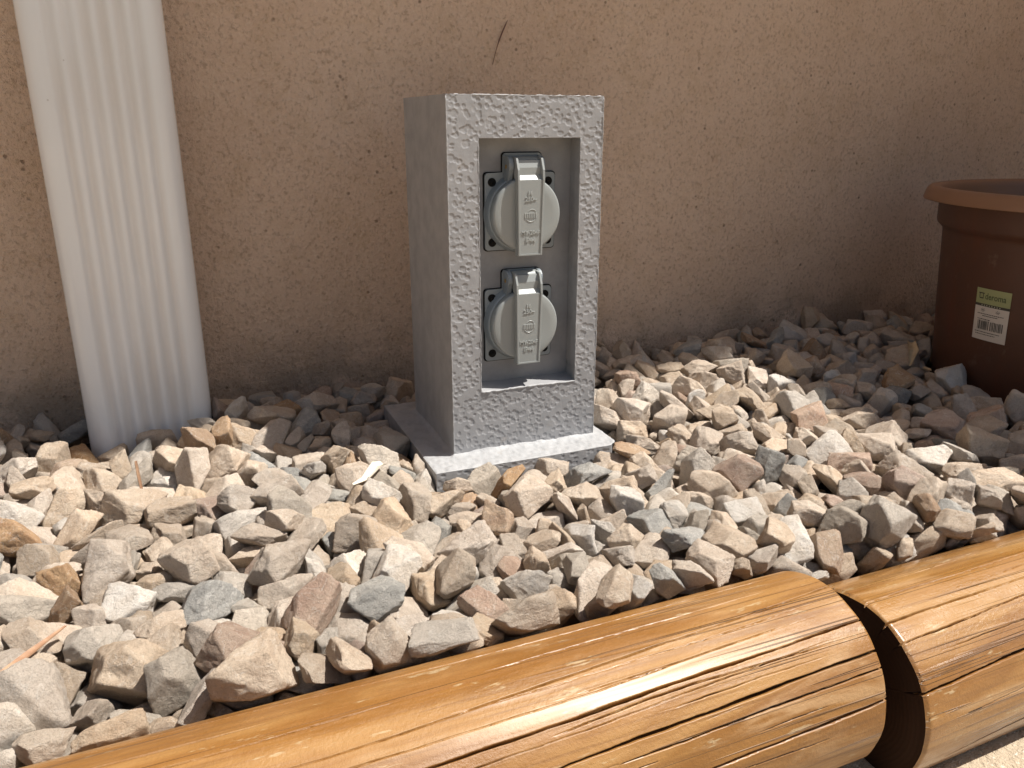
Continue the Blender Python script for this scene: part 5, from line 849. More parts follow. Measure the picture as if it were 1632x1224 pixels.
    (10,1,306,-4382,-2209,-53,76,-24,26,-95), (1,0,251,2189,-2055,-56,121,-35,-8,12), (14,3,297,-1514,-639,-120,50,-21,-15,-114), (15,6,240,-4200,2095,-195,92,41,-77,-7),
    (0,0,233,-3943,409,-121,19,-14,-121,-30), (20,1,242,5165,-2328,-96,9,63,110,4), (19,4,276,-4967,1139,-93,1,-26,-80,-95), (19,2,197,-341,-1549,-186,98,45,-24,-63),
    (1,0,312,-3258,-22,-98,31,120,-20,-19), (10,0,248,-651,-439,-157,6,19,-34,121), (13,0,163,-4129,914,-170,35,-29,112,-40), (3,0,201,9211,327,-162,47,-21,-105,49),
    (17,0,224,-2861,-2395,-160,59,-52,-75,-66), (11,0,240,7402,-2237,-138,101,-72,-25,16), (12,1,323,5130,-421,-198,27,3,-40,117), (20,2,196,5707,1541,-25,53,-34,-109,15),
    (18,1,193,488,-1902,-125,92,-4,-17,85), (11,1,259,541,2012,-223,28,34,-114,36), (16,6,310,3686,-2276,-67,22,40,-33,114), (6,4,275,8642,-2709,-6,111,4,-24,-57),
    (11,0,244,-2139,-1975,-132,85,81,-45,-17), (14,0,228,4948,720,-153,15,6,48,117), (10,0,202,4380,-982,-149,17,-14,49,115), (20,0,332,-4275,975,-159,25,89,87,8),
    (17,0,254,8380,386,-145,1,35,-118,30), (7,0,246,-4908,572,-138,85,29,56,-70), (8,0,320,8947,-961,-58,88,25,-29,-84), (10,0,301,-2891,1190,-202,40,-63,-22,100),
    (1,0,255,8753,-867,-31,85,88,35,5), (20,2,258,7082,2175,-125,30,120,-30,-4), (22,1,257,-5405,-1691,-111,9,-55,-98,-58), (18,0,240,1703,-522,-174,38,-119,12,-22),
    (17,4,299,9500,1307,-184,33,121,-6,-22), (14,0,152,3778,-999,-153,10,36,-26,-118), (3,1,260,9551,-2419,27,4,-98,-80,7), (5,4,234,5765,-1647,-238,24,0,64,-107),
    (19,4,289,6856,2110,-166,52,27,15,112), (13,2,252,8838,670,-136,10,67,-108,2), (1,0,279,-186,-1435,-122,34,76,-95,9), (9,5,251,-4555,72,-77,96,47,67,-13),
    (2,0,267,-3879,-1517,-68,5,68,-90,-59), (6,0,317,-1315,-136,-84,58,-109,-29,5), (8,6,253,9271,1538,-119,71,24,96,35), (19,6,315,-4318,-212,-11,98,79,-3,-13),
    (6,1,276,2754,-2112,-69,34,-24,-6,120), (16,0,258,8792,-1832,-54,61,43,-85,58), (9,6,226,5322,2150,-238,86,49,16,-77), (15,0,236,-4128,319,-146,92,17,7,-86),
    (0,4,322,9701,-900,-39,22,-85,-92,7), (14,1,206,8683,-2094,-45,11,-122,5,-32), (11,4,215,9782,-1182,-88,62,60,20,91), (7,0,258,5115,-1781,-134,25,-67,75,-74),
    (20,0,239,-5434,-2498,-237,82,-64,-62,-40), (20,1,289,9622,-753,-120,28,66,-96,-43), (17,0,254,4795,-1730,-61,95,21,-59,57), (22,5,266,9648,28,-152,117,43,-24,2),
    (11,0,192,2820,-2514,10,11,-87,57,-73), (22,0,310,-3920,-1824,-46,31,30,51,-108), (21,2,340,8121,-2448,-30,95,6,-24,-80), (23,0,208,8242,1154,-135,70,-53,-88,-26),
    (20,0,330,8452,564,-79,100,-53,45,-35), (0,3,227,9180,-2143,61,46,-17,73,92), (1,1,291,-3196,-1655,3,35,-8,121,12), (7,3,286,-4670,-1759,-93,58,-17,112,-1),
    (23,0,239,-5042,1699,-65,59,-9,-69,-89), (23,4,248,3315,1398,-86,70,32,18,100), (16,0,275,8136,192,-182,85,-2,94,-10), (1,6,312,-5369,-763,-177,47,-65,-13,-98),
    (12,3,171,-3705,-1362,-41,65,-102,11,38), (8,0,340,-3385,-619,-219,38,21,40,-113), (2,0,269,5494,616,-79,28,82,74,56), (9,3,239,-1379,935,-198,27,-35,-100,-65),
    (16,5,340,9282,-648,-100,62,12,-110,8), (3,1,293,-805,1060,-199,37,-59,-104,-19), (8,1,284,2073,-1015,-169,91,-63,-17,-60), (17,6,201,7794,633,-102,58,39,-31,-101),
    (22,1,248,-4158,-2295,-148,50,22,52,-102), (18,4,180,1885,1428,-172,115,31,45,-3), (23,6,240,-1705,-2287,-153,18,-100,-35,-67), (17,0,313,-4910,-2341,91,44,-107,-46,26),
    (7,0,263,-1853,-2311,-53,64,48,-31,93), (21,6,225,-2433,-1171,-155,119,35,23,16), (4,0,198,-2076,802,-145,62,26,-12,107), (16,5,200,-3222,1046,-119,100,74,22,13),
    (22,1,258,8635,999,-111,28,4,-68,103), (16,4,256,-3339,-345,-74,54,-13,113,-13), (12,4,261,8610,-1938,-110,82,-64,17,71), (18,1,252,10137,-54,-213,101,2,72,-28),
    (15,6,173,8816,-691,-99,59,6,89,69), (11,1,292,4267,675,-54,15,33,-68,101), (0,0,226,-879,-2190,-188,47,-56,104,1), (16,0,290,10087,-2703,-25,90,-7,-88,-19),
    (23,0,340,-1893,512,-80,55,-87,70,25), (9,1,265,9600,-1148,-95,9,90,88,-13), (5,1,340,-3728,211,-89,121,33,3,22), (19,5,284,4966,-2272,3,102,-56,22,-46),
    (9,0,249,-3606,-2496,-88,51,85,10,-78), (9,6,209,1901,661,-165,72,73,70,26), (15,6,294,7137,-2223,-10,96,-61,44,-34), (22,1,233,384,-2097,-154,93,-16,55,-65),
    (23,6,218,-2372,14,-113,65,-106,25,4), (10,6,252,-5187,-1983,33,80,-99,-5,5), (23,0,290,3924,-403,-176,44,-84,38,-75), (23,4,269,4681,1020,-159,20,-84,-61,71),
    (18,0,324,7942,478,-53,15,35,-83,-88), (19,0,212,3208,-1430,-159,74,40,-82,48), (1,2,221,-3750,-2451,27,87,-17,25,-88), (20,1,243,2790,-1425,-171,12,-121,37,8),
    (10,6,226,-3465,739,-221,19,-40,5,-119), (23,4,326,-4342,-1938,-20,59,72,-7,86), (1,6,208,3535,1767,-65,53,95,27,60), (9,0,340,1201,1869,-197,87,-23,79,-42),
    (18,1,265,-4862,-2269,-202,59,86,18,-70), (16,2,190,3843,-190,-149,114,50,-21,-16), (11,2,210,8258,-2168,-22,85,54,-74,22), (23,6,250,9197,-1255,5,102,0,76,-2),
    (10,1,208,3867,1712,-104,20,-85,-83,41), (3,0,273,-4811,-763,-211,39,-2,-120,-9), (18,1,250,9453,1654,-103,80,-9,-85,-50), (12,5,301,8520,1198,-90,28,44,61,98),
    (9,3,242,3444,-2393,-78,71,71,78,-5), (21,0,244,-107,-2389,-139,30,18,-122,-4), (13,0,200,-2856,555,-189,44,-101,-62,-4), (4,0,177,-3229,-2527,-58,101,74,-2,-19),
    (0,1,296,2816,-1023,-108,119,32,26,15), (11,0,295,5063,-777,-180,69,39,-99,0), (23,0,209,1706,282,-163,126,-11,1,-12), (14,1,307,8230,1350,-55,101,-52,7,56),
    (3,0,160,-3184,-1180,-115,30,-123,-6,-4), (4,0,300,6729,-1879,-102,37,-94,-7,76), (3,0,288,-4194,-2061,-139,3,80,-98,-13), (3,0,235,-927,1964,-199,21,-17,-114,50),
    (4,0,227,7722,1325,-49,76,-24,-69,-71), (16,0,257,4344,502,-116,101,6,43,64), (15,0,340,9407,910,-74,2,-63,44,-101), (23,0,237,9658,187,-155,90,41,9,79),
    (11,6,246,-4523,-637,-51,19,-41,15,-118), (17,5,208,4105,1043,-126,53,-101,56,4), (1,0,281,-5034,-1727,-110,94,-12,73,-44), (22,0,340,-3816,2142,-200,20,5,108,64),
    (14,1,196,-2773,159,-122,36,-121,-9,-12), (6,1,280,7689,1005,-170,101,76,-3,-4), (20,0,172,1704,-1178,-94,95,-49,14,-68), (13,1,205,7326,1803,-143,23,-28,-117,32),
    (8,1,176,4213,259,-85,103,39,30,56), (9,1,222,1654,1829,-182,120,40,-7,15), (13,6,250,6927,1757,-121,3,72,82,-65), (6,0,229,-1916,-26,-148,17,-122,-29,-9),
    (19,0,340,-3850,-2081,65,117,12,-48,-5), (6,0,306,-578,-1305,-152,54,25,-4,-112), (3,0,244,3301,-2430,-43,112,19,46,33), (21,6,178,-3684,858,-189,110,20,-52,32),
    (1,4,216,-4051,-1197,-142,119,-7,-40,16), (4,6,242,1069,-1777,-36,53,-82,81,7), (17,0,206,5993,-2341,-35,41,-65,99,-22), (14,0,246,2318,-1137,-140,39,106,57,1),
    (12,6,218,-2651,-598,-137,83,26,-5,-92), (12,0,305,5917,1098,-160,80,-98,3,10), (15,0,205,2195,-2223,-59,71,0,-87,-60), (4,0,340,3045,1175,-99,41,-8,43,112),
    (2,0,327,5935,-1769,-82,98,57,22,53), (6,0,195,3798,-1591,-180,62,93,-55,24), (23,4,305,5453,-1322,-117,5,-106,-67,19), (3,0,209,4959,1691,-161,5,-61,102,45),
    (3,6,205,-4565,-38,-183,92,-83,25,-17), (1,4,233,2789,-1823,-71,90,82,-28,22), (7,0,313,-4341,-1296,-39,117,31,-17,-34), (5,6,318,-1905,-1383,-106,7,-26,121,-27),
    (17,1,229,9466,1059,-203,122,30,-15,-5), (9,0,228,3239,-2188,-134,33,33,111,-40), (6,0,252,-3973,-1019,-140,114,-29,14,47), (16,0,260,8389,1916,-127,3,-110,61,-14),
    (6,0,319,8157,1852,-98,9,-113,57,-1), (3,6,299,8932,-586,-167,85,-68,61,-27), (18,1,216,8748,832,-149,75,18,1,101), (19,6,252,-5378,-1353,-108,47,-41,6,-110),
    (8,0,289,-3980,-523,-180,50,-105,40,-33), (20,2,203,-3714,-1819,-67,21,32,-121,8), (6,0,248,-5112,1680,-181,28,58,-107,-24), (5,0,218,3984,510,-93,12,-7,126,2),
    (6,5,287,-3601,-1289,-140,62,41,70,75), (11,0,271,4752,-2308,-45,71,25,39,-95), (22,0,340,8257,-1443,-156,18,-18,-83,93), (11,2,287,9153,-1451,-71,22,11,53,113),
    (20,1,254,7149,-1778,-133,104,-5,23,69), (0,0,340,1675,1144,-103,22,77,-89,43), (15,6,261,-3459,-170,-54,31,26,113,-43), (12,0,235,9092,-575,-159,24,39,79,88),
    (7,1,190,7562,918,-166,32,-91,-58,-60), (13,0,248,4067,-537,-193,21,4,120,34), (14,0,227,-3909,-2201,-95,5,14,-5,126), (16,1,234,-3262,-1460,-78,6,-70,-93,50),
    (16,6,213,8632,-2391,20,60,-14,-54,97), (5,1,232,7668,-1735,-67,28,-84,90,-12), (7,0,214,4894,-2305,-194,42,-22,-81,-86), (4,0,260,8621,-1068,-83,91,-14,7,-87),
    (17,1,215,1539,-2314,-63,16,52,76,86), (16,5,210,-2994,627,-89,9,-89,-43,79), (22,0,232,2836,1098,-159,121,8,-27,-27), (1,1,277,-5269,-1536,-158,27,7,-25,121),
    (3,2,245,4597,425,-122,46,-59,-24,-100), (19,0,320,5915,-2111,-10,114,-4,-55,5), (13,4,239,9880,-2093,-142,115,31,8,-43), (9,0,199,-4140,-1851,-104,74,39,13,-95),
    (15,0,257,7362,-2357,38,23,29,-47,-112), (16,0,208,-4967,2164,-236,46,26,75,-88), (22,1,174,-1327,1239,-140,20,-48,-32,-112), (21,3,262,4464,755,-141,19,111,56,15),
    (0,0,295,2715,1783,-135,26,-3,37,-119), (2,1,178,-4508,204,-92,4,-45,-102,-61), (23,0,196,7573,-1982,-109,59,-31,-7,108), (2,6,270,-3420,-1018,-151,67,67,-35,-77),
    (3,6,290,-2803,-746,-144,13,22,-124,11), (4,1,224,3000,392,-70,71,89,-54,-16), (3,0,202,-2046,-877,-26,56,-44,32,-100), (10,0,338,5118,-2096,-4,83,81,-15,-50),
    (22,5,200,9515,-2596,-40,34,-37,-2,117), (6,0,338,-602,-2173,-108,96,-54,-54,-34), (1,0,256,-4716,-1556,-136,10,15,39,119), (0,1,299,3111,938,-125,24,-59,-108,20),
    (13,0,304,7881,-1841,40,65,17,84,68), (3,0,216,-4028,538,-131,28,-59,-105,29), (17,0,294,9149,2095,-213,110,2,-57,-29), (19,0,232,2317,-918,-191,56,-37,-99,43),
    (23,0,188,2857,-704,-195,118,-35,30,14), (11,1,340,1041,1895,-103,69,62,-34,-79), (19,0,225,7468,1660,-86,35,47,82,-77), (3,5,270,8522,-813,-39,41,-22,-28,-115),
    (15,1,304,-3480,907,-101,68,28,-53,-89), (11,4,340,9835,501,-50,16,-2,126,3), (23,0,236,-4534,1363,-95,74,21,-82,-59), (3,4,219,2579,-2056,-73,58,18,-57,-96),
    (8,0,267,2193,536,-171,1,78,77,-65), (9,0,241,3794,1489,-54,114,2,-20,-52), (12,0,324,-4967,-2134,10,13,-114,2,54), (13,0,256,9178,-1938,35,35,-100,-68,16),
    (2,0,206,4984,375,-104,34,53,108,-20), (3,4,325,-4516,-2050,13,24,-92,5,-84), (19,0,197,8765,-1041,-17,22,106,-7,-67), (15,0,289,10086,-1257,-86,43,68,28,94),
    (4,1,277,9526,-2038,55,120,-32,20,15), (6,1,270,3402,625,-68,17,123,-27,2), (18,1,252,2200,-1030,-62,87,-69,35,50), (23,5,309,1491,633,-44,95,23,32,-75),
    (5,0,201,4275,-567,-111,35,-58,90,-59), (10,0,158,8511,-2599,-13,58,94,62,5), (1,1,301,1983,1965,-38,88,-56,-23,68), (18,0,270,-3417,-1564,-101,15,124,-17,-14),
    (6,6,266,-4207,-1218,-116,73,6,38,96), (22,0,313,6811,-2265,221,45,64,-100,-1), (12,0,309,-3822,-2301,106,18,64,-69,84), (8,1,260,-4440,-743,-140,36,-70,34,-94),
    (19,3,255,8717,-2179,127,73,-46,-50,-78), (2,0,245,10133,-907,-192,46,84,-47,-69), (3,0,323,-3174,-1907,26,8,119,44,8), (21,1,267,-4003,1857,-108,6,-7,108,66),
    (5,6,230,5217,-2320,45,69,77,35,65), (11,1,202,549,-1183,-105,54,1,27,-112), (12,4,209,9403,106,-142,35,17,-38,115), (4,1,264,5345,-1021,-125,67,21,-55,90),
    (17,1,332,5267,-1367,6,4,-7,40,120), (20,0,327,1563,2118,-228,26,-95,44,-67), (15,6,249,9175,831,53,88,13,-17,-89), (8,0,340,7694,1478,-112,66,101,-27,28),
    (4,0,244,2566,823,-76,46,55,-91,-52), (10,1,176,-3267,-2053,-79,26,-73,-25,98), (13,0,256,-3535,331,-80,52,-64,-51,82), (20,6,206,5729,-2518,16,25,-58,-105,34),
    (8,1,247,5760,-1961,-195,93,-20,-83,17), (13,1,211,3087,-1307,-152,59,-24,-110,-5), (19,4,174,-4411,-1173,-116,120,39,1,-13), (6,1,246,7850,-2424,16,3,-100,-78,-2),
    (12,0,199,-2716,-2271,-84,4,21,-106,67), (3,0,225,-5043,994,-145,70,100,-2,-36), (22,0,275,-3393,-857,-50,116,41,30,3), (11,6,231,1484,320,-170,47,27,-55,101),
    (10,1,201,8885,1191,-103,89,53,55,49), (12,3,162,9227,-1656,-73,35,-121,13,11), (0,1,256,3899,-1544,-168,31,-60,-35,-102), (11,0,220,6183,-1914,-66,26,-47,28,-112),
    (3,6,220,-3943,1095,-13,1,-120,36,19), (19,0,215,8336,735,-94,96,52,-54,-37), (23,0,254,-4738,-694,-75,50,31,-74,86), (23,0,253,8209,-2280,93,118,22,-36,-20),
    (23,0,229,6494,-2251,51,32,-39,-16,-116), (22,0,286,9909,-2188,-29,58,74,48,71), (8,6,272,-2952,-2448,-26,70,12,22,-103), (23,6,246,-4962,1289,-36,48,49,-51,94),
    (3,0,154,7601,-2150,-173,30,-39,-55,-103), (1,1,140,-3606,1753,-168,46,33,-109,31), (15,0,171,9070,288,-106,116,-43,26,12), (21,1,340,6760,1479,-83,74,-14,74,71),
    (4,1,299,-3634,2002,-89,41,-2,107,-54), (21,0,258,6273,1719,-143,16,82,95,-7), (18,0,143,9593,-1932,-68,84,-1,-85,44), (0,0,340,4851,-2065,38,57,83,33,71),
    (23,6,235,6124,1967,-107,37,-121,-9,-6), (4,1,281,9054,-2615,19,79,40,-52,-75), (21,0,309,-3177,-829,-43,66,2,23,106), (5,4,251,9882,-1914,-59,22,125,-8,-6),
    (9,0,285,4532,1728,-97,74,44,26,90), (7,0,196,3365,-815,-107,108,-20,-50,41), (13,1,180,3160,1670,-158,65,-25,-94,-49), (0,1,244,2308,-539,-93,91,3,-15,-87),
    (12,1,253,-3903,-934,-75,120,18,-19,-31), (21,4,151,3622,-1310,-174,48,98,-52,38), (22,0,225,8471,-2090,45,13,120,-29,-24), (11,1,229,-4518,1499,-33,24,3,114,-50),
    (18,1,253,9829,1957,-155,10,-11,121,37), (10,1,253,3925,-2155,33,95,-79,29,8), (21,0,281,-988,-989,-144,22,-116,-46,-5), (11,0,254,-4252,-1703,-139,34,80,84,-41),
    (13,0,212,-3636,1136,-35,86,-5,21,-91), (16,0,168,-5009,-2513,-101,106,-10,35,-60), (17,6,316,-3785,-1656,-28,54,-113,21,8), (23,0,268,4777,-1851,13,59,-50,100,-12),
    (7,2,228,3975,-1351,-98,25,23,-79,-94), (6,4,263,9844,730,-92,16,86,91,17), (22,1,267,4201,1448,-142,7,51,50,105), (2,4,187,343,-594,-186,55,-45,-101,-30),
    (5,0,340,7905,-1422,-37,31,-65,-75,-73), (21,2,207,1531,-1911,-71,46,-87,-17,78), (19,0,223,-2961,-2272,108,70,-59,71,53), (12,6,263,-3020,416,-86,57,6,72,-87),
    (23,1,336,7696,-2127,61,59,75,9,84), (11,5,266,886,-612,-130,54,-12,-49,103), (9,6,193,-2365,-1962,-66,89,-46,75,23), (22,4,254,4278,-2094,-82,68,27,-11,-103),
    (12,0,222,-3317,1579,-246,93,-48,57,-43), (13,0,251,7109,-2007,17,18,-91,-79,34), (5,1,203,-3616,-2153,31,37,111,38,30), (6,0,179,7458,-2360,-95,6,121,36,-12),
    (3,1,205,-4353,524,-107,4,78,-54,-84), (0,4,265,-4247,1136,-40,24,-48,-115,-12), (13,4,224,-5037,-1541,-153,12,-124,24,-9), (21,1,287,3176,1399,-160,118,-2,16,43),
    (2,2,205,-3952,556,-13,52,4,-21,-114), (4,1,229,8941,302,-51,29,-93,71,-39), (1,3,340,8549,1697,-59,72,-27,-98,23), (13,1,225,-5184,2199,-161,65,-31,-89,-55),
    (20,0,274,-4857,-221,-117,7,81,-94,-25), (11,1,339,-5131,-1071,-37,7,-85,93,15), (4,2,340,-3968,-95,0,89,20,-30,-83), (6,0,218,4263,-1961,-122,77,12,-86,-52),
    (22,0,286,8435,918,-65,109,59,-9,25), (16,0,198,9951,-1863,-191,118,28,34,15), (4,6,200,-2707,712,-158,13,-32,-102,-67), (0,1,321,7296,1146,-165,103,-73,9,9),
    (12,1,309,9910,234,-119,65,-103,-20,-31), (22,0,250,7934,2010,-173,45,-29,-25,112), (12,0,190,9665,2146,-209,34,97,63,-39), (1,0,251,5866,2167,-79,2,116,25,-45),
    (20,2,284,3470,1012,-106,40,89,-54,61), (1,1,229,9673,-345,-83,106,-53,16,44), (18,0,236,2212,-674,-39,7,14,82,96), (2,0,292,3653,-2374,71,47,-115,22,-17),
    (9,0,208,9305,604,-105,15,19,114,51), (21,2,225,5142,295,-142,97,-22,-10,79), (19,0,249,5621,1512,-109,103,46,-21,-54), (7,0,256,9447,-1522,-165,99,6,-10,-79),
    (18,0,257,8454,789,0,3,-41,-116,-31), (1,1,340,9672,704,6,89,-79,-30,-33), (4,4,154,-3226,-197,-59,61,-9,110,-17), (6,0,294,9902,-2886,-104,32,115,42,-14),
    (4,0,259,5436,-1789,-69,12,-89,-87,24), (16,0,241,8406,-1035,-55,67,-100,18,-36), (21,0,340,5427,-1189,-2,5,31,118,-36), (6,0,237,5183,1572,-81,20,52,-114,-12),
    (19,6,293,8701,-669,38,82,-26,24,-90), (14,0,203,4167,-1489,-55,20,75,65,77), (22,0,221,-1962,879,-156,112,44,-22,-32), (15,0,232,5344,-2129,100,4,71,7,105),
    (22,6,217,4317,348,-57,94,17,26,-80), (9,6,228,5475,-1928,-19,63,101,15,41), (20,0,252,5081,553,-160,47,-55,-104,-8), (10,0,191,-3588,439,37,125,-22,-11,-3),
    (4,1,214,-4232,-2329,6,26,-82,-79,-50), (2,0,244,-3327,-2437,35,62,-36,-105,1), (7,6,258,4100,-2207,-46,27,-2,-38,-118), (20,6,175,8039,-1678,-159,29,79,77,-56),
    (12,1,215,361,-2019,-57,18,4,-53,-114), (10,6,306,9457,-1636,-19,69,33,-4,-102), (12,4,226,8735,527,-88,16,-23,121,-28), (6,0,231,1135,-806,-158,53,-88,-70,-27),
    (16,4,340,9305,1940,28,56,109,-32,-1), (9,0,180,-2034,-1097,-118,28,-80,63,71), (21,6,248,-1689,1576,-204,39,-73,8,96), (4,0,289,-4697,124,-67,6,-54,-8,115),
    (1,1,238,9257,1239,-49,35,-121,-8,-14), (23,4,195,-4274,441,-24,20,107,-33,-55), (6,0,157,4380,-1702,-180,46,-77,84,-32), (11,0,284,4701,-2285,137,19,-87,-89,-19),
    (7,0,262,2725,293,-44,50,-104,49,-18), (14,1,228,1294,1912,-18,7,36,122,-5), (8,0,222,4421,-692,-117,83,85,-46,-4), (7,0,340,8840,-1457,103,99,6,24,-76),
    (22,0,299,-4717,1179,-61,99,-40,51,-45), (12,0,201,-5282,-1278,-26,63,49,46,87), (14,0,267,9904,1289,-168,43,87,-10,-81), (4,0,267,2645,1184,-185,117,-43,23,-10),
    (23,3,238,-3363,489,-58,9,98,-71,38), (21,4,319,-3093,-2073,-52,67,-24,-15,104), (21,0,340,-3972,1012,-87,127,4,9,3), (20,3,214,-1571,-16,-171,81,-66,-68,26),
    (6,0,217,-2618,-2459,-116,100,51,32,50), (1,5,313,-4509,2081,-24,18,54,-70,89), (1,0,212,5444,-2130,-63,47,39,-5,-111), (0,6,334,8010,1053,-55,53,-115,-2,10),
    (22,0,275,1042,1634,-159,112,7,18,56), (3,0,221,4418,-854,-66,72,81,57,35), (21,5,200,3217,-1576,-139,15,-53,-29,-111), (12,3,340,5975,-1849,44,13,66,-107,8),
    (1,4,263,8148,671,-46,110,41,-42,20), (9,1,336,9272,177,6,116,-22,-2,-48), (10,0,215,-3494,-2542,76,50,-45,-10,-107), (16,4,316,-4664,-321,-37,115,37,-29,26),
    (12,1,160,3591,-1937,-126,45,-112,9,37), (7,3,319,-4743,-1856,-25,57,-43,-25,102), (2,6,269,-5120,833,-56,124,-13,-15,-15), (11,6,222,8572,585,-31,32,-68,-97,33),
    (11,4,273,9506,-579,-95,85,-42,-48,70), (6,2,300,9834,-1361,-156,123,28,-12,8), (4,0,259,9383,2159,-106,123,29,5,-7), (23,0,192,8708,1137,-100,110,-24,-49,-32),
    (3,0,276,10028,-2059,-114,84,-73,25,-54), (4,0,256,-4995,389,-175,118,-8,-11,44), (1,1,287,6694,-2082,-22,70,65,33,-77), (11,5,203,-4214,824,-109,98,-6,-52,61),
    (1,1,269,-4038,-2262,18,8,-27,-59,109), (12,1,252,-4164,-2067,-1,29,-90,-64,55), (13,0,266,-4380,-1652,12,61,-4,112,0), (11,0,182,2407,-1783,-107,106,-10,-69,-4),
    (7,0,211,-1264,-2286,-119,102,29,-28,63), (8,1,140,4445,1659,-144,47,-32,-107,38), (1,0,248,9250,-381,-95,28,92,48,67), (7,1,251,5092,-2222,146,45,-109,45,-16),
    (10,1,221,-3335,-513,-35,70,68,49,-65), (11,6,206,-4593,-1909,-19,90,60,-6,66), (4,0,315,9885,-1511,-102,49,9,116,15), (16,1,291,872,2149,-92,1,-14,-89,89),
    (20,1,231,9297,1101,-158,43,-5,-32,115), (23,4,340,7229,1502,-24,108,38,-51,-20), (9,6,300,7811,1676,-82,93,-32,44,66), (4,0,202,-3745,1624,-128,51,28,-54,-99),
    (20,4,321,8970,-2148,-34,33,112,22,45), (16,6,340,9460,-1106,45,0,94,85,10), (13,1,337,-3172,-1042,-28,88,88,22,-12), (22,0,293,9058,-760,-69,84,-67,-18,-65),
    (15,6,170,6950,-2111,-1,111,-20,-44,-38), (2,6,274,7848,-2252,46,87,86,32,-13), (0,0,217,1925,-1237,-127,22,68,90,-55), (20,0,340,4556,-1565,-8,26,12,122,23),
    (18,1,283,9419,-45,-114,113,-9,57,-5), (15,1,238,8050,-1854,66,65,-60,60,-69), (17,1,291,-4609,-1166,-50,20,79,-75,62), (8,0,165,9221,-2310,-73,84,-55,77,1),
    (23,0,214,-3714,-948,-59,52,-75,37,-80), (12,0,185,3883,376,-32,55,-86,-40,63), (17,2,263,6315,2142,-75,9,-82,77,-59), (0,6,340,-3819,-486,-24,40,-20,48,-109),
    (23,0,263,2711,-796,-83,126,2,4,-13), (15,1,214,4549,-1103,-97,29,-41,-35,111), (16,0,251,5296,-1634,-4,30,-49,-85,75), (11,4,195,5886,915,-108,89,-37,2,-83),
    (19,0,186,4213,-2204,38,95,29,-3,79), (12,1,188,2749,1922,-177,16,109,-40,-48), (12,0,225,9333,-1546,-11,73,77,66,-25), (13,6,228,2947,1325,-100,13,51,104,-50),
    (9,3,282,-5298,905,-129,12,112,5,-58), (6,1,255,-4722,-568,-106,13,-35,119,24), (23,5,248,864,1662,-133,22,21,-33,-119), (10,1,325,-3575,-1051,-147,48,-81,72,-45),
    (5,1,270,-3286,-214,48,19,118,-27,-33), (16,2,265,1734,631,-182,26,80,-88,-36), (0,1,340,8697,1518,19,117,31,-15,34), (21,1,336,-3616,-1813,13,124,-7,3,24),
    (11,0,340,2689,2127,-146,44,118,5,15), (14,0,162,1768,1276,-145,52,95,2,-66), (3,0,255,8220,318,-48,10,-72,103,14), (3,0,275,9054,-935,53,16,-112,54,-24),
    (20,0,221,9276,-2682,-49,1,-54,104,50), (7,0,184,-1215,1222,-87,16,-93,-74,41), (20,3,206,-1930,-1657,-101,50,-73,75,-51), (20,0,301,-4983,-1485,1,32,-119,24,17),
    (11,0,269,4502,-158,-131,68,101,-36,-4), (15,0,318,8597,-1448,10,121,28,22,14), (14,1,229,6679,-2413,-33,28,54,111,1), (6,1,280,-5331,-576,-163,60,-83,-48,-57),
    (22,1,227,8795,-12,-108,91,87,15,14), (23,3,269,328,1524,-162,31,-18,23,120), (11,4,267,5596,1918,-56,15,115,-19,-49), (12,0,190,5260,-704,-162,72,63,-23,80),
    (14,1,260,-5143,1387,-45,123,15,10,25), (14,1,340,1696,1807,-41,3,-28,-124,3), (1,1,246,4011,-1528,-69,65,-42,10,100), (3,0,194,4541,-695,-149,37,-110,-51,4),
    (16,0,236,8726,-204,-37,50,-70,40,-84), (1,4,269,8361,1500,-3,14,-96,-43,70), (8,0,333,4819,1663,-117,25,88,82,33), (13,4,267,9809,-2449,-44,6,-3,-127,9),
    (4,4,209,-4473,440,-84,53,17,0,114), (18,0,211,7561,1809,-77,57,-26,-21,109), (9,1,210,9719,1115,-152,102,47,-47,-35), (18,0,319,-5154,518,-84,2,24,7,124),
    (22,0,233,5266,-1211,-127,115,38,-38,-6), (16,1,195,10118,-452,-172,18,10,124,21), (2,0,184,2293,207,-233,90,80,-37,-15), (8,0,217,7830,1243,29,21,-72,101,-20),
    (10,0,204,3043,-1010,-76,16,-65,-61,89), (9,1,319,7762,-1302,-63,85,75,57,5), (10,1,179,4133,2190,-199,7,33,-8,-122), (13,1,294,-4364,1022,-51,4,55,112,-25),
    (12,0,277,-4464,639,-57,116,-11,-50,8), (4,4,260,8928,-653,-36,69,-9,10,-106), (16,0,210,-4423,-460,-15,23,106,55,-38), (16,6,211,5587,-1669,-157,57,48,-94,-41),
    (6,0,211,-832,-2192,-97,21,-124,12,8), (3,1,313,-5247,1822,-157,95,79,-27,-8), (17,1,222,-4914,-1806,0,35,112,36,32), (19,0,197,-4227,-978,-141,45,-80,87,-14),
    (15,0,197,1094,-2347,75,27,-108,16,-58), (20,0,340,9158,106,-78,38,23,-114,-36), (9,1,198,3979,-2151,-137,6,114,39,40), (8,0,305,7533,-2136,-67,48,-3,25,115),
    (16,0,292,-4239,200,22,19,92,-81,29), (1,0,186,7656,-1898,3,16,-6,30,-122), (17,0,225,9345,-880,-37,38,60,93,-50), (7,1,201,1555,-1270,-60,63,-57,93,-14),
    (1,4,267,10076,1119,-76,7,-7,-57,113), (5,0,206,7997,-1276,-129,8,81,98,4), (19,6,317,-3869,1504,-38,9,74,-82,-62), (20,1,223,-548,-1950,-80,118,-23,-39,-8),
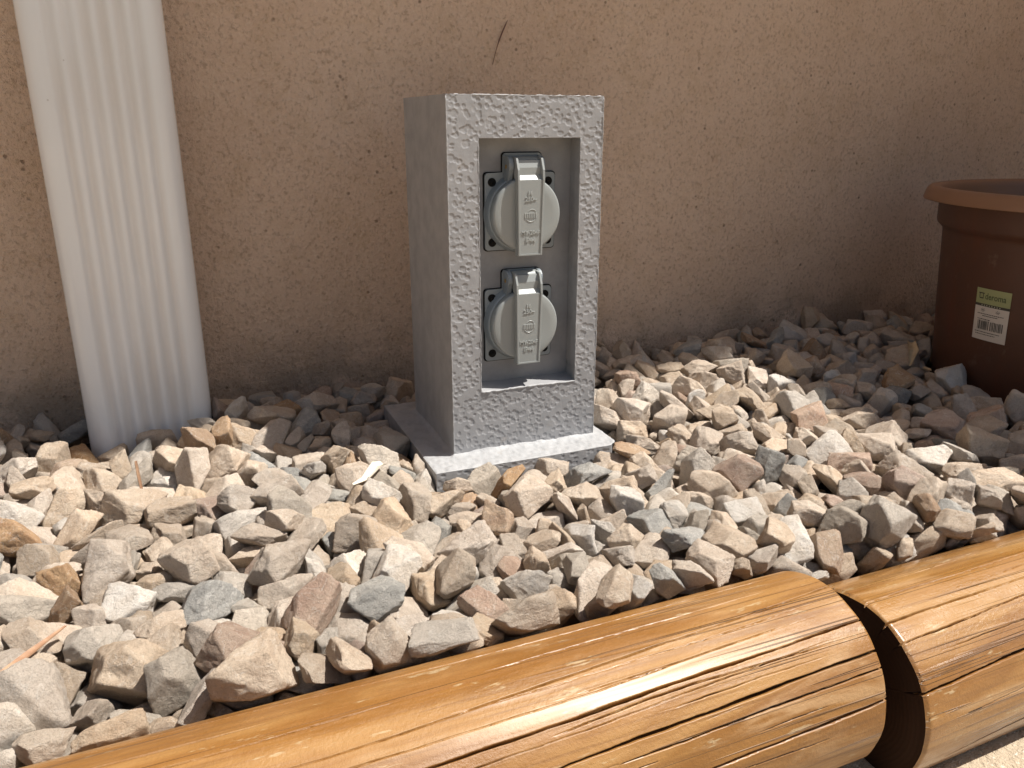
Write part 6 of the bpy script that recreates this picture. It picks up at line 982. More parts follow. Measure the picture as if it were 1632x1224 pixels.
    (23,0,247,8516,1490,-222,48,25,-84,78), (13,0,201,4571,-2263,-29,74,-64,79,-19), (0,2,278,5320,-1441,-135,74,73,-70,-21), (3,6,256,-4426,74,25,3,-74,99,-29),
    (16,0,147,9552,-62,-112,53,-114,-6,-14), (3,4,212,3357,453,-79,44,-104,-9,57), (11,4,255,8331,1681,-14,22,52,99,-56), (14,0,241,-3306,-1764,-128,13,94,72,-44),
    (17,1,238,-1400,-551,-31,46,110,-41,18), (15,6,202,8133,458,-100,9,98,-74,30), (21,0,251,9096,-476,-132,9,-46,-102,60), (18,5,165,1492,971,-135,106,15,39,-57),
    (1,1,301,7196,1106,15,54,50,-103,0), (2,5,262,10081,-664,-135,8,85,-91,-21), (19,0,210,6148,1181,-86,112,-39,-41,18), (18,0,160,-3991,-2568,19,20,50,100,-58),
    (5,0,245,9503,-928,-90,9,-35,-56,108), (11,3,186,-2769,495,-94,26,64,104,26), (22,0,214,5722,-2142,-30,73,22,-34,-96), (6,3,214,-2033,193,-116,32,79,91,-25),
    (4,6,340,9881,-264,-53,123,-26,1,17), (0,0,234,3801,1759,11,101,18,56,49), (15,6,256,-3842,368,-18,93,-58,-58,-31), (2,1,243,-552,-1581,-183,6,-110,-60,-21),
    (18,0,254,-4194,550,-30,43,10,-61,102), (15,5,239,-3989,2013,-109,99,53,55,21), (16,1,295,8459,-2416,133,116,-16,-32,-37), (7,4,243,3038,1536,-112,35,78,-70,-63),
    (1,6,236,-4443,1669,-51,1,-79,-56,82), (8,0,210,8196,-6,-158,115,-33,33,-29), (22,2,185,8433,-1264,-91,66,70,33,76), (23,6,179,5116,-627,-135,117,12,-44,-18),
    (3,6,334,-3217,-1269,2,10,-45,-116,21), (20,0,265,-2950,-1039,-92,23,55,65,91), (21,1,225,3635,-1537,-68,56,22,95,58), (19,6,272,9553,1151,-30,63,24,96,-47),
    (22,0,290,-4149,-978,-16,31,-78,-81,-51), (18,1,227,-4095,-1921,-40,8,2,112,59), (20,1,269,-5319,-2430,-129,89,0,-35,84), (6,0,248,4313,62,-59,8,94,83,-19),
    (15,1,158,-5073,-1853,-37,81,-66,-10,-72), (23,0,283,-4097,800,3,25,84,-89,20), (8,6,186,-5323,-46,-126,8,13,91,-88), (6,0,201,2864,-1687,-82,10,-127,0,-3),
    (4,6,208,8915,-1136,18,59,88,-36,-60), (12,0,270,9111,758,-94,35,-106,-22,56), (5,6,266,10073,2170,-131,83,-92,-16,21), (3,0,259,8384,-1557,-88,122,35,-5,10),
    (21,3,237,1568,-1781,-181,36,11,-106,59), (17,6,340,-4337,-2131,131,43,11,-53,-106), (5,0,244,8243,-2018,57,105,-60,-32,20), (6,0,340,6882,-2186,122,113,4,-22,-53),
    (7,4,271,8767,-470,-108,30,-75,63,-75), (5,0,311,8217,-835,-16,12,-44,-104,-58), (7,4,191,3552,695,-67,22,-60,-92,60), (10,0,288,-4821,464,-71,38,-18,32,-116),
    (20,0,301,-2896,-1467,-56,7,-57,55,-99), (0,0,240,7128,-2373,54,61,-90,-48,-44), (15,1,327,-4637,1402,99,55,-46,-78,-70), (18,1,210,-4301,-786,-159,69,-3,19,-105),
    (15,6,295,8093,2138,-81,7,-67,91,-58), (18,0,303,7977,645,-160,60,110,-18,-2), (11,4,161,-2871,416,-139,5,50,73,-91), (7,0,213,7415,2103,-104,98,2,-43,-69),
    (11,1,282,7996,-877,-91,94,25,-74,34), (8,0,228,2914,1472,-118,58,24,-109,-21), (14,4,297,-5248,-2551,-30,27,6,-63,-107), (22,0,247,4560,1182,-72,84,0,0,95),
    (7,4,205,9222,-2877,-66,6,-66,47,98), (9,0,188,3386,-2270,-82,111,55,23,-13), (21,0,197,8043,-2234,-83,34,122,3,-6), (7,1,268,8114,-1495,-2,7,66,108,-4),
    (19,6,298,-4687,-87,5,85,-82,7,47), (16,2,192,9639,984,-139,18,-59,34,106), (18,6,255,7887,1817,-121,3,3,-53,115), (13,4,237,9007,605,-1,31,45,98,-59),
    (13,0,322,-3485,-2326,48,51,-109,-11,-41), (9,0,263,-3611,-50,-14,32,46,4,-114), (8,6,340,1467,1701,-49,6,-111,61,9), (10,2,297,6979,1056,-93,91,-69,-9,54),
    (0,0,278,-945,-2276,-78,45,3,-103,59), (6,6,294,8056,-1070,-140,111,-16,-56,17), (5,6,214,-5123,-262,-74,55,-16,-25,-110), (0,6,258,5707,1714,-92,54,17,7,-113),
    (17,0,251,2881,918,-62,7,-16,125,-15), (14,0,199,4725,587,-102,61,26,85,67), (2,3,236,9843,-2824,-14,23,-9,30,121), (0,0,255,9619,-1571,-46,12,-113,-42,-39),
    (18,0,229,7788,1931,-150,115,-12,51,14), (7,0,170,-619,176,-165,63,83,73,-4), (2,6,245,8948,-1690,-29,112,50,14,-32), (1,4,205,4254,-1072,-53,82,17,-48,82),
    (22,0,251,-3802,-274,-88,124,13,-8,-21), (21,0,203,-4291,-2409,-167,75,28,17,-97), (4,0,340,9043,-1277,20,39,-79,62,-67), (11,0,245,7079,2011,-121,63,44,51,-88),
    (14,1,211,8491,-26,-115,87,-51,77,3), (9,1,219,1682,-707,-182,0,68,-106,-15), (1,1,210,8602,-447,-124,35,35,-91,-73), (21,0,161,-662,-747,-181,55,-80,57,58),
    (1,1,271,8029,-30,-153,79,18,3,97), (5,1,306,9234,1411,19,18,124,9,-17), (0,2,219,8844,-2231,-64,78,82,1,-58), (2,0,278,1509,1344,-129,61,-9,99,50),
    (8,1,321,-4791,986,-105,63,-90,-33,-55), (14,6,254,8678,847,-20,20,-51,-112,25), (21,3,213,3761,-1846,-149,32,15,-118,29), (23,5,279,8507,-563,16,70,-31,-96,32),
    (7,1,175,2732,-1517,-119,117,7,-10,-48), (23,0,301,-3926,-1278,54,90,12,73,50), (2,0,257,-4620,-2495,37,78,-14,-53,84), (16,1,154,2897,-1569,-144,81,-47,-56,65),
    (17,5,168,6466,-2915,-3,0,-4,-35,-122), (19,0,163,2738,1220,-83,90,81,-37,-1), (15,1,233,-4320,-691,-44,30,-120,-25,-13), (10,0,292,8141,879,7,48,-25,-2,115),
    (16,0,223,-5340,-980,-202,76,3,-59,83), (21,0,282,10017,364,20,24,-12,8,-124), (12,6,283,-4214,-1526,44,69,-4,-29,-103), (16,6,340,-5033,1984,-87,115,-41,36,7),
    (19,6,273,-4087,-1678,57,102,-27,62,-35), (18,0,244,10003,826,-145,2,9,49,117), (7,0,292,-1384,-1591,-56,82,36,18,88), (11,1,309,-3948,-798,20,95,-39,-10,-74),
    (12,0,196,-3781,-1752,70,65,-96,40,-32), (8,0,236,-5227,-1695,-42,1,57,108,-34), (19,0,296,-3568,641,-44,25,22,14,122), (12,1,277,-4731,-922,-54,10,-68,-106,9),
    (20,2,226,-3396,37,-102,32,-71,68,-74), (9,0,197,7531,1547,-113,55,114,-15,4), (22,3,330,-5205,-1456,22,101,-6,19,-74), (20,0,207,-3939,868,-20,23,102,69,22),
    (7,0,230,-4799,1877,-145,28,103,-51,47), (19,0,240,6857,1580,-54,115,20,-17,-47), (6,6,229,-3010,-711,-110,42,51,-108,-10), (14,0,243,8597,-2160,55,16,-115,-33,40),
    (7,1,340,-3820,80,65,75,-98,-15,-26), (22,3,219,8678,2051,-233,41,-25,91,74), (1,0,209,-4149,-2248,143,67,-29,62,83), (20,5,259,6463,1757,-160,17,54,-69,90),
    (3,0,235,1787,1756,-183,40,-37,11,-114), (14,0,268,4128,921,-6,80,15,81,55), (15,0,174,9593,-204,-115,117,5,-32,38), (8,0,261,-1526,1921,-157,17,66,-25,104),
    (18,0,299,7949,-2134,-65,29,32,-65,100), (23,0,223,1247,1598,-147,21,-22,-112,-51), (5,0,326,-1554,-870,-100,20,104,24,67), (8,3,313,-4860,-1643,-104,110,28,-51,25),
    (9,4,274,-3141,-2277,38,48,-55,102,20), (14,3,209,-4918,-514,-153,46,36,-33,-108), (4,0,301,7115,1285,-133,46,108,-37,-31), (22,6,176,-5238,216,-65,69,28,-42,-94),
    (8,4,340,-3636,-241,-81,25,-54,-96,57), (6,0,340,9669,-1427,-76,39,-21,-8,119), (21,5,214,-5360,682,-187,115,19,-28,-43), (4,0,314,-1111,2126,-214,84,-42,-44,-73),
    (17,6,273,-5403,1693,-124,75,72,60,-42), (8,0,340,-699,-1519,-84,37,-121,0,-2), (20,1,340,8979,1819,-55,66,-52,90,-29), (11,0,187,5893,-2316,42,97,11,28,76),
    (20,0,340,-4994,139,-110,65,-47,-84,50), (6,0,269,3501,-2229,-23,68,-65,-28,80), (12,1,232,4670,1714,-74,14,90,-89,5), (3,6,214,-4624,-2348,-40,94,78,-16,31),
    (9,6,231,5608,-2014,-56,50,34,19,110), (7,6,254,-908,-1164,-133,77,-2,-10,-101), (9,4,232,2560,1571,-145,63,97,38,-34), (3,5,189,4768,99,-139,15,-113,42,-37),
    (19,0,272,9783,86,-23,107,-45,7,-50), (19,1,193,-3376,-714,13,121,6,-37,1), (6,0,314,-5264,1050,-112,37,100,-66,21), (10,0,279,-3746,-94,61,74,92,34,-30),
    (16,0,328,-3579,-602,78,31,121,20,-15), (11,0,252,-4060,-340,52,66,-3,16,107), (6,0,251,3130,1466,-84,40,-107,-54,16), (6,5,201,9433,-2225,-52,19,53,113,-14),
    (17,4,220,4162,-1994,-70,64,60,-85,-34), (20,6,204,7407,-2082,25,97,-38,51,-53), (11,4,328,9922,968,-52,73,-97,5,-37), (19,0,281,-4725,-1403,48,70,32,-34,-95),
    (4,4,238,10105,-1747,-180,57,-16,26,-110), (12,3,178,1852,814,-207,59,-46,-103,10), (7,0,175,-4118,6,-149,11,80,-16,96), (16,0,247,8366,-1325,47,92,-64,59,7),
    (23,0,265,9700,341,2,96,33,-59,47), (0,4,219,-4663,1040,-160,56,112,-15,12), (11,6,258,8388,1077,-9,16,44,111,-40), (1,0,340,-3703,911,30,57,101,35,38),
    (16,1,248,4916,-2180,193,11,-123,-28,-8), (7,5,192,4793,-2447,33,3,70,103,-25), (0,0,248,-3395,333,56,109,32,1,57), (5,1,250,8574,2059,-128,99,54,55,19),
    (10,1,154,-4975,-647,-92,43,90,66,42), (3,1,262,-3936,-1683,94,74,-32,-77,61), (18,2,263,-5053,-1639,11,94,-15,50,67), (10,1,222,7963,-2332,140,81,88,22,36),
    (21,1,275,8939,-344,-157,49,-35,-104,-41), (9,0,284,7877,-2892,-7,38,-63,74,72), (2,0,208,2878,1948,-121,67,-85,60,-27), (21,0,250,499,-2475,110,119,14,-1,-43),
    (15,1,185,-655,283,-128,104,-65,-18,-29), (5,0,290,-4983,-105,-63,24,-103,70,1), (10,0,242,-3602,-1492,-33,86,-62,3,70), (1,0,244,9450,-757,16,87,-17,-65,63),
    (10,0,300,8882,2083,-73,68,-31,17,-101), (2,0,239,8802,1710,-60,21,10,114,52), (10,0,215,-5126,325,-76,70,57,67,58), (11,1,231,7363,1232,-58,39,7,23,118),
    (4,0,282,-3039,-2024,97,77,-9,15,-99), (22,2,273,-5399,-246,-104,3,61,-108,-26), (5,6,270,7550,-1546,28,5,86,-92,-16), (12,1,324,-3375,66,95,45,-57,-100,30),
    (0,1,196,-4883,-897,-140,19,38,-106,-55), (15,1,210,8641,6,-30,24,-101,-73,4), (22,0,285,7551,1333,-67,12,109,39,50), (11,1,340,9501,444,13,19,-101,-74,9),
    (22,1,170,8496,1414,-98,92,19,41,-75), (0,0,189,5188,-804,-101,88,-53,-14,74), (6,6,270,-3815,1197,-83,35,102,-65,-16), (5,0,282,8488,-1816,120,29,89,79,-32),
    (0,4,192,9701,-938,-148,45,-76,61,-68), (8,3,231,-3735,-2205,-86,47,-44,53,-96), (8,6,242,5025,-1444,-132,50,-26,-59,97), (18,1,240,-2141,719,-27,8,-30,111,-53),
    (8,1,190,6218,-2024,-55,56,-7,106,-40), (18,0,235,-3954,1293,-5,23,-82,-95,-1), (0,0,303,8057,-2369,35,25,70,102,12), (8,0,340,7538,-2103,35,26,83,-92,8),
    (20,1,262,8286,-1512,-8,33,106,62,5), (4,1,239,5098,-1674,-48,95,38,75,10), (23,1,211,8866,-1014,70,103,-64,-14,34), (20,4,233,5733,-1971,-25,22,92,84,6),
    (14,0,246,6002,-2307,106,105,-8,57,-42), (2,0,183,-5028,-2393,12,25,-24,26,-119), (8,0,203,-3804,-846,-147,24,-81,49,81), (9,0,256,-4615,464,-6,7,94,-75,-39),
    (23,0,324,8519,1335,71,5,-75,102,-1), (5,4,220,-4072,-2085,92,80,-17,28,-93), (12,5,242,-5359,2182,-216,60,94,10,-60), (14,1,237,-3979,266,16,50,-107,29,-37),
    (22,1,298,2997,-2019,-16,115,-37,27,30), (21,1,231,-4714,864,-83,59,3,-36,106), (3,2,301,-4872,-1072,-67,31,105,-61,20), (14,0,240,9494,-109,-6,9,20,123,22),
    (21,0,299,4598,-1738,2,94,-43,30,68), (13,0,289,6680,-2313,73,28,-78,79,-56), (4,0,259,8657,-1810,91,43,94,28,69), (15,6,269,7082,-2410,215,96,21,-37,-71),
    (22,2,218,-4174,-1134,-63,106,47,-20,-49), (20,0,327,5744,-1724,-97,1,87,91,17), (7,0,302,8620,-953,103,41,-61,97,-35), (23,3,257,-5113,7,-113,7,65,19,107),
    (20,0,324,8803,674,22,5,-48,62,-100), (16,1,323,8803,367,69,20,66,37,100), (2,6,200,-3875,-330,13,97,54,-58,21), (9,6,248,6618,2192,-249,71,102,-2,-26),
    (4,4,191,9681,1077,-51,47,54,102,-21), (2,0,186,4817,1139,-156,30,-60,-90,-59), (1,5,254,8221,1104,79,3,-91,61,65), (9,0,180,-4835,674,-73,103,-69,27,-11),
    (21,0,238,-4926,1409,-25,19,-3,-67,106), (14,0,340,-4822,-2084,89,38,111,16,-45), (17,1,293,-4424,398,39,91,45,34,68), (7,1,219,4399,1430,-83,15,40,-39,113),
    (2,0,340,-3790,-1154,56,44,96,46,-53), (19,6,340,6944,1219,54,80,-18,-54,-81), (3,3,224,3530,-1401,-58,113,8,34,45), (0,6,206,8910,-2028,-16,36,-11,105,-61),
    (22,3,278,-4216,-2577,118,5,-32,-39,-116), (16,1,219,-3206,-2524,131,36,-34,-100,-61), (5,3,262,9037,-357,-69,6,102,72,-22), (0,1,215,8800,-1406,-54,23,-110,-51,-29),
    (5,0,203,-4833,10,-163,31,-105,2,64), (21,0,168,-4116,426,-89,119,-39,-2,20), (15,0,173,4875,1849,-157,113,-17,-25,50), (20,0,237,-1599,-165,-184,19,-109,19,-59),
    (12,0,151,9877,84,-192,89,-58,-63,-29), (5,1,227,1965,2181,-221,83,-79,33,44), (3,0,178,3126,997,-30,1,-89,-81,42), (19,3,169,-587,1939,-161,34,-10,-113,-45),
    (1,0,182,5451,959,-134,42,-101,6,-64), (17,0,340,-3807,2043,-33,51,82,18,81), (18,1,264,-4097,-134,28,20,-115,9,-50), (20,0,213,9346,-216,-27,31,94,-74,-30),
    (4,4,312,-5368,1427,-108,100,-16,8,-76), (19,1,236,1615,2172,-25,61,44,74,-71), (12,4,332,10040,-847,-11,5,-82,-97,6), (0,0,340,8025,-2131,127,101,31,66,24),
    (22,0,338,9373,-460,23,46,-56,74,-74), (23,1,297,9865,-1328,15,96,-36,-48,58),
]


NK = 24
def ico(level):
    b = bmesh.new()
    bmesh.ops.create_icosphere(b, subdivisions=level, radius=1.0)
    v = np.array([x.co[:] for x in b.verts])
    f = np.array([[q.index for q in x.verts] for x in b.faces])
    b.free()
    return v / np.linalg.norm(v, axis=1)[:, None], f

def vnoise(P, seed):
    r = np.random.RandomState(seed); o = np.zeros(len(P))
    for k in range(14):
        d = r.normal(size=3); d /= np.linalg.norm(d)
        o += np.sin(P @ d * r.uniform(.7, 1.6) + r.uniform(0, 6.28))
    return o / 14 ** .5

def stone_shape(kind, dirs):
    r = np.random.RandomState(1000 + kind)
    n = r.randint(6, 10); N = r.normal(size=(n, 3)); N /= np.linalg.norm(N, axis=1)[:, None]
    N = np.vstack([N, -N[:3] + r.normal(size=(3, 3)) * .18, np.eye(3) + r.normal(size=(3, 3)) * .15, -np.eye(3) + r.normal(size=(3, 3)) * .15])
    N /= np.linalg.norm(N, axis=1)[:, None]
    d = r.uniform(.50, .92, size=len(N)); d[-6:] = r.uniform(.66, .98, size=6)
    c = dirs @ N.T
    q = np.where(c > .05, d[None, :] / np.maximum(c, .05), 20.)
    k = 55.
    rad = -np.log(np.exp(-k * (q - q.min(1)[:, None])).sum(1)) / k + q.min(1)
    ax = np.array([[1., r.uniform(.58, .95), r.uniform(.36, .72)]])
    plainV = dirs * rad[:, None] * ax
    L = plainV[:, 0].max() - plainV[:, 0].min()
    # sharpen the broken edges, then chip and roughen
    k = 110.
    rad = -np.log(np.exp(-k * (q - q.min(1)[:, None])).sum(1)) / k + q.min(1)
    P = dirs * rad[:, None]
    chip = np.maximum(0, vnoise(P * 5.0, kind + 200) - .9)
    rad = rad * (1 + .045 * vnoise(P * 3.0, kind) + .03 * (np.abs(vnoise(P * 6.5, kind + 50)) - .5)
                 + .014 * np.abs(vnoise(P * 15, kind + 99)) - .009 * vnoise(P * 31, kind + 77) - .07 * chip)
    return dirs * rad[:, None] * ax / L

recs = []
for k, c, L, x, y, z, qw, qx, qy, qz in STONES:
    recs.append((k, c, L * 1e-4 * 1.03, Vector((x, y, z + 40)) * 1e-4, Quaternion((qw, qx, qy, qz)).normalized()))

def add_rest(me, V):
    at = me.attributes.new('rest', 'FLOAT_VECTOR', 'POINT')
    at.data.foreach_set('vector', np.asarray(V, dtype=np.float32).ravel())

D5, F5 = ico(5)
D4, F4 = ico(4)
hi_mesh = {}
N_PARTS = 297
for i, (k, c, L, loc, q) in enumerate(recs[:N_PARTS]):
    if k not in hi_mesh:
        V = stone_shape(k, D5)
        me = bpy.data.meshes.new('stone')
        fill_mesh(me, V, F5)
        add_rest(me, V)
        me.materials.append(M_STONE[0])
        hi_mesh[k] = me
    o = new_obj('stone', hi_mesh[k], bed)
    o.rotation_mode = 'QUATERNION'
    o.rotation_quaternion = q
    o.location = loc
    o.scale = (L, L, L)
    o.material_slots[0].link = 'OBJECT'
    o.material_slots[0].material = M_STONE[c]
lo = [stone_shape(k, D4) for k in range(NK)]
Vs, Fs, Rs, Ms = [], [], [], []
off = 0
for i, (k, c, L, loc, q) in enumerate(recs[N_PARTS:]):
    R3 = np.array(q.to_matrix())
    Vs.append(lo[k] * L @ R3.T + np.array(loc))
    Rs.append(lo[k]); Fs.append(F4 + off); off += len(D4)
    Ms.append(np.full(len(F4), c))
me = bpy.data.meshes.new('loose_stones')
fill_mesh(me, np.vstack(Vs), np.vstack(Fs))
add_rest(me, np.vstack(Rs))
for m_ in M_STONE: me.materials.append(m_)
me.polygons.foreach_set('material_index', np.concatenate(Ms).astype(np.int32))
ls = new_obj('loose_stones', me, bed)
ls['kind'] = 'stuff'

# ================================================================== LOGS
CR1 = [  # (polyline of (s, angle deg)), half width m, depth m ; s from the right end, angle up from the front
    ([(-.60, 121), (-.45, 118), (-.353, 116), (-.27, 114), (-.207, 108), (-.137, 110), (-.056, 112), (-.012, 115)], .0007, .003),
    ([(-.50, 66), (-.30, 68), (-.217, 70), (-.152, 76), (-.09, 78.6), (-.03, 84), (-.001, 86)], .0006, .004),
    ([(-.75, 46), (-.45, 47), (-.30, 49), (-.222, 51.4), (-.149, 54.4), (-.06, 57.6), (-.001, 59.5)], .0009, .006),
    ([(-.182, 48), (-.128, 52.5), (-.078, 54), (-.035, 50.7), (-.012, 51)], .0005, .003),
    ([(-.65, 27), (-.40, 29), (-.25, 32), (-.135, 36.4), (-.077, 38.9), (-.001, 41.6)], .0012, .008),
    ([(-.11, 34.3), (-.09, 35), (-.078, 37.7)], .0005, .003),
    ([(-.16, 28), (-.079, 29.7), (-.041, 31.1), (-.001, 32.2)], .0007, .005),
    ([(-.80, 2), (-.35, 3), (-.2, 6), (-.09, 10.0), (-.001, 13.8)], .0013, .009),
    ([(-.5, -2), (-.082, 3.6), (-.031, 1.8)], .0006, .003),
    ([(-.62, 84), (-.42, 83), (-.30, 86), (-.22, 88)], .0005, .003),
    ([(-.20, 92), (-.10, 95), (-.03, 97)], .0004, .002),
    ([(-.17, 63), (-.11, 66), (-.05, 68)], .0004, .002),
    ([(-.13, 45), (-.07, 46), (-.02, 47)], .0004, .0022),
    ([(-.30, 61), (-.17, 62), (-.02, 70)], .00035, .002),
    ([(-.25, 44), (-.12, 49), (-.02, 54.5)], .00035, .002),
    ([(-.22, 72), (-.1, 73), (-.01, 78)], .0003, .0016),
    ([(-.33, 20), (-.2, 21), (-.12, 24)], .0005, .003),
    ([(-.09, 20), (-.03, 22)], .0004, .0025),
    ([(-.55, 98), (-.38, 99), (-.27, 97)], .0005, .003),
]
CR2 = [
    ([(.001, 85.7), (.03, 87), (.084, 88), (.3, 90)], .0005, .003),
    ([(.001, 69.4), (.048, 71.6), (.111, 71), (.25, 73), (.45, 70)], .0008, .005),
    ([(.002, 56.4), (.102, 61), (.2, 65.5)], .0006, .004),
    ([(-.001, 28.5), (.034, 31.1), (.077, 31.9), (.2, 36), (.5, 34)], .0013, .009),
    ([(.007, 46.8), (.05, 47), (.088, 48), (.2, 49)], .0004, .002),
    ([(.019, -23.6), (.05, -16), (.081, -13.1), (.3, -8)], .0009, .006),
    ([(.03, 78), (.09, 79), (.2, 82)], .0004, .002),
    ([(.02, 8), (.09, 13), (.16, 14)], .0004, .0025),
    ([(.03, 100), (.12, 102)], .0004, .002),
]
def make_log(name, origin, sy, sz, r, s0, s1, cracks, mat, seed, label):
    ax = Vector((1, sy, sz)).normalized()
    e_up = (Vector((0, 0, 1)) - ax * ax.z).normalized()
    e_fr = ax.cross(e_up); e_fr.normalize()
    if e_fr.y > 0: e_fr = -e_fr
    root = empty(name, label, 'log', tuple(Vector(origin) + ax * (s0 + s1) / 2 - Vector((0, 0, r))), 'round timber edging logs')
    inv = Matrix.Translation(root.location).inverted()
    th = np.concatenate([np.linspace(-38, 132, 520), np.linspace(132, 322, 80)[1:-1]])
    fine0, fine1 = (max(s0, -.50), s1) if s1 < .05 else (s0, min(s1, .30))
    ss = np.unique(np.concatenate([np.linspace(s0, s1, 60), np.linspace(fine0, fine1, 220),
                                   s0 + np.array([0, .0008, .002, .004]), s1 - np.array([0, .0008, .002, .004])]))
    T, S_ = np.meshgrid(np.radians(th), ss, indexing='ij')
    P3 = np.stack([S_ * 6, np.cos(T) * 3, np.sin(T) * 3], -1)
    R_ = r + .0005 * wave_noise(P3, seed) + .00012 * wave_noise(np.stack([S_ * 8, np.cos(T) * 16, np.sin(T) * 16], -1), seed + 1)
    R_ += .00003 * wave_noise(np.stack([S_ * 20, np.cos(T) * 60, np.sin(T) * 60], -1), seed + 2)
    rr = np.random.RandomState(seed)
    for k, (pl, hw, dp) in enumerate(cracks):
        px = [a for a, _ in pl]; pt = [b for _, b in pl]
        tc = np.interp(ss, px, pt) + .25 * np.sin(ss * 60 + k) + .10 * np.sin(ss * 230 + 2 * k) + .06 * np.sin(ss * 610 + k)
        us = np.linspace(ss[0], ss[-1], 1200); ut = np.interp(us, px, pt)
        kw = np.hanning(201); kw /= kw.sum(); ut = np.convolve(np.pad(ut, 100, mode='reflect', reflect_type='odd'), kw, 'valid')
        tc = tc - np.interp(ss, px, pt) + np.interp(ss, us, ut)
        env = np.clip((ss - px[0]) / .03, 0, 1) * np.clip((px[-1] - ss) / .03 + (1.0 if abs(px[-1]) < .003 else 0), 0, 1)
        if abs(px[0]) < .003: env = np.where(ss < px[1], 1.0, env)
        env = env * (.72 + .28 * np.sin(ss * 33 + k * 1.7) * np.sin(ss * 71 + k))
        d = np.abs(T - np.radians(tc)[None, :]) * r
        w = np.maximum(hw * .8 * env, 1e-6)[None, :]
        prof = np.clip(1 - d / (w * 1.0), 0, 1) ** .5
        R_ -= prof * dp * np.clip(env, 0, 1)[None, :]
        R_ += .0001 * np.exp(-((d - w * 1.6) / .0009) ** 2) * env[None, :]
    e = np.minimum(S_ - s0, s1 - S_)
    R_ -= .0012 * np.clip(1 - e / .0022, 0, 1) ** 2
    Sx = S_ + np.where(np.abs(S_ - s0) < 1e-9, .0012, np.where(np.abs(S_ - s1) < 1e-9, -.0012, 0)) * wave_noise(np.stack([T * 6, T * 0, T * 0], -1), seed + 5) * .5
    co, si = np.cos(T), np.sin(T)
    A, U, Fv = np.array(ax), np.array(e_up), np.array(e_fr)
    P = np.array(origin) + Sx[..., None] * A + (R_ * co)[..., None] * Fv + (R_ * si)[..., None] * U
    me = grid_mesh('trunk', P, closed_u=True)
    g = me.attributes.new('grain', 'FLOAT_VECTOR', 'POINT')
    g.data.foreach_set('vector', np.stack([S_, R_ * co, R_ * si], -1).astype(np.float32).ravel())
    o = new_obj('trunk', me, root, [mat]); o.matrix_parent_inverse = inv
    # end faces with rings
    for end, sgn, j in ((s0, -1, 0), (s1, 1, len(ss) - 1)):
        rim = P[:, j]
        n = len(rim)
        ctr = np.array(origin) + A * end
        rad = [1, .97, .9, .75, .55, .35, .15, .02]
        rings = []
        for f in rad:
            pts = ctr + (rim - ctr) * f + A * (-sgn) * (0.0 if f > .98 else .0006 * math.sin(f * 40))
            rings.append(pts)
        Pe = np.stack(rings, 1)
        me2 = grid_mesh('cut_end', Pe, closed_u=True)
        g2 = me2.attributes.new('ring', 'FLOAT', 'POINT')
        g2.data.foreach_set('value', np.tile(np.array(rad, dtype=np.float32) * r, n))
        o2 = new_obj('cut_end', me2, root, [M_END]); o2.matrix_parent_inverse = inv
    return root

mE = Mat('shaded_end_grain', .8, .2)  # near-black cut wood: shade in the gap between the logs painted in
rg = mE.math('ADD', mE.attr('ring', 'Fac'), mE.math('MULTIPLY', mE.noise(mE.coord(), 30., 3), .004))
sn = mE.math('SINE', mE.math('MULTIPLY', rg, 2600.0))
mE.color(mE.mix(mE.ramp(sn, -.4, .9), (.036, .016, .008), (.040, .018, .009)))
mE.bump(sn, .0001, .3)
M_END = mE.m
make_log('timber_log', (.1057, -.2934, -.0208), .0271, -.0154, .0488, -.86, 0.0, CR1, wood_mat('honey_pine', 0.0), 21,
         'long honey-coloured pine log lying across the foreground, its cut right end in the picture')
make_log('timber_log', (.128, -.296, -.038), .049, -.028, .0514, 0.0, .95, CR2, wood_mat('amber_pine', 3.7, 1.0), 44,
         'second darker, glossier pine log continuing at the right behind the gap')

# ================================================================== SOCKET POST
PW, PD, PH = .125, .114, .274
post = empty('socket_post', 'grey dimpled concrete garden post with two covered power sockets on a square base', 'power post', (PW / 2, PD / 2, -.016))
pinv = Matrix.Translation(post.location).inverted()
def pp(o, parent=None):
    if parent is None:
        o.parent = post
        o.matrix_parent_inverse = pinv
    return o
RX0, RX1, RZ0, RZ1, RD = .0238, .1065, .0505, .2440, .020

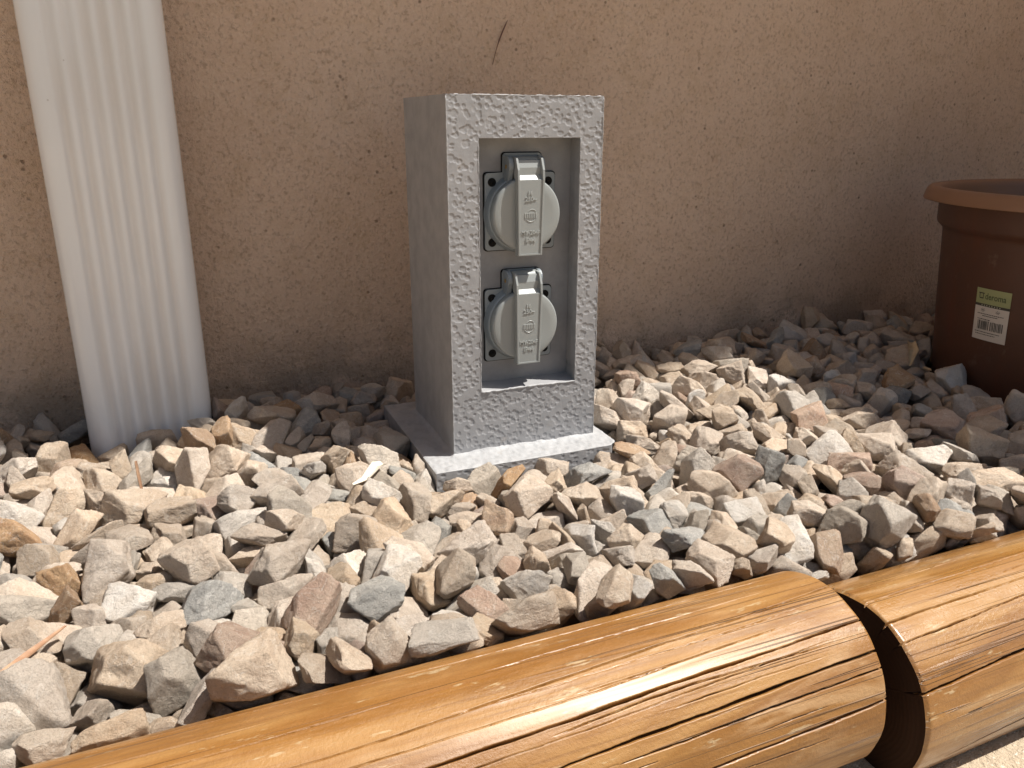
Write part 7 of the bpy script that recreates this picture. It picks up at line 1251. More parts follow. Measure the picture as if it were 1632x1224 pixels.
def dimple_field(xs, zs, seed, dens, mask_edge):
    X, Z = np.meshgrid(xs, zs, indexing='ij')
    H = np.zeros_like(X)
    r = np.random.RandomState(seed)
    x0, x1, z0, z1 = xs[0], xs[-1], zs[0], zs[-1]
    step = xs[1] - xs[0]
    n = int((x1 - x0) * (z1 - z0) * dens)
    for _ in range(n):
        cx, cz = r.uniform(x0, x1), r.uniform(z0, z1)
        if math.sin(cx * 190 + 2 * math.sin(cz * 120)) * math.sin(cz * 170 + seed) > .86: continue
        rad = float(np.clip(r.normal(.00185, .0003), .0011, .0026)); dp = r.uniform(.00018, .00034)
        el = r.uniform(.8, 1.25)
        i0, i1 = np.searchsorted(xs, [cx - rad * 1.5, cx + rad * 1.5]); j0, j1 = np.searchsorted(zs, [cz - rad * 1.5, cz + rad * 1.5])
        if i1 <= i0 or j1 <= j0: continue
        sx, sz_ = X[i0:i1, j0:j1] - cx, Z[i0:i1, j0:j1] - cz
        tilt = r.uniform(-.4, .4)
        rho = np.sqrt((sx / el) ** 2 + (sz_ * el) ** 2) / rad
        h = -dp * np.clip(1 - rho ** 8, 0, 1) * (1 + tilt * sx / rad) + .00006 * np.exp(-((rho - 1.12) / .12) ** 2)
        H[i0:i1, j0:j1] = np.where(rho < 1, np.minimum(H[i0:i1, j0:j1], h), np.maximum(H[i0:i1, j0:j1], np.where(H[i0:i1, j0:j1] >= -1e-5, h, -9)))
    H += .00002 * wave_noise(np.stack([X * 500, Z * 900], -1), seed + 3)
    return H * np.clip(mask_edge(X, Z) / .0009, 0, 1)

# front face as real dimpled relief
def snap(a, b, st, extra):
    g = np.arange(a, b + st * .5, st); g[-1] = b
    for e in extra: g[np.argmin(np.abs(g - e))] = e
    return g
st = .00048
xs = snap(0, PW, st, [RX0, RX1]); zs = snap(0, PH, st, [RZ0, RZ1])
def edge_d(X, Z):
    d = np.minimum(np.minimum(X, PW - X), np.minimum(Z + .001, PH - Z))
    dx = np.maximum(RX0 - X, X - RX1); dz = np.maximum(RZ0 - Z, Z - RZ1)
    out = np.sqrt(np.maximum(dx, 0) ** 2 + np.maximum(dz, 0) ** 2)
    inside = (dx < 0) & (dz < 0)
    return np.where(inside, 0, np.minimum(d, out))
H = dimple_field(xs, zs, 8, 60000, edge_d)
X, Z = np.meshgrid(xs, zs, indexing='ij')
Pf = np.stack([X, -H, Z], -1)
idx = np.arange(X.size).reshape(X.shape)
q = np.stack([idx[:-1, :-1], idx[1:, :-1], idx[1:, 1:], idx[:-1, 1:]], -1)
cxm, czm = (xs[:-1] + xs[1:]) / 2, (zs[:-1] + zs[1:]) / 2
hole = (cxm[:, None] > RX0) & (cxm[:, None] < RX1) & (czm[None, :] > RZ0) & (czm[None, :] < RZ1)
me = bpy.data.meshes.new('front_face')
fill_mesh(me, Pf.reshape(-1, 3), q[~hole])
bm = bmesh.new(); bm.from_mesh(me)
bmesh.ops.delete(bm, geom=[v for v in bm.verts if not v.link_faces], context='VERTS')
# returns into the recess: extrude the hole outline back, and the outer outline 1 mm back as a soft arris
def ring_back(test, dy, shift):
    es = [e for e in bm.edges if e.is_boundary and all(test(v.co) for v in e.verts)]
    r = bmesh.ops.extrude_edge_only(bm, edges=es)
    vs = [v for v in r['geom'] if isinstance(v, bmesh.types.BMVert)]
    for v in vs:
        v.co.y += dy
        v.co += shift(v.co)
    return vs
onhole = lambda c: RX0 - 1e-5 <= c.x <= RX1 + 1e-5 and RZ0 - 1e-5 <= c.z <= RZ1 + 1e-5
ring_back(onhole, RD, lambda c: Vector((0.0012 if c.x > .1 else 0, 0, .0022 if c.z < .06 else 0)))
for f in bm.faces: f.smooth = abs(f.normal.y) > .5
me2 = bpy.data.meshes.new('front_face'); bm.to_mesh(me2); bm.free()
pp(new_obj('front_face', me2, None, [M_GREY]))
# sides, back and top of the shaft as one shell behind the front face
bm = bmesh.new()
def quad(a, b, c, d): bm.faces.new([bm.verts.new(v) for v in (a, b, c, d)])
quad((0, 0, 0), (0, 0, PH), (0, PD, PH), (0, PD, 0))
quad((PW, 0, 0), (PW, PD, 0), (PW, PD, PH), (PW, 0, PH))
quad((0, PD, 0), (0, PD, PH), (PW, PD, PH), (PW, PD, 0))
quad((0, 0, PH), (PW, 0, PH), (PW, PD, PH), (0, PD, PH))
bmesh.ops.remove_doubles(bm, verts=bm.verts, dist=1e-6)
bmesh.ops.subdivide_edges(bm, edges=[e for e in bm.edges if e.calc_length() > .02], cuts=20, use_grid_fill=True)
for v in bm.verts:
    if 1e-4 < v.co.y < PD - 1e-4 and 1e-4 < v.co.z < PH - 1e-4:
        v.co.x += (.00035 * math.sin(v.co.z * 61 + v.co.y * 40)) * (1 if v.co.x > .06 else -1)
pp(new_obj('shaft', mesh_of(bm, 'shaft', False), None, [M_GREY]))
# recess back panel
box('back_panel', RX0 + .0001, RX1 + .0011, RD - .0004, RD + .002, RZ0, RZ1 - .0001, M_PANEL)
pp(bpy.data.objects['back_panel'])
# ragged arris of thick paint round the recess and along the top
def paint_bead(pts, r0, seed, name='paint_bead'):
    b = bmesh.new(); rr = random.Random(seed)
    P_, R_ = [], []
    for (a, c) in zip(pts[:-1], pts[1:]):
        a, c = Vector(a), Vector(c); n = max(2, int((c - a).length / .0022))
        for i in range(n):
            P_.append(a.lerp(c, i / n) + Vector((rr.uniform(-1, 1), rr.uniform(-1, .2), rr.uniform(-1, 1))) * r0 * .35)
            R_.append(r0 * rr.uniform(.55, 1.25))
    P_.append(Vector(pts[-1])); R_.append(r0 * .6)
    tube_into(b, P_, R_, 7)
    pp(new_obj(name, mesh_of(b, name, True), None, [M_GREYR]))
paint_bead([(RX0, .0004, RZ0), (RX0 + .04, .0006, RZ0 + .0002), (RX1, .0004, RZ0)], .0011, 1)
paint_bead([(0.001, .0005, PH - .0004), (PW - .001, .0005, PH - .0004)], .0006, 2)
paint_bead([(0.0, .0003, .002), (.0, .0003, PH - .001)], .0005, 3)
paint_bead([(PW, .0003, .002), (PW, .0003, PH - .001)], .0005, 4)
paint_bead([(RX0, .0003, RZ0 + .001), (RX0, .0003, RZ1)], .0005, 6)
paint_bead([(RX1, .0003, RZ0 + .001), (RX1, .0003, RZ1)], .0005, 7)
# base slab
BX0, BX1, BY0, BY1, BZ0 = -.0235, .1365, -.028, .142, -.017
bxs = snap(BX0, BX1, .0007, []); bzs = snap(BZ0, 0, .0006, [])
Hb = dimple_field(bxs, bzs, 31, 50000, lambda X, Z: np.minimum(np.minimum(X - BX0, BX1 - X), np.minimum(Z - BZ0, -Z)))
Xb, Zb = np.meshgrid(bxs, bzs, indexing='ij')
tps = np.linspace(0, 1, 60)
def corner_cut(X, Y, Z):  # chipped, rounded front right corner and wavy arris
    d = np.sqrt((X - BX1) ** 2 + (Y - BY0) ** 2)
    return X - .006 * np.clip(1 - d / .012, 0, 1) ** 2, Y + .004 * np.clip(1 - d / .014, 0, 1) ** 2, Z
wob = .0006 * wave_noise(np.stack([Xb * 90, Xb * 0], -1), 12)
Yb = BY0 - Hb + wob
Xb2, Yb2, Zb2 = corner_cut(Xb, Yb, Zb)
me = grid_mesh('base_front', np.stack([Xb2, Yb2, Zb2], -1))
pp(new_obj('base_front', me, None, [M_GREY]))
tx = np.linspace(BX0, BX1, 230); ty = np.concatenate([np.linspace(BY0, .006, 50), np.linspace(.006, BY1, 60)[1:]])
TX, TY = np.meshgrid(tx, ty, indexing='ij')
TZ = .0003 * wave_noise(np.stack([TX * 260, TY * 260], -1), 9) + .00025 * wave_noise(np.stack([TX * 700, TY * 700], -1), 10)
# fillet of paint against the shaft
dd = np.maximum(np.maximum(-TX, TX - PW), np.maximum(-TY, TY - PD))
TZ += .0024 * np.exp(-np.maximum(dd, 0) / .0014) * (1 + .35 * wave_noise(np.stack([TX * 150, TY * 150], -1), 19))
edge = np.minimum(np.minimum(TX - BX0, BX1 - TX), np.minimum(TY - BY0, BY1 - TY))
TZ = np.where(edge < 1e-9, np.minimum(TZ, 0), TZ) - .0006 * np.clip(1 - edge / .0015, 0, 1)
TY2 = np.where(TY <= BY0 + 1e-9, BY0 + .0006 * wave_noise(np.stack([TX * 90, TX * 0], -1), 12), TY)
a, b_, c_ = corner_cut(TX, TY2, TZ)
pp(new_obj('base_top', grid_mesh('base_top', np.stack([a, b_, c_], -1)), None, [M_GREYR]))
bm = bmesh.new()
quad((BX0, BY0, BZ0), (BX0, BY0, -.0005), (BX0, BY1, -.0005), (BX0, BY1, BZ0))
quad((BX1 - .003, BY0 + .0035, BZ0), (BX1, BY0 + .011, BZ0), (BX1, BY0 + .011, -.0005), (BX1 - .003, BY0 + .0035, -.0005))
quad((BX1, BY0 + .011, BZ0), (BX1, BY1, BZ0), (BX1, BY1, -.0005), (BX1, BY0 + .011, -.0005))
quad((BX0, BY1, BZ0), (BX0, BY1, -.0005), (BX1, BY1, -.0005), (BX1, BY1, BZ0))
quad((BX0, BY0 + .002, BZ0), (BX0, BY1, BZ0), (BX1, BY1, BZ0), (BX1 - .004, BY0 + .005, BZ0))
pp(new_obj('base_side', mesh_of(bm, 'base_side'), None, [M_GREY]))

# ---- sockets
def text_mesh(s, size, depth=.0004):
    cu = bpy.data.curves.new('t', 'FONT')
    cu.body = s; cu.size = size; cu.extrude = depth; cu.align_x = 'CENTER'; cu.resolution_u = 2; cu.offset = .012 * size
    o = bpy.data.objects.new('t', cu); COL.objects.link(o)
    dg = bpy.context.evaluated_depsgraph_get()
    me = bpy.data.meshes.new_from_object(o.evaluated_get(dg))
    bpy.data.objects.remove(o, do_unlink=True)
    return me

def rrect(x0, x1, z0, z1, r, n=4):
    pts = []
    for cx, cz, a0 in ((x1 - r, z1 - r, 0), (x0 + r, z1 - r, 90), (x0 + r, z0 + r, 180), (x1 - r, z0 + r, 270)):
        for k in range(n + 1):
            a = RAD(a0 + 90 * k / n); pts.append((cx + r * math.cos(a), cz + r * math.sin(a)))
    return pts

def flange_outline(x0, x1, z0, z1, tx0, tx1, tz, g):
    x0 -= g; x1 += g; z0 -= g; tx0 -= g; tx1 += g; tz += g; z1 += g
    r = .0028
    def arc(cx, cz, a0, a1, rr=r): return [(cx + rr * math.cos(RAD(a0 + (a1 - a0) * k / 4)), cz + rr * math.sin(RAD(a0 + (a1 - a0) * k / 4))) for k in range(5)]
    return (arc(x0 + r, z0 + r, 180, 270) + arc(x1 - r, z0 + r, 270, 360) + arc(x1 - r, z1 - r, 0, 90)
            + [(tx1, z1)] + arc(tx1 - r, tz - r, 0, 90) + arc(tx0 + r, tz - r, 90, 180) + [(tx0, z1)] + arc(x0 + r, z1 - r, 90, 180))

def make_socket(cx, cz, px0, px1, pz0, pz1, tz, upper):
    root = empty('socket', None, None, (cx, RD, cz))
    root['label'] = 'upper covered socket, its hinge in full shade' if upper else 'lower covered socket, sun on the top of its hinge'
    root.parent = post; root.matrix_parent_inverse = pinv
    inv = (Matrix.Translation(post.location).inverted() @ Matrix.Translation(root.location))
    inv = Matrix.Translation(Vector(root.location)).inverted()
    def add(name, bm, mat, sm=False):
        o = new_obj(name, bm if isinstance(bm, bpy.types.Mesh) else mesh_of(bm, name, sm), root, [mat])
        o.matrix_parent_inverse = inv
        return o
    y_f = RD - .0030
    t0, t1 = cx - .0145, cx + .0175
    b = bmesh.new(); prism_into(b, flange_outline(px0, px1, pz0, pz1, t0, t1, tz, .0007), XZ, y_f + .0015, RD + .0005)
    add('gasket', b, M_BLACK)
    b = bmesh.new(); prism_into(b, flange_outline(px0, px1, pz0, pz1, t0, t1, tz, 0), XZ, y_f, RD + .0005, .0004)
    add('flange', b, M_FLANGE)
    # round body and lid
    th = 64
    prof_body = [(.0001, 0.0), (.0283, 0), (.0283, .0), (.0290, .0006), (.0290, .0060), (.0305, .0078)]
    def turned(name, prof, y0, mat):
        aa = np.linspace(0, 2 * math.pi, th, endpoint=False); pr = np.array(prof)
        P = np.stack([cx + np.cos(aa)[:, None] * pr[None, :, 0], y0 + 0 * aa[:, None] + pr[None, :, 1], cz + np.sin(aa)[:, None] * pr[None, :, 0]], -1)
        me = grid_mesh(name, P, closed_u=True)
        me.flip_normals()
        return add(name, me, mat)
    turned('collar', [(.0001, 0), (.0270, 0), (.0286, .0004), (.0290, .0012), (.0290, .0050), (.0304, .0066), (.0304, .0070)], y_f - .0066, M_FLANGE)
    turned('lid', [(.0001, .0002), (.0180, .0002), (.0205, .0), (.0262, .0), (.0271, .0003), (.0276, .0010), (.0277, .0020), (.0277, .0078), (.0270, .0084)], y_f - .0142, M_LID)
    yl = y_f - .0142     # lid front
    # tapered handle
    hb, ht, hz0, hz1 = .0098, .0110, cz - .0305, cz + .0262
    ox = .0012
    hx = lambda s, z: cx + ox + s * (hb + (ht - hb) * (z - hz0) / (hz1 - hz0)) - .0006 * (z < cz)
    fy = yl - .0042
    b = bmesh.new()
    prism_into(b, [(hx(-1, hz0), hz0), (hx(1, hz0), hz0), (hx(1, hz1), hz1), (hx(-1, hz1), hz1)], XZ, fy, yl + .0022, .0004)
    for s in (-1, 1):   # raised side ribs
        i0, i1, j0, j1 = hx(s, hz0), hx(s, hz0) - s * .0016, hx(s, hz1), hx(s, hz1) - s * .0016
        prism_into(b, [(min(i0, i1), hz0), (max(i0, i1), hz0), (max(j0, j1), hz1 + .0002), (min(j0, j1), hz1 + .0002)], XZ, fy - .0007, fy + .0003, .0002, 1)
        # arms running up to the hinge
        yz = [(fy - .0007, hz1), (fy - .0002, hz1 + .007), (fy + .0035, cz + .0415), (fy + .010, cz + .0425), (yl + .0085, cz + .036), (yl + .001, hz1 - .001)]
        prism_into(b, yz, YZ, min(j0, j1), max(j0, j1), 0)
    prism_into(b, [(hx(-1, hz0) + .0016, hz0 + .0001), (hx(1, hz0) - .0016, hz0 + .0001), (hx(1, hz0) - .0016, hz0 + .0012), (hx(-1, hz0) + .0016, hz0 + .0012)], XZ, fy - .0006, fy + .0003)
    prism_into(b, [(fy + .0003, hz1 - .001), (yl - .0006, hz1 + .0030), (yl + .002, hz1 + .0030), (yl + .002, hz1 - .001)], YZ, hx(-1, hz1) + .0015, hx(1, hz1) - .0015)
    # recessed web between the arms, then the roll of the hinge
    prism_into(b, [(yl - .0002, hz1 - .001), (yl - .0002, hz1 + .0085), (fy + .0058, cz + .0400), (fy + .012, cz + .041), (yl + .008, hz1 - .001)], YZ, hx(-1, hz1) + .0014, hx(1, hz1) - .0014, 0)
    add('handle', b, M_LID)
    # hinge barrel and knuckles
    b = bmesh.new()
    hy, hz = yl + .0088, cz + .0362
    tube_into(b, [(hx(-1, hz1) + .0005, hy, hz), (hx(1, hz1) - .0005, hy, hz)], .0062, 28)
    add('hinge_barrel', b, M_LID, False)
    b = bmesh.new()
    def knuckle(xa, xb):
        pts = [(hy + .0068 * math.cos(RAD(a)), hz + .0068 * math.sin(RAD(a))) for a in range(60, 241, 15)]
        pts = [(hy + .0068 * math.cos(a), hz + .0068 * math.sin(a)) for a in [RAD(x) for x in range(90, 226, 15)]]
        pts += [(yl + .0060, hz - .0125), (y_f + .0006, hz - .0135), (y_f + .0006, hz + .0068)]
        prism_into(b, pts, YZ, xa, xb, .0006)
    knuckle(hx(-1, hz1) - .0042, hx(-1, hz1) - .0006)
    knuckle(hx(1, hz1) + .0005, hx(1, hz1) + .0030)
    box_into(b, hx(-1, hz1) - .0035, hx(1, hz1) + .0025, hy + .004, y_f + .0006, hz - .010, hz + .0068)
    add('hinge_bracket', b, M_FLANGE, False)
    b = bmesh.new(); tube_into(b, [(hx(-1, hz1) - .0045, hy, hz - .001), (hx(-1, hz1) - .002, hy, hz - .001)], .0016, 12)
    add('hinge_pin', b, M_BRASS)
    # black discs, the shade of the screw holes put into their colour
    for sx, sz_ in ((px0 + .0058, pz1 - .0068), (px0 + .0058, pz0 + .0062), (px1 - .0058, pz1 - .0068), (px1 - .0058, pz0 + .0062)):
        b = bmesh.new()
        ro, n = .0033, 22
        tube_into(b, [(sx, y_f + .001, sz_), (sx, y_f - .0003, sz_)], ro, n)
        o = add('screw', b, M_BLACK)
        b = bmesh.new(); bmesh.ops.create_uvsphere(b, u_segments=14, v_segments=8, radius=.0019)
        for v in b.verts: v.co = Vector((sx + v.co.x, y_f - .0002 + v.co.y * .45, sz_ + v.co.z))
        o2 = add('screw_head', b, M_BLACK, True)
    # embossed writing
    tb = bmesh.new()
    for s, size, z, dx in (('16', .0046, cz + .0148, -.0006), ('250~', .0046, cz + .0104, .0), ('MY-204F', .0043, cz - .0145, .0), ('IP44', .0048, cz - .0203, -.0002)):
        tm = text_mesh(s, size, .00036)
        w0 = len(tb.verts)
        tb.from_mesh(tm); tb.verts.ensure_lookup_table()
        for v in tb.verts[w0:]:
            x, y, d = v.co
            v.co = Vector((cx + ox + dx - .0003 + x, fy - .00012 - d, z + y))
        bpy.data.meshes.remove(tm)
    # ring emblem with a row of upright strokes
    ez = cz - .0005
    ring = [(cx + ox - .0003 + .0044 * math.cos(a), fy - .0001, ez + .0044 * math.sin(a)) for a in np.linspace(RAD(-150), RAD(-30), 12)]
    tube_into(tb, ring, .00022, 6)
    ring = [(cx + ox + .0008 + .0034 * math.cos(a), fy - .0001, ez + .0015 + .0034 * math.sin(a)) for a in np.linspace(RAD(10), RAD(150), 12)]
    tube_into(tb, ring, .00022, 6)
    for k in range(7):
        x = cx + ox - .0050 + k * .0015
        box_into(tb, x, x + .0006, fy - .0004, fy + .0001, ez - .0016, ez + .0018)
    box_into(tb, cx + ox - .0052, cx + ox + .0047, fy - .0003, fy + .0001, ez + .0018, ez + .0022)
    add('raised_writing', tb, M_EMB)
    return root
make_socket(.0640, .1880, .0347, .0932, .1600, .2185, .2330, True)
make_socket(.0632, .1015, .0340, .0915, .0708, .1292, .1440, False)

# ================================================================== DOWNPIPE
mp = Mat('white_pipe_paint', .22, .6)
c = mp.coord()
base = mp.mix(mp.ramp(mp.noise(mp.mapping(c, (30, 30, 4)), 1.0, 4), .4, .7), (.86, .875, .885), (.83, .84, .84))
sp = mp.math('MULTIPLY', mp.ramp(mp.voronoi(c, 70.), .02, .07, 1, 0), mp.ramp(mp.noise(c, 9., 2), .5, .6))
base = mp.mix(mp.math('MULTIPLY', sp, .5), base, (.25, .20, .16))
sx = mp.n('SeparateXYZ'); mp.set(sx.inputs[0], c)
dirt = mp.math('MULTIPLY', mp.ramp(sx.outputs[2], -.02, .09, 1, 0), mp.ramp(mp.noise(mp.mapping(c, (60, 60, 16)), 1.0, 5), .35, .7))
base = mp.mix(mp.math('MULTIPLY', dirt, .28), base, (.46, .41, .34))
gv = mp.attr('groove', 'Fac')
base = mp.mix(mp.math('MULTIPLY', gv, mp.ramp(mp.noise(mp.mapping(c, (20, 20, 7)), 1.0, 4), .25, .7, .12, .42)), base, (.60, .52, .43))
mp.color(base)
mp.rough(mp.ramp(mp.noise(c, 30., 4), .3, .7, .10, .20))
mp.bump(mp.noise(c, 50., 3), .0005, .5)
def pipe_outline():
    x0, x1, y0, y1, r = -.2765, -.1755, .1505, WY - .002, .014
    pts = []
    n = 8
    def arc(cx, cy, a0, a1):
        return [(cx + r * math.cos(RAD(a0 + (a1 - a0) * k / n)), cy + r * math.sin(RAD(a0 + (a1 - a0) * k / n))) for k in range(n + 1)]
    pts += arc(x0 + r, y0 + r, 180, 270)
    f0, f1 = x0 + .0165, x1 - .0185
    N = 110
    for k in range(N + 1):
        t = k / N; x = f0 + (f1 - f0) * t
        ph = t * 5.5
        s = .5 - .5 * math.cos(2 * math.pi * ph)
        s = s
        pts.append((x, y0 + .0030 * s))
    pts += arc(x1 - r, y0 + r, 270, 360)
    pts += [(x1, y1), (x0, y1)]
    return pts
o2d = pipe_outline()
zs_ = np.concatenate([[-.046], np.linspace(-.04, .4, 45), np.linspace(.45, EZ - .001, 30)])
P = np.array([[(x, y, z) for z in zs_] for x, y in o2d])
P[..., 0] += .0003 * np.sin(P[..., 2] * 7)
me = grid_mesh('downpipe', P, closed_u=True)
ga = me.attributes.new('groove', 'FLOAT', 'POINT')
ga.data.foreach_set('value', np.clip((P[..., 1] - .1507) / .0028, 0, 1).ravel().astype(np.float32) * (P[..., 1] < .1537).ravel() * (np.abs(P[..., 0] + .2265) < .034).ravel())
dpipe = new_obj('downpipe', me, None, [mp.m])
tag(dpipe, 'white fluted rectangular rainwater downpipe standing against the stucco wall', 'downpipe')

# ================================================================== PLANT POT
PC = (.665, -.043)
pot = empty('plant_pot', 'terracotta-brown plastic plant pot with a rolled rim in the shade at the right edge', 'plant pot', (PC[0], PC[1], -.012))
potinv = Matrix.Translation(pot.location).inverted()
mt = Mat('terracotta_plastic', .48, .4)
c = mt.coord()
col = mt.mix(mt.ramp(mt.noise(c, 9., 5, .6), .35, .68), (.10, .042, .024), (.082, .038, .024))
col = mt.mix(mt.ramp(mt.noise(mt.mapping(c, (22, 22, 6)), 1., 4, .7), .52, .72, 0, .5), col, (.125, .037, .018))
col = mt.mix(mt.ramp(mt.noise(c, 46., 4, .7), .60, .76, 0, .3), col, (.24, .17, .12))
mt.color(col)
mt.bump(mt.noise(c, 300., 3), .0002, .6)
M_POT = mt.m
def potpart(name, prof, mat):
    o = lathe(name, prof, 160, (PC[0], PC[1], 0), mat)
    o.parent = pot; o.matrix_parent_inverse = potinv
    return o
potpart('pot_body', [(.001, -.0118), (.122, -.0120), (.1265, -.0095), (.1285, -.003), (.1345, .075), (.1392, .1465), (.1400, .1500),
                     (.1425, .1525), (.1452, .1550), (.1462, .1580), (.1470, .1790)], M_POT)
potpart('rim', [(.1470, .1812), (.1600, .1800), (.1622, .1794), (.1626, .1802), (.1612, .1860), (.1594, .1905), (.1570, .1925), (.1530, .1930),
                (.1485, .1920), (.1458, .1895), (.1445, .1850), (.1425, .1600), (.1370, .1500), (.1330, .1180)], plain('sunlit_dusty_rim', (.25, .135, .08), .45))  # paler than the body: faint sun on the rim put into its dusty colour
soil = potpart('soil', [(.134, .118), (.10, .1195), (.06, .1175), (.02, .1190), (.001, .1188)], M_SOIL)

# sticker on the pot
def sticker_pt(u, v, lift):      # u 0..1 left to right, v 0..1 bottom to top
    ang = RAD(172.6 + 15.2 * u)
    z = .0525 + .0505 * v
    R = .1285 + (.1345 - .1285) * (z + .003) / .078 + lift
    return (PC[0] + R * math.cos(ang), PC[1] + R * math.sin(ang), z)
def patch(name, u0, u1, v0, v1, lift, mat, n=10, parent=None, rc=0.0):
    P = np.zeros((n + 1, 9, 3))
    for i in range(n + 1):
        u = u0 + (u1 - u0) * i / n
        cut = 0
        for j in range(9):
            P[i, j] = sticker_pt(u, v0 + (v1 - v0) * j / 8, lift)
    me = grid_mesh(name, P)
    o = new_obj(name, me, None, [mat])
    o.parent = pot if parent is None else parent
    o.matrix_parent_inverse = potinv
    return o
M_PAPER = plain('sticker_paper', (.62, .56, .50), .5)
M_GREEN = plain('sticker_green', (.34, .36, .17), .5)
M_INK = plain('sticker_ink', (.055, .05, .04), .6)
M_INK2 = plain('sticker_green_ink', (.10, .12, .05), .6)
stick = empty('sticker', None, None, sticker_pt(.5, .5, 0))
stick.parent = pot; stick.matrix_parent_inverse = potinv
sinv = Matrix.Translation(Vector(sticker_pt(.5, .5, 0))).inverted()
def spatch(name, *a, **k):
    o = patch(name, *a, **k); o.parent = stick; o.matrix_parent_inverse = sinv; return o
spatch('paper', 0, 1, 0, .665, .0003, M_PAPER, n=14)
spatch('green_band', 0, 1, .70, 1, .0003, M_GREEN, n=14)
spatch('dark_band', -.005, 1.005, .655, .705, .00034, M_INK, n=14)
def stick_text(name, s, size, u, v, mat, width=None):
    tm = text_mesh(s, 1.0, 0.0)
    vs = [x.co.copy() for x in tm.vertices]
    w = max(x.x for x in vs) - min(x.x for x in vs)
    W_, H_ = .0365, .0505
    for x, c0 in zip(tm.vertices, vs):
        uu = u + (c0.x / w * width if width else c0.x * size / W_)
        vv = v + c0.y * size / H_
        x.co = Vector(sticker_pt(uu, vv, .00055))
    o = new_obj(name, tm, None, [mat]); o.parent = stick; o.matrix_parent_inverse = sinv
stick_text('logo_text', 'deroma', .0088, .58, .80, M_INK2, .60)
bmx = bmesh.new()
def mark(u0, u1, v0, v1, b=None):
    b = b or bmx
    n = 3
    for k in range(n):
        a0 = u0 + (u1 - u0) * k / n; a1 = u0 + (u1 - u0) * (k + 1) / n
        b.faces.new([b.verts.new(sticker_pt(*q, .00055)) for q in ((a0, v0), (a1, v0), (a1, v1), (a0, v1))])
rb = random.Random(4)
# pot pictogram left of the name
mark(.08, .25, .895, .915); mark(.10, .12, .82, .895); mark(.21, .23, .80, .895); mark(.11, .22, .80, .82)
# barcode
u = .14
while u < .88:
    w = rb.choice([.010, .014, .022, .03]); mark(u, u + w, .205, .385 - .012 * rb.random()); u += w + rb.choice([.012, .016, .024])
    if abs(u - .5) < .02: u += .02
# unreadable small print as broken lines
for v0, a, b2 in ((.505, .10, .88), (.468, .26, .72), (.150, .08, .82), (.105, .10, .70), (.400, .12, .50)):
    u = a
    while u < b2:
        w = rb.uniform(.02, .06); mark(u, min(b2, u + w), v0, v0 + .014); u += w + .012
# two little emblems
for cu, cv in ((.26, .585), (.70, .585)):
    for k in range(7):
        a0 = RAD(k * 51); mark(cu + .05 * math.cos(a0) - .012, cu + .05 * math.cos(a0) + .012, cv + .028 * math.sin(a0) - .005, cv + .028 * math.sin(a0) + .005)
    mark(cu - .03, cu + .03, cv - .008, cv + .006)
o = new_obj('barcode', mesh_of(bmx, 'barcode'), None, [M_INK]); o.parent = stick; o.matrix_parent_inverse = sinv
bw = bmesh.new()
for k in range(8):
    mark(.20 + k * .075, .235 + k * .075, .668, .692, bw)
for v in bw.verts:
    v.co += (v.co - Vector((PC[0], PC[1], v.co.z))).normalized() * .0002
o = new_obj('band_lettering', mesh_of(bw, 'band_lettering'), None, [plain('sticker_pale_ink', (.35, .36, .27), .6)]); o.parent = stick; o.matrix_parent_inverse = sinv

# ================================================================== SMALL DEBRIS
def strip(name, pts, widths, mat, fold=.25, thick=.0004, label=None, cat=None, up=(0, 0, 1), group=None):
    """a thin folded leaf blade along pts, with real thickness."""
    b = bmesh.new(); rows = []
    pts = [Vector(p) for p in pts]; upv = Vector(up)
    for i, p in enumerate(pts):
        t = (pts[min(i + 1, len(pts) - 1)] - pts[max(i - 1, 0)]).normalized()
        s = t.cross(upv).normalized(); nn = s.cross(t).normalized(); w = widths[i]
        prof = [(-w, w * fold), (-w * .5, w * fold * .3), (0, 0), (w * .5, w * fold * .3), (w, w * fold)]
        rows.append([b.verts.new(p + s * a + nn * c) for a, c in prof] + [b.verts.new(p + s * a + nn * (c - thick)) for a, c in prof[::-1]])
    n = 10
    for r0, r1 in zip(rows[:-1], rows[1:]):
        for k in range(n): b.faces.new((r0[k], r0[(k + 1) % n], r1[(k + 1) % n], r1[k]))
    b.faces.new(rows[0][::-1]); b.faces.new(rows[-1])
    o = new_obj(name, mesh_of(b, name), None, [mat])
    return tag(o, label, cat, group)
def leaf_mat(name, a, b2):
    m = Mat(name, .6, .4); cc = m.coord()
    m.color(m.mix(m.ramp(m.noise(cc, 160., 4), .35, .7), a, b2)); m.bump(m.noise(cc, 500., 3), .0003, .6)
    return m.m
M_DRY = leaf_mat('dry_brown_leaf', (.30, .17, .10), (.42, .27, .17))
M_PALE = leaf_mat('pale_dry_leaf', (.62, .48, .30), (.52, .38, .22))
M_HUSK = leaf_mat('pale_husk', (.74, .68, .58), (.66, .58, .46))
M_NEEDLE = plain('needle_brown', (.10, .035, .025), .5)

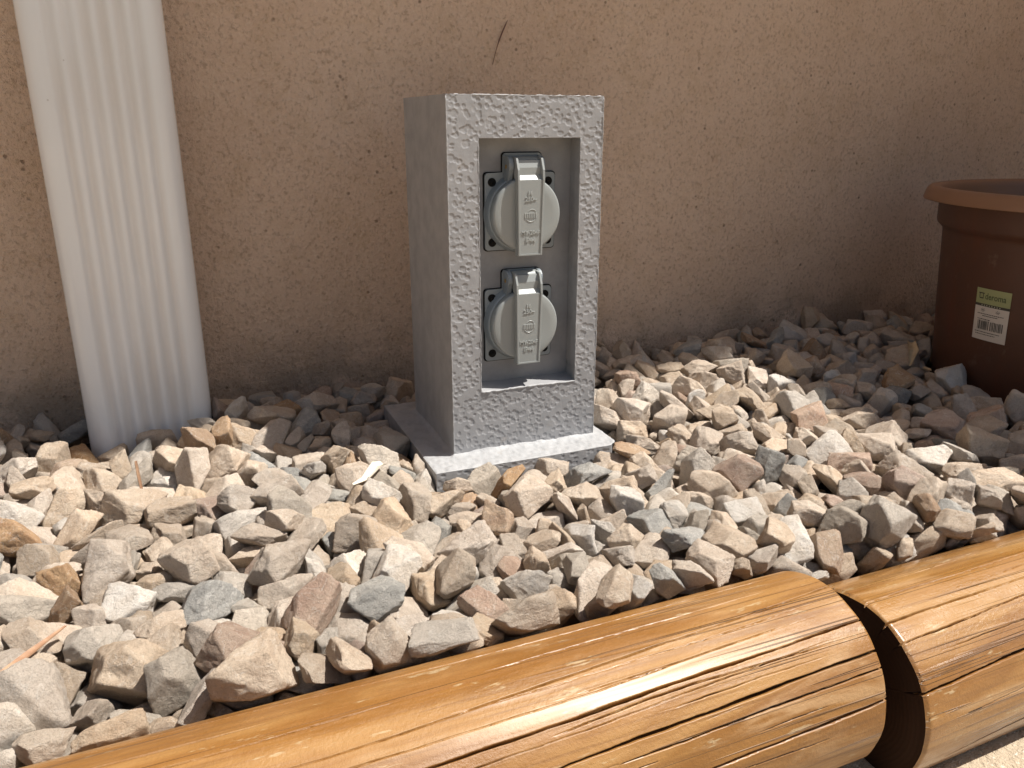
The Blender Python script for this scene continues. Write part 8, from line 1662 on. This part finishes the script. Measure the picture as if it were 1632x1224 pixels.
b = bmesh.new()
A0, A1 = Vector((.1365, WY - .0012, .3495)), Vector((.1208, WY - .0010, .3090))
pts, rad = [], []
for k in range(13):
    t = k / 12
    p = A0.lerp(A1, t); p.x -= .0022 * math.sin(math.pi * t); p.y -= .0015 * math.sin(math.pi * t)
    pts.append(p); rad.append(.00030 + .00035 * math.sin(math.pi * min(1, t * 1.5)) * (1 - t * .4))
tube_into(b, pts, rad, 6)
tag(new_obj('pine_needle', mesh_of(b, 'pine_needle', True), None, [M_NEEDLE]), 'thin dark brown pine needle stuck to the stucco wall above the post', 'pine needle')
ALLV = [np.vstack(Vs)] + [lo[k] * L @ np.array(q.to_matrix()).T + np.array(loc) for k, c, L, loc, q in recs[:N_PARTS]]
ALLV = np.vstack(ALLV)
def top_z(x, y, r=.006):
    m_ = (np.abs(ALLV[:, 0] - x) < r) & (np.abs(ALLV[:, 1] - y) < r)
    return float(ALLV[m_, 2].max()) + .0006 if m_.any() else 0.0
def drape(pts):
    return [(x, y, max(top_z(x, y), z)) for x, y, z in pts]

for px_, py_, L_, qq, c_, kk in ((-.1895, .070, .034, (.9, .2, .3, .1), 2, 3), (-.172, .092, .033, (.6, .1, .75, .2), 2, 11), (-.296, .108, .032, (.65, .15, .72, -.1), 1, 14)):
    q_ = Quaternion(qq).normalized()
    vz = (lo[kk] * L_ @ np.array(q_.to_matrix()).T)[:, 2]
    o = new_obj('stone', hi_mesh.get(kk, list(hi_mesh.values())[0]), bed)
    o.rotation_mode = 'QUATERNION'; o.rotation_quaternion = q_
    o.location = (px_, py_, top_z(px_, py_, .005) - vz.min() - (.018 if px_ < -.2 else .006)); o.scale = (L_,) * 3
    o.material_slots[0].link = 'OBJECT'; o.material_slots[0].material = M_STONE[c_]
strip('dry_leaf', drape([(-.305, -.236, -1), (-.287, -.210, -1), (-.271, -.186, -1), (-.258, -.168, -1)]), [.0018, .0028, .0022, .0006], M_DRY, .5,
      label='long narrow brown dry leaf lying on the stones at the lower left edge', cat='dry leaf')
strip('dry_leaf', drape([(-.310, -.244, -1), (-.286, -.219, -1), (-.268, -.196, -1)]), [.0012, .0020, .0006], M_DRY, .5,
      label='shorter brown dry leaf beside the long one at the lower left edge', cat='dry leaf')
strip('dry_leaf', drape([(.553, .063, -1), (.543, .052, -1), (.534, .040, -1), (.524, .033, -1)]), [.001, .0040, .0050, .0010], M_PALE, .6,
      label='pale curled dry leaf on the shaded stones left of the plant pot', cat='dry leaf')
strip('dry_leaf', drape([(.533, .024, -1), (.530, .016, -1), (.526, .008, -1)]), [.001, .0034, .0006], M_PALE, .6,
      label='tiny pale leaf scrap beside the foot of the plant pot', cat='dry leaf')
tz = top_z(-.228, -.008)
strip('twig', [(-.229, -.006, tz + .016), (-.2285, -.008, tz + .006), (-.2275, -.011, tz - .006)], [.0008, .0010, .0008], M_DRY, .2, .0014,
      label='short thin twig standing upright among the stones below the downpipe', cat='twig')
strip('husk', drape([(-.090, -.046, -1), (-.080, -.038, -1), (-.068, -.028, -1), (-.062, -.022, -1)]), [.0012, .0030, .0048, .0034], M_HUSK, .5,
      label='pale papery husk lying on the stones left of the post base', cat='husk')
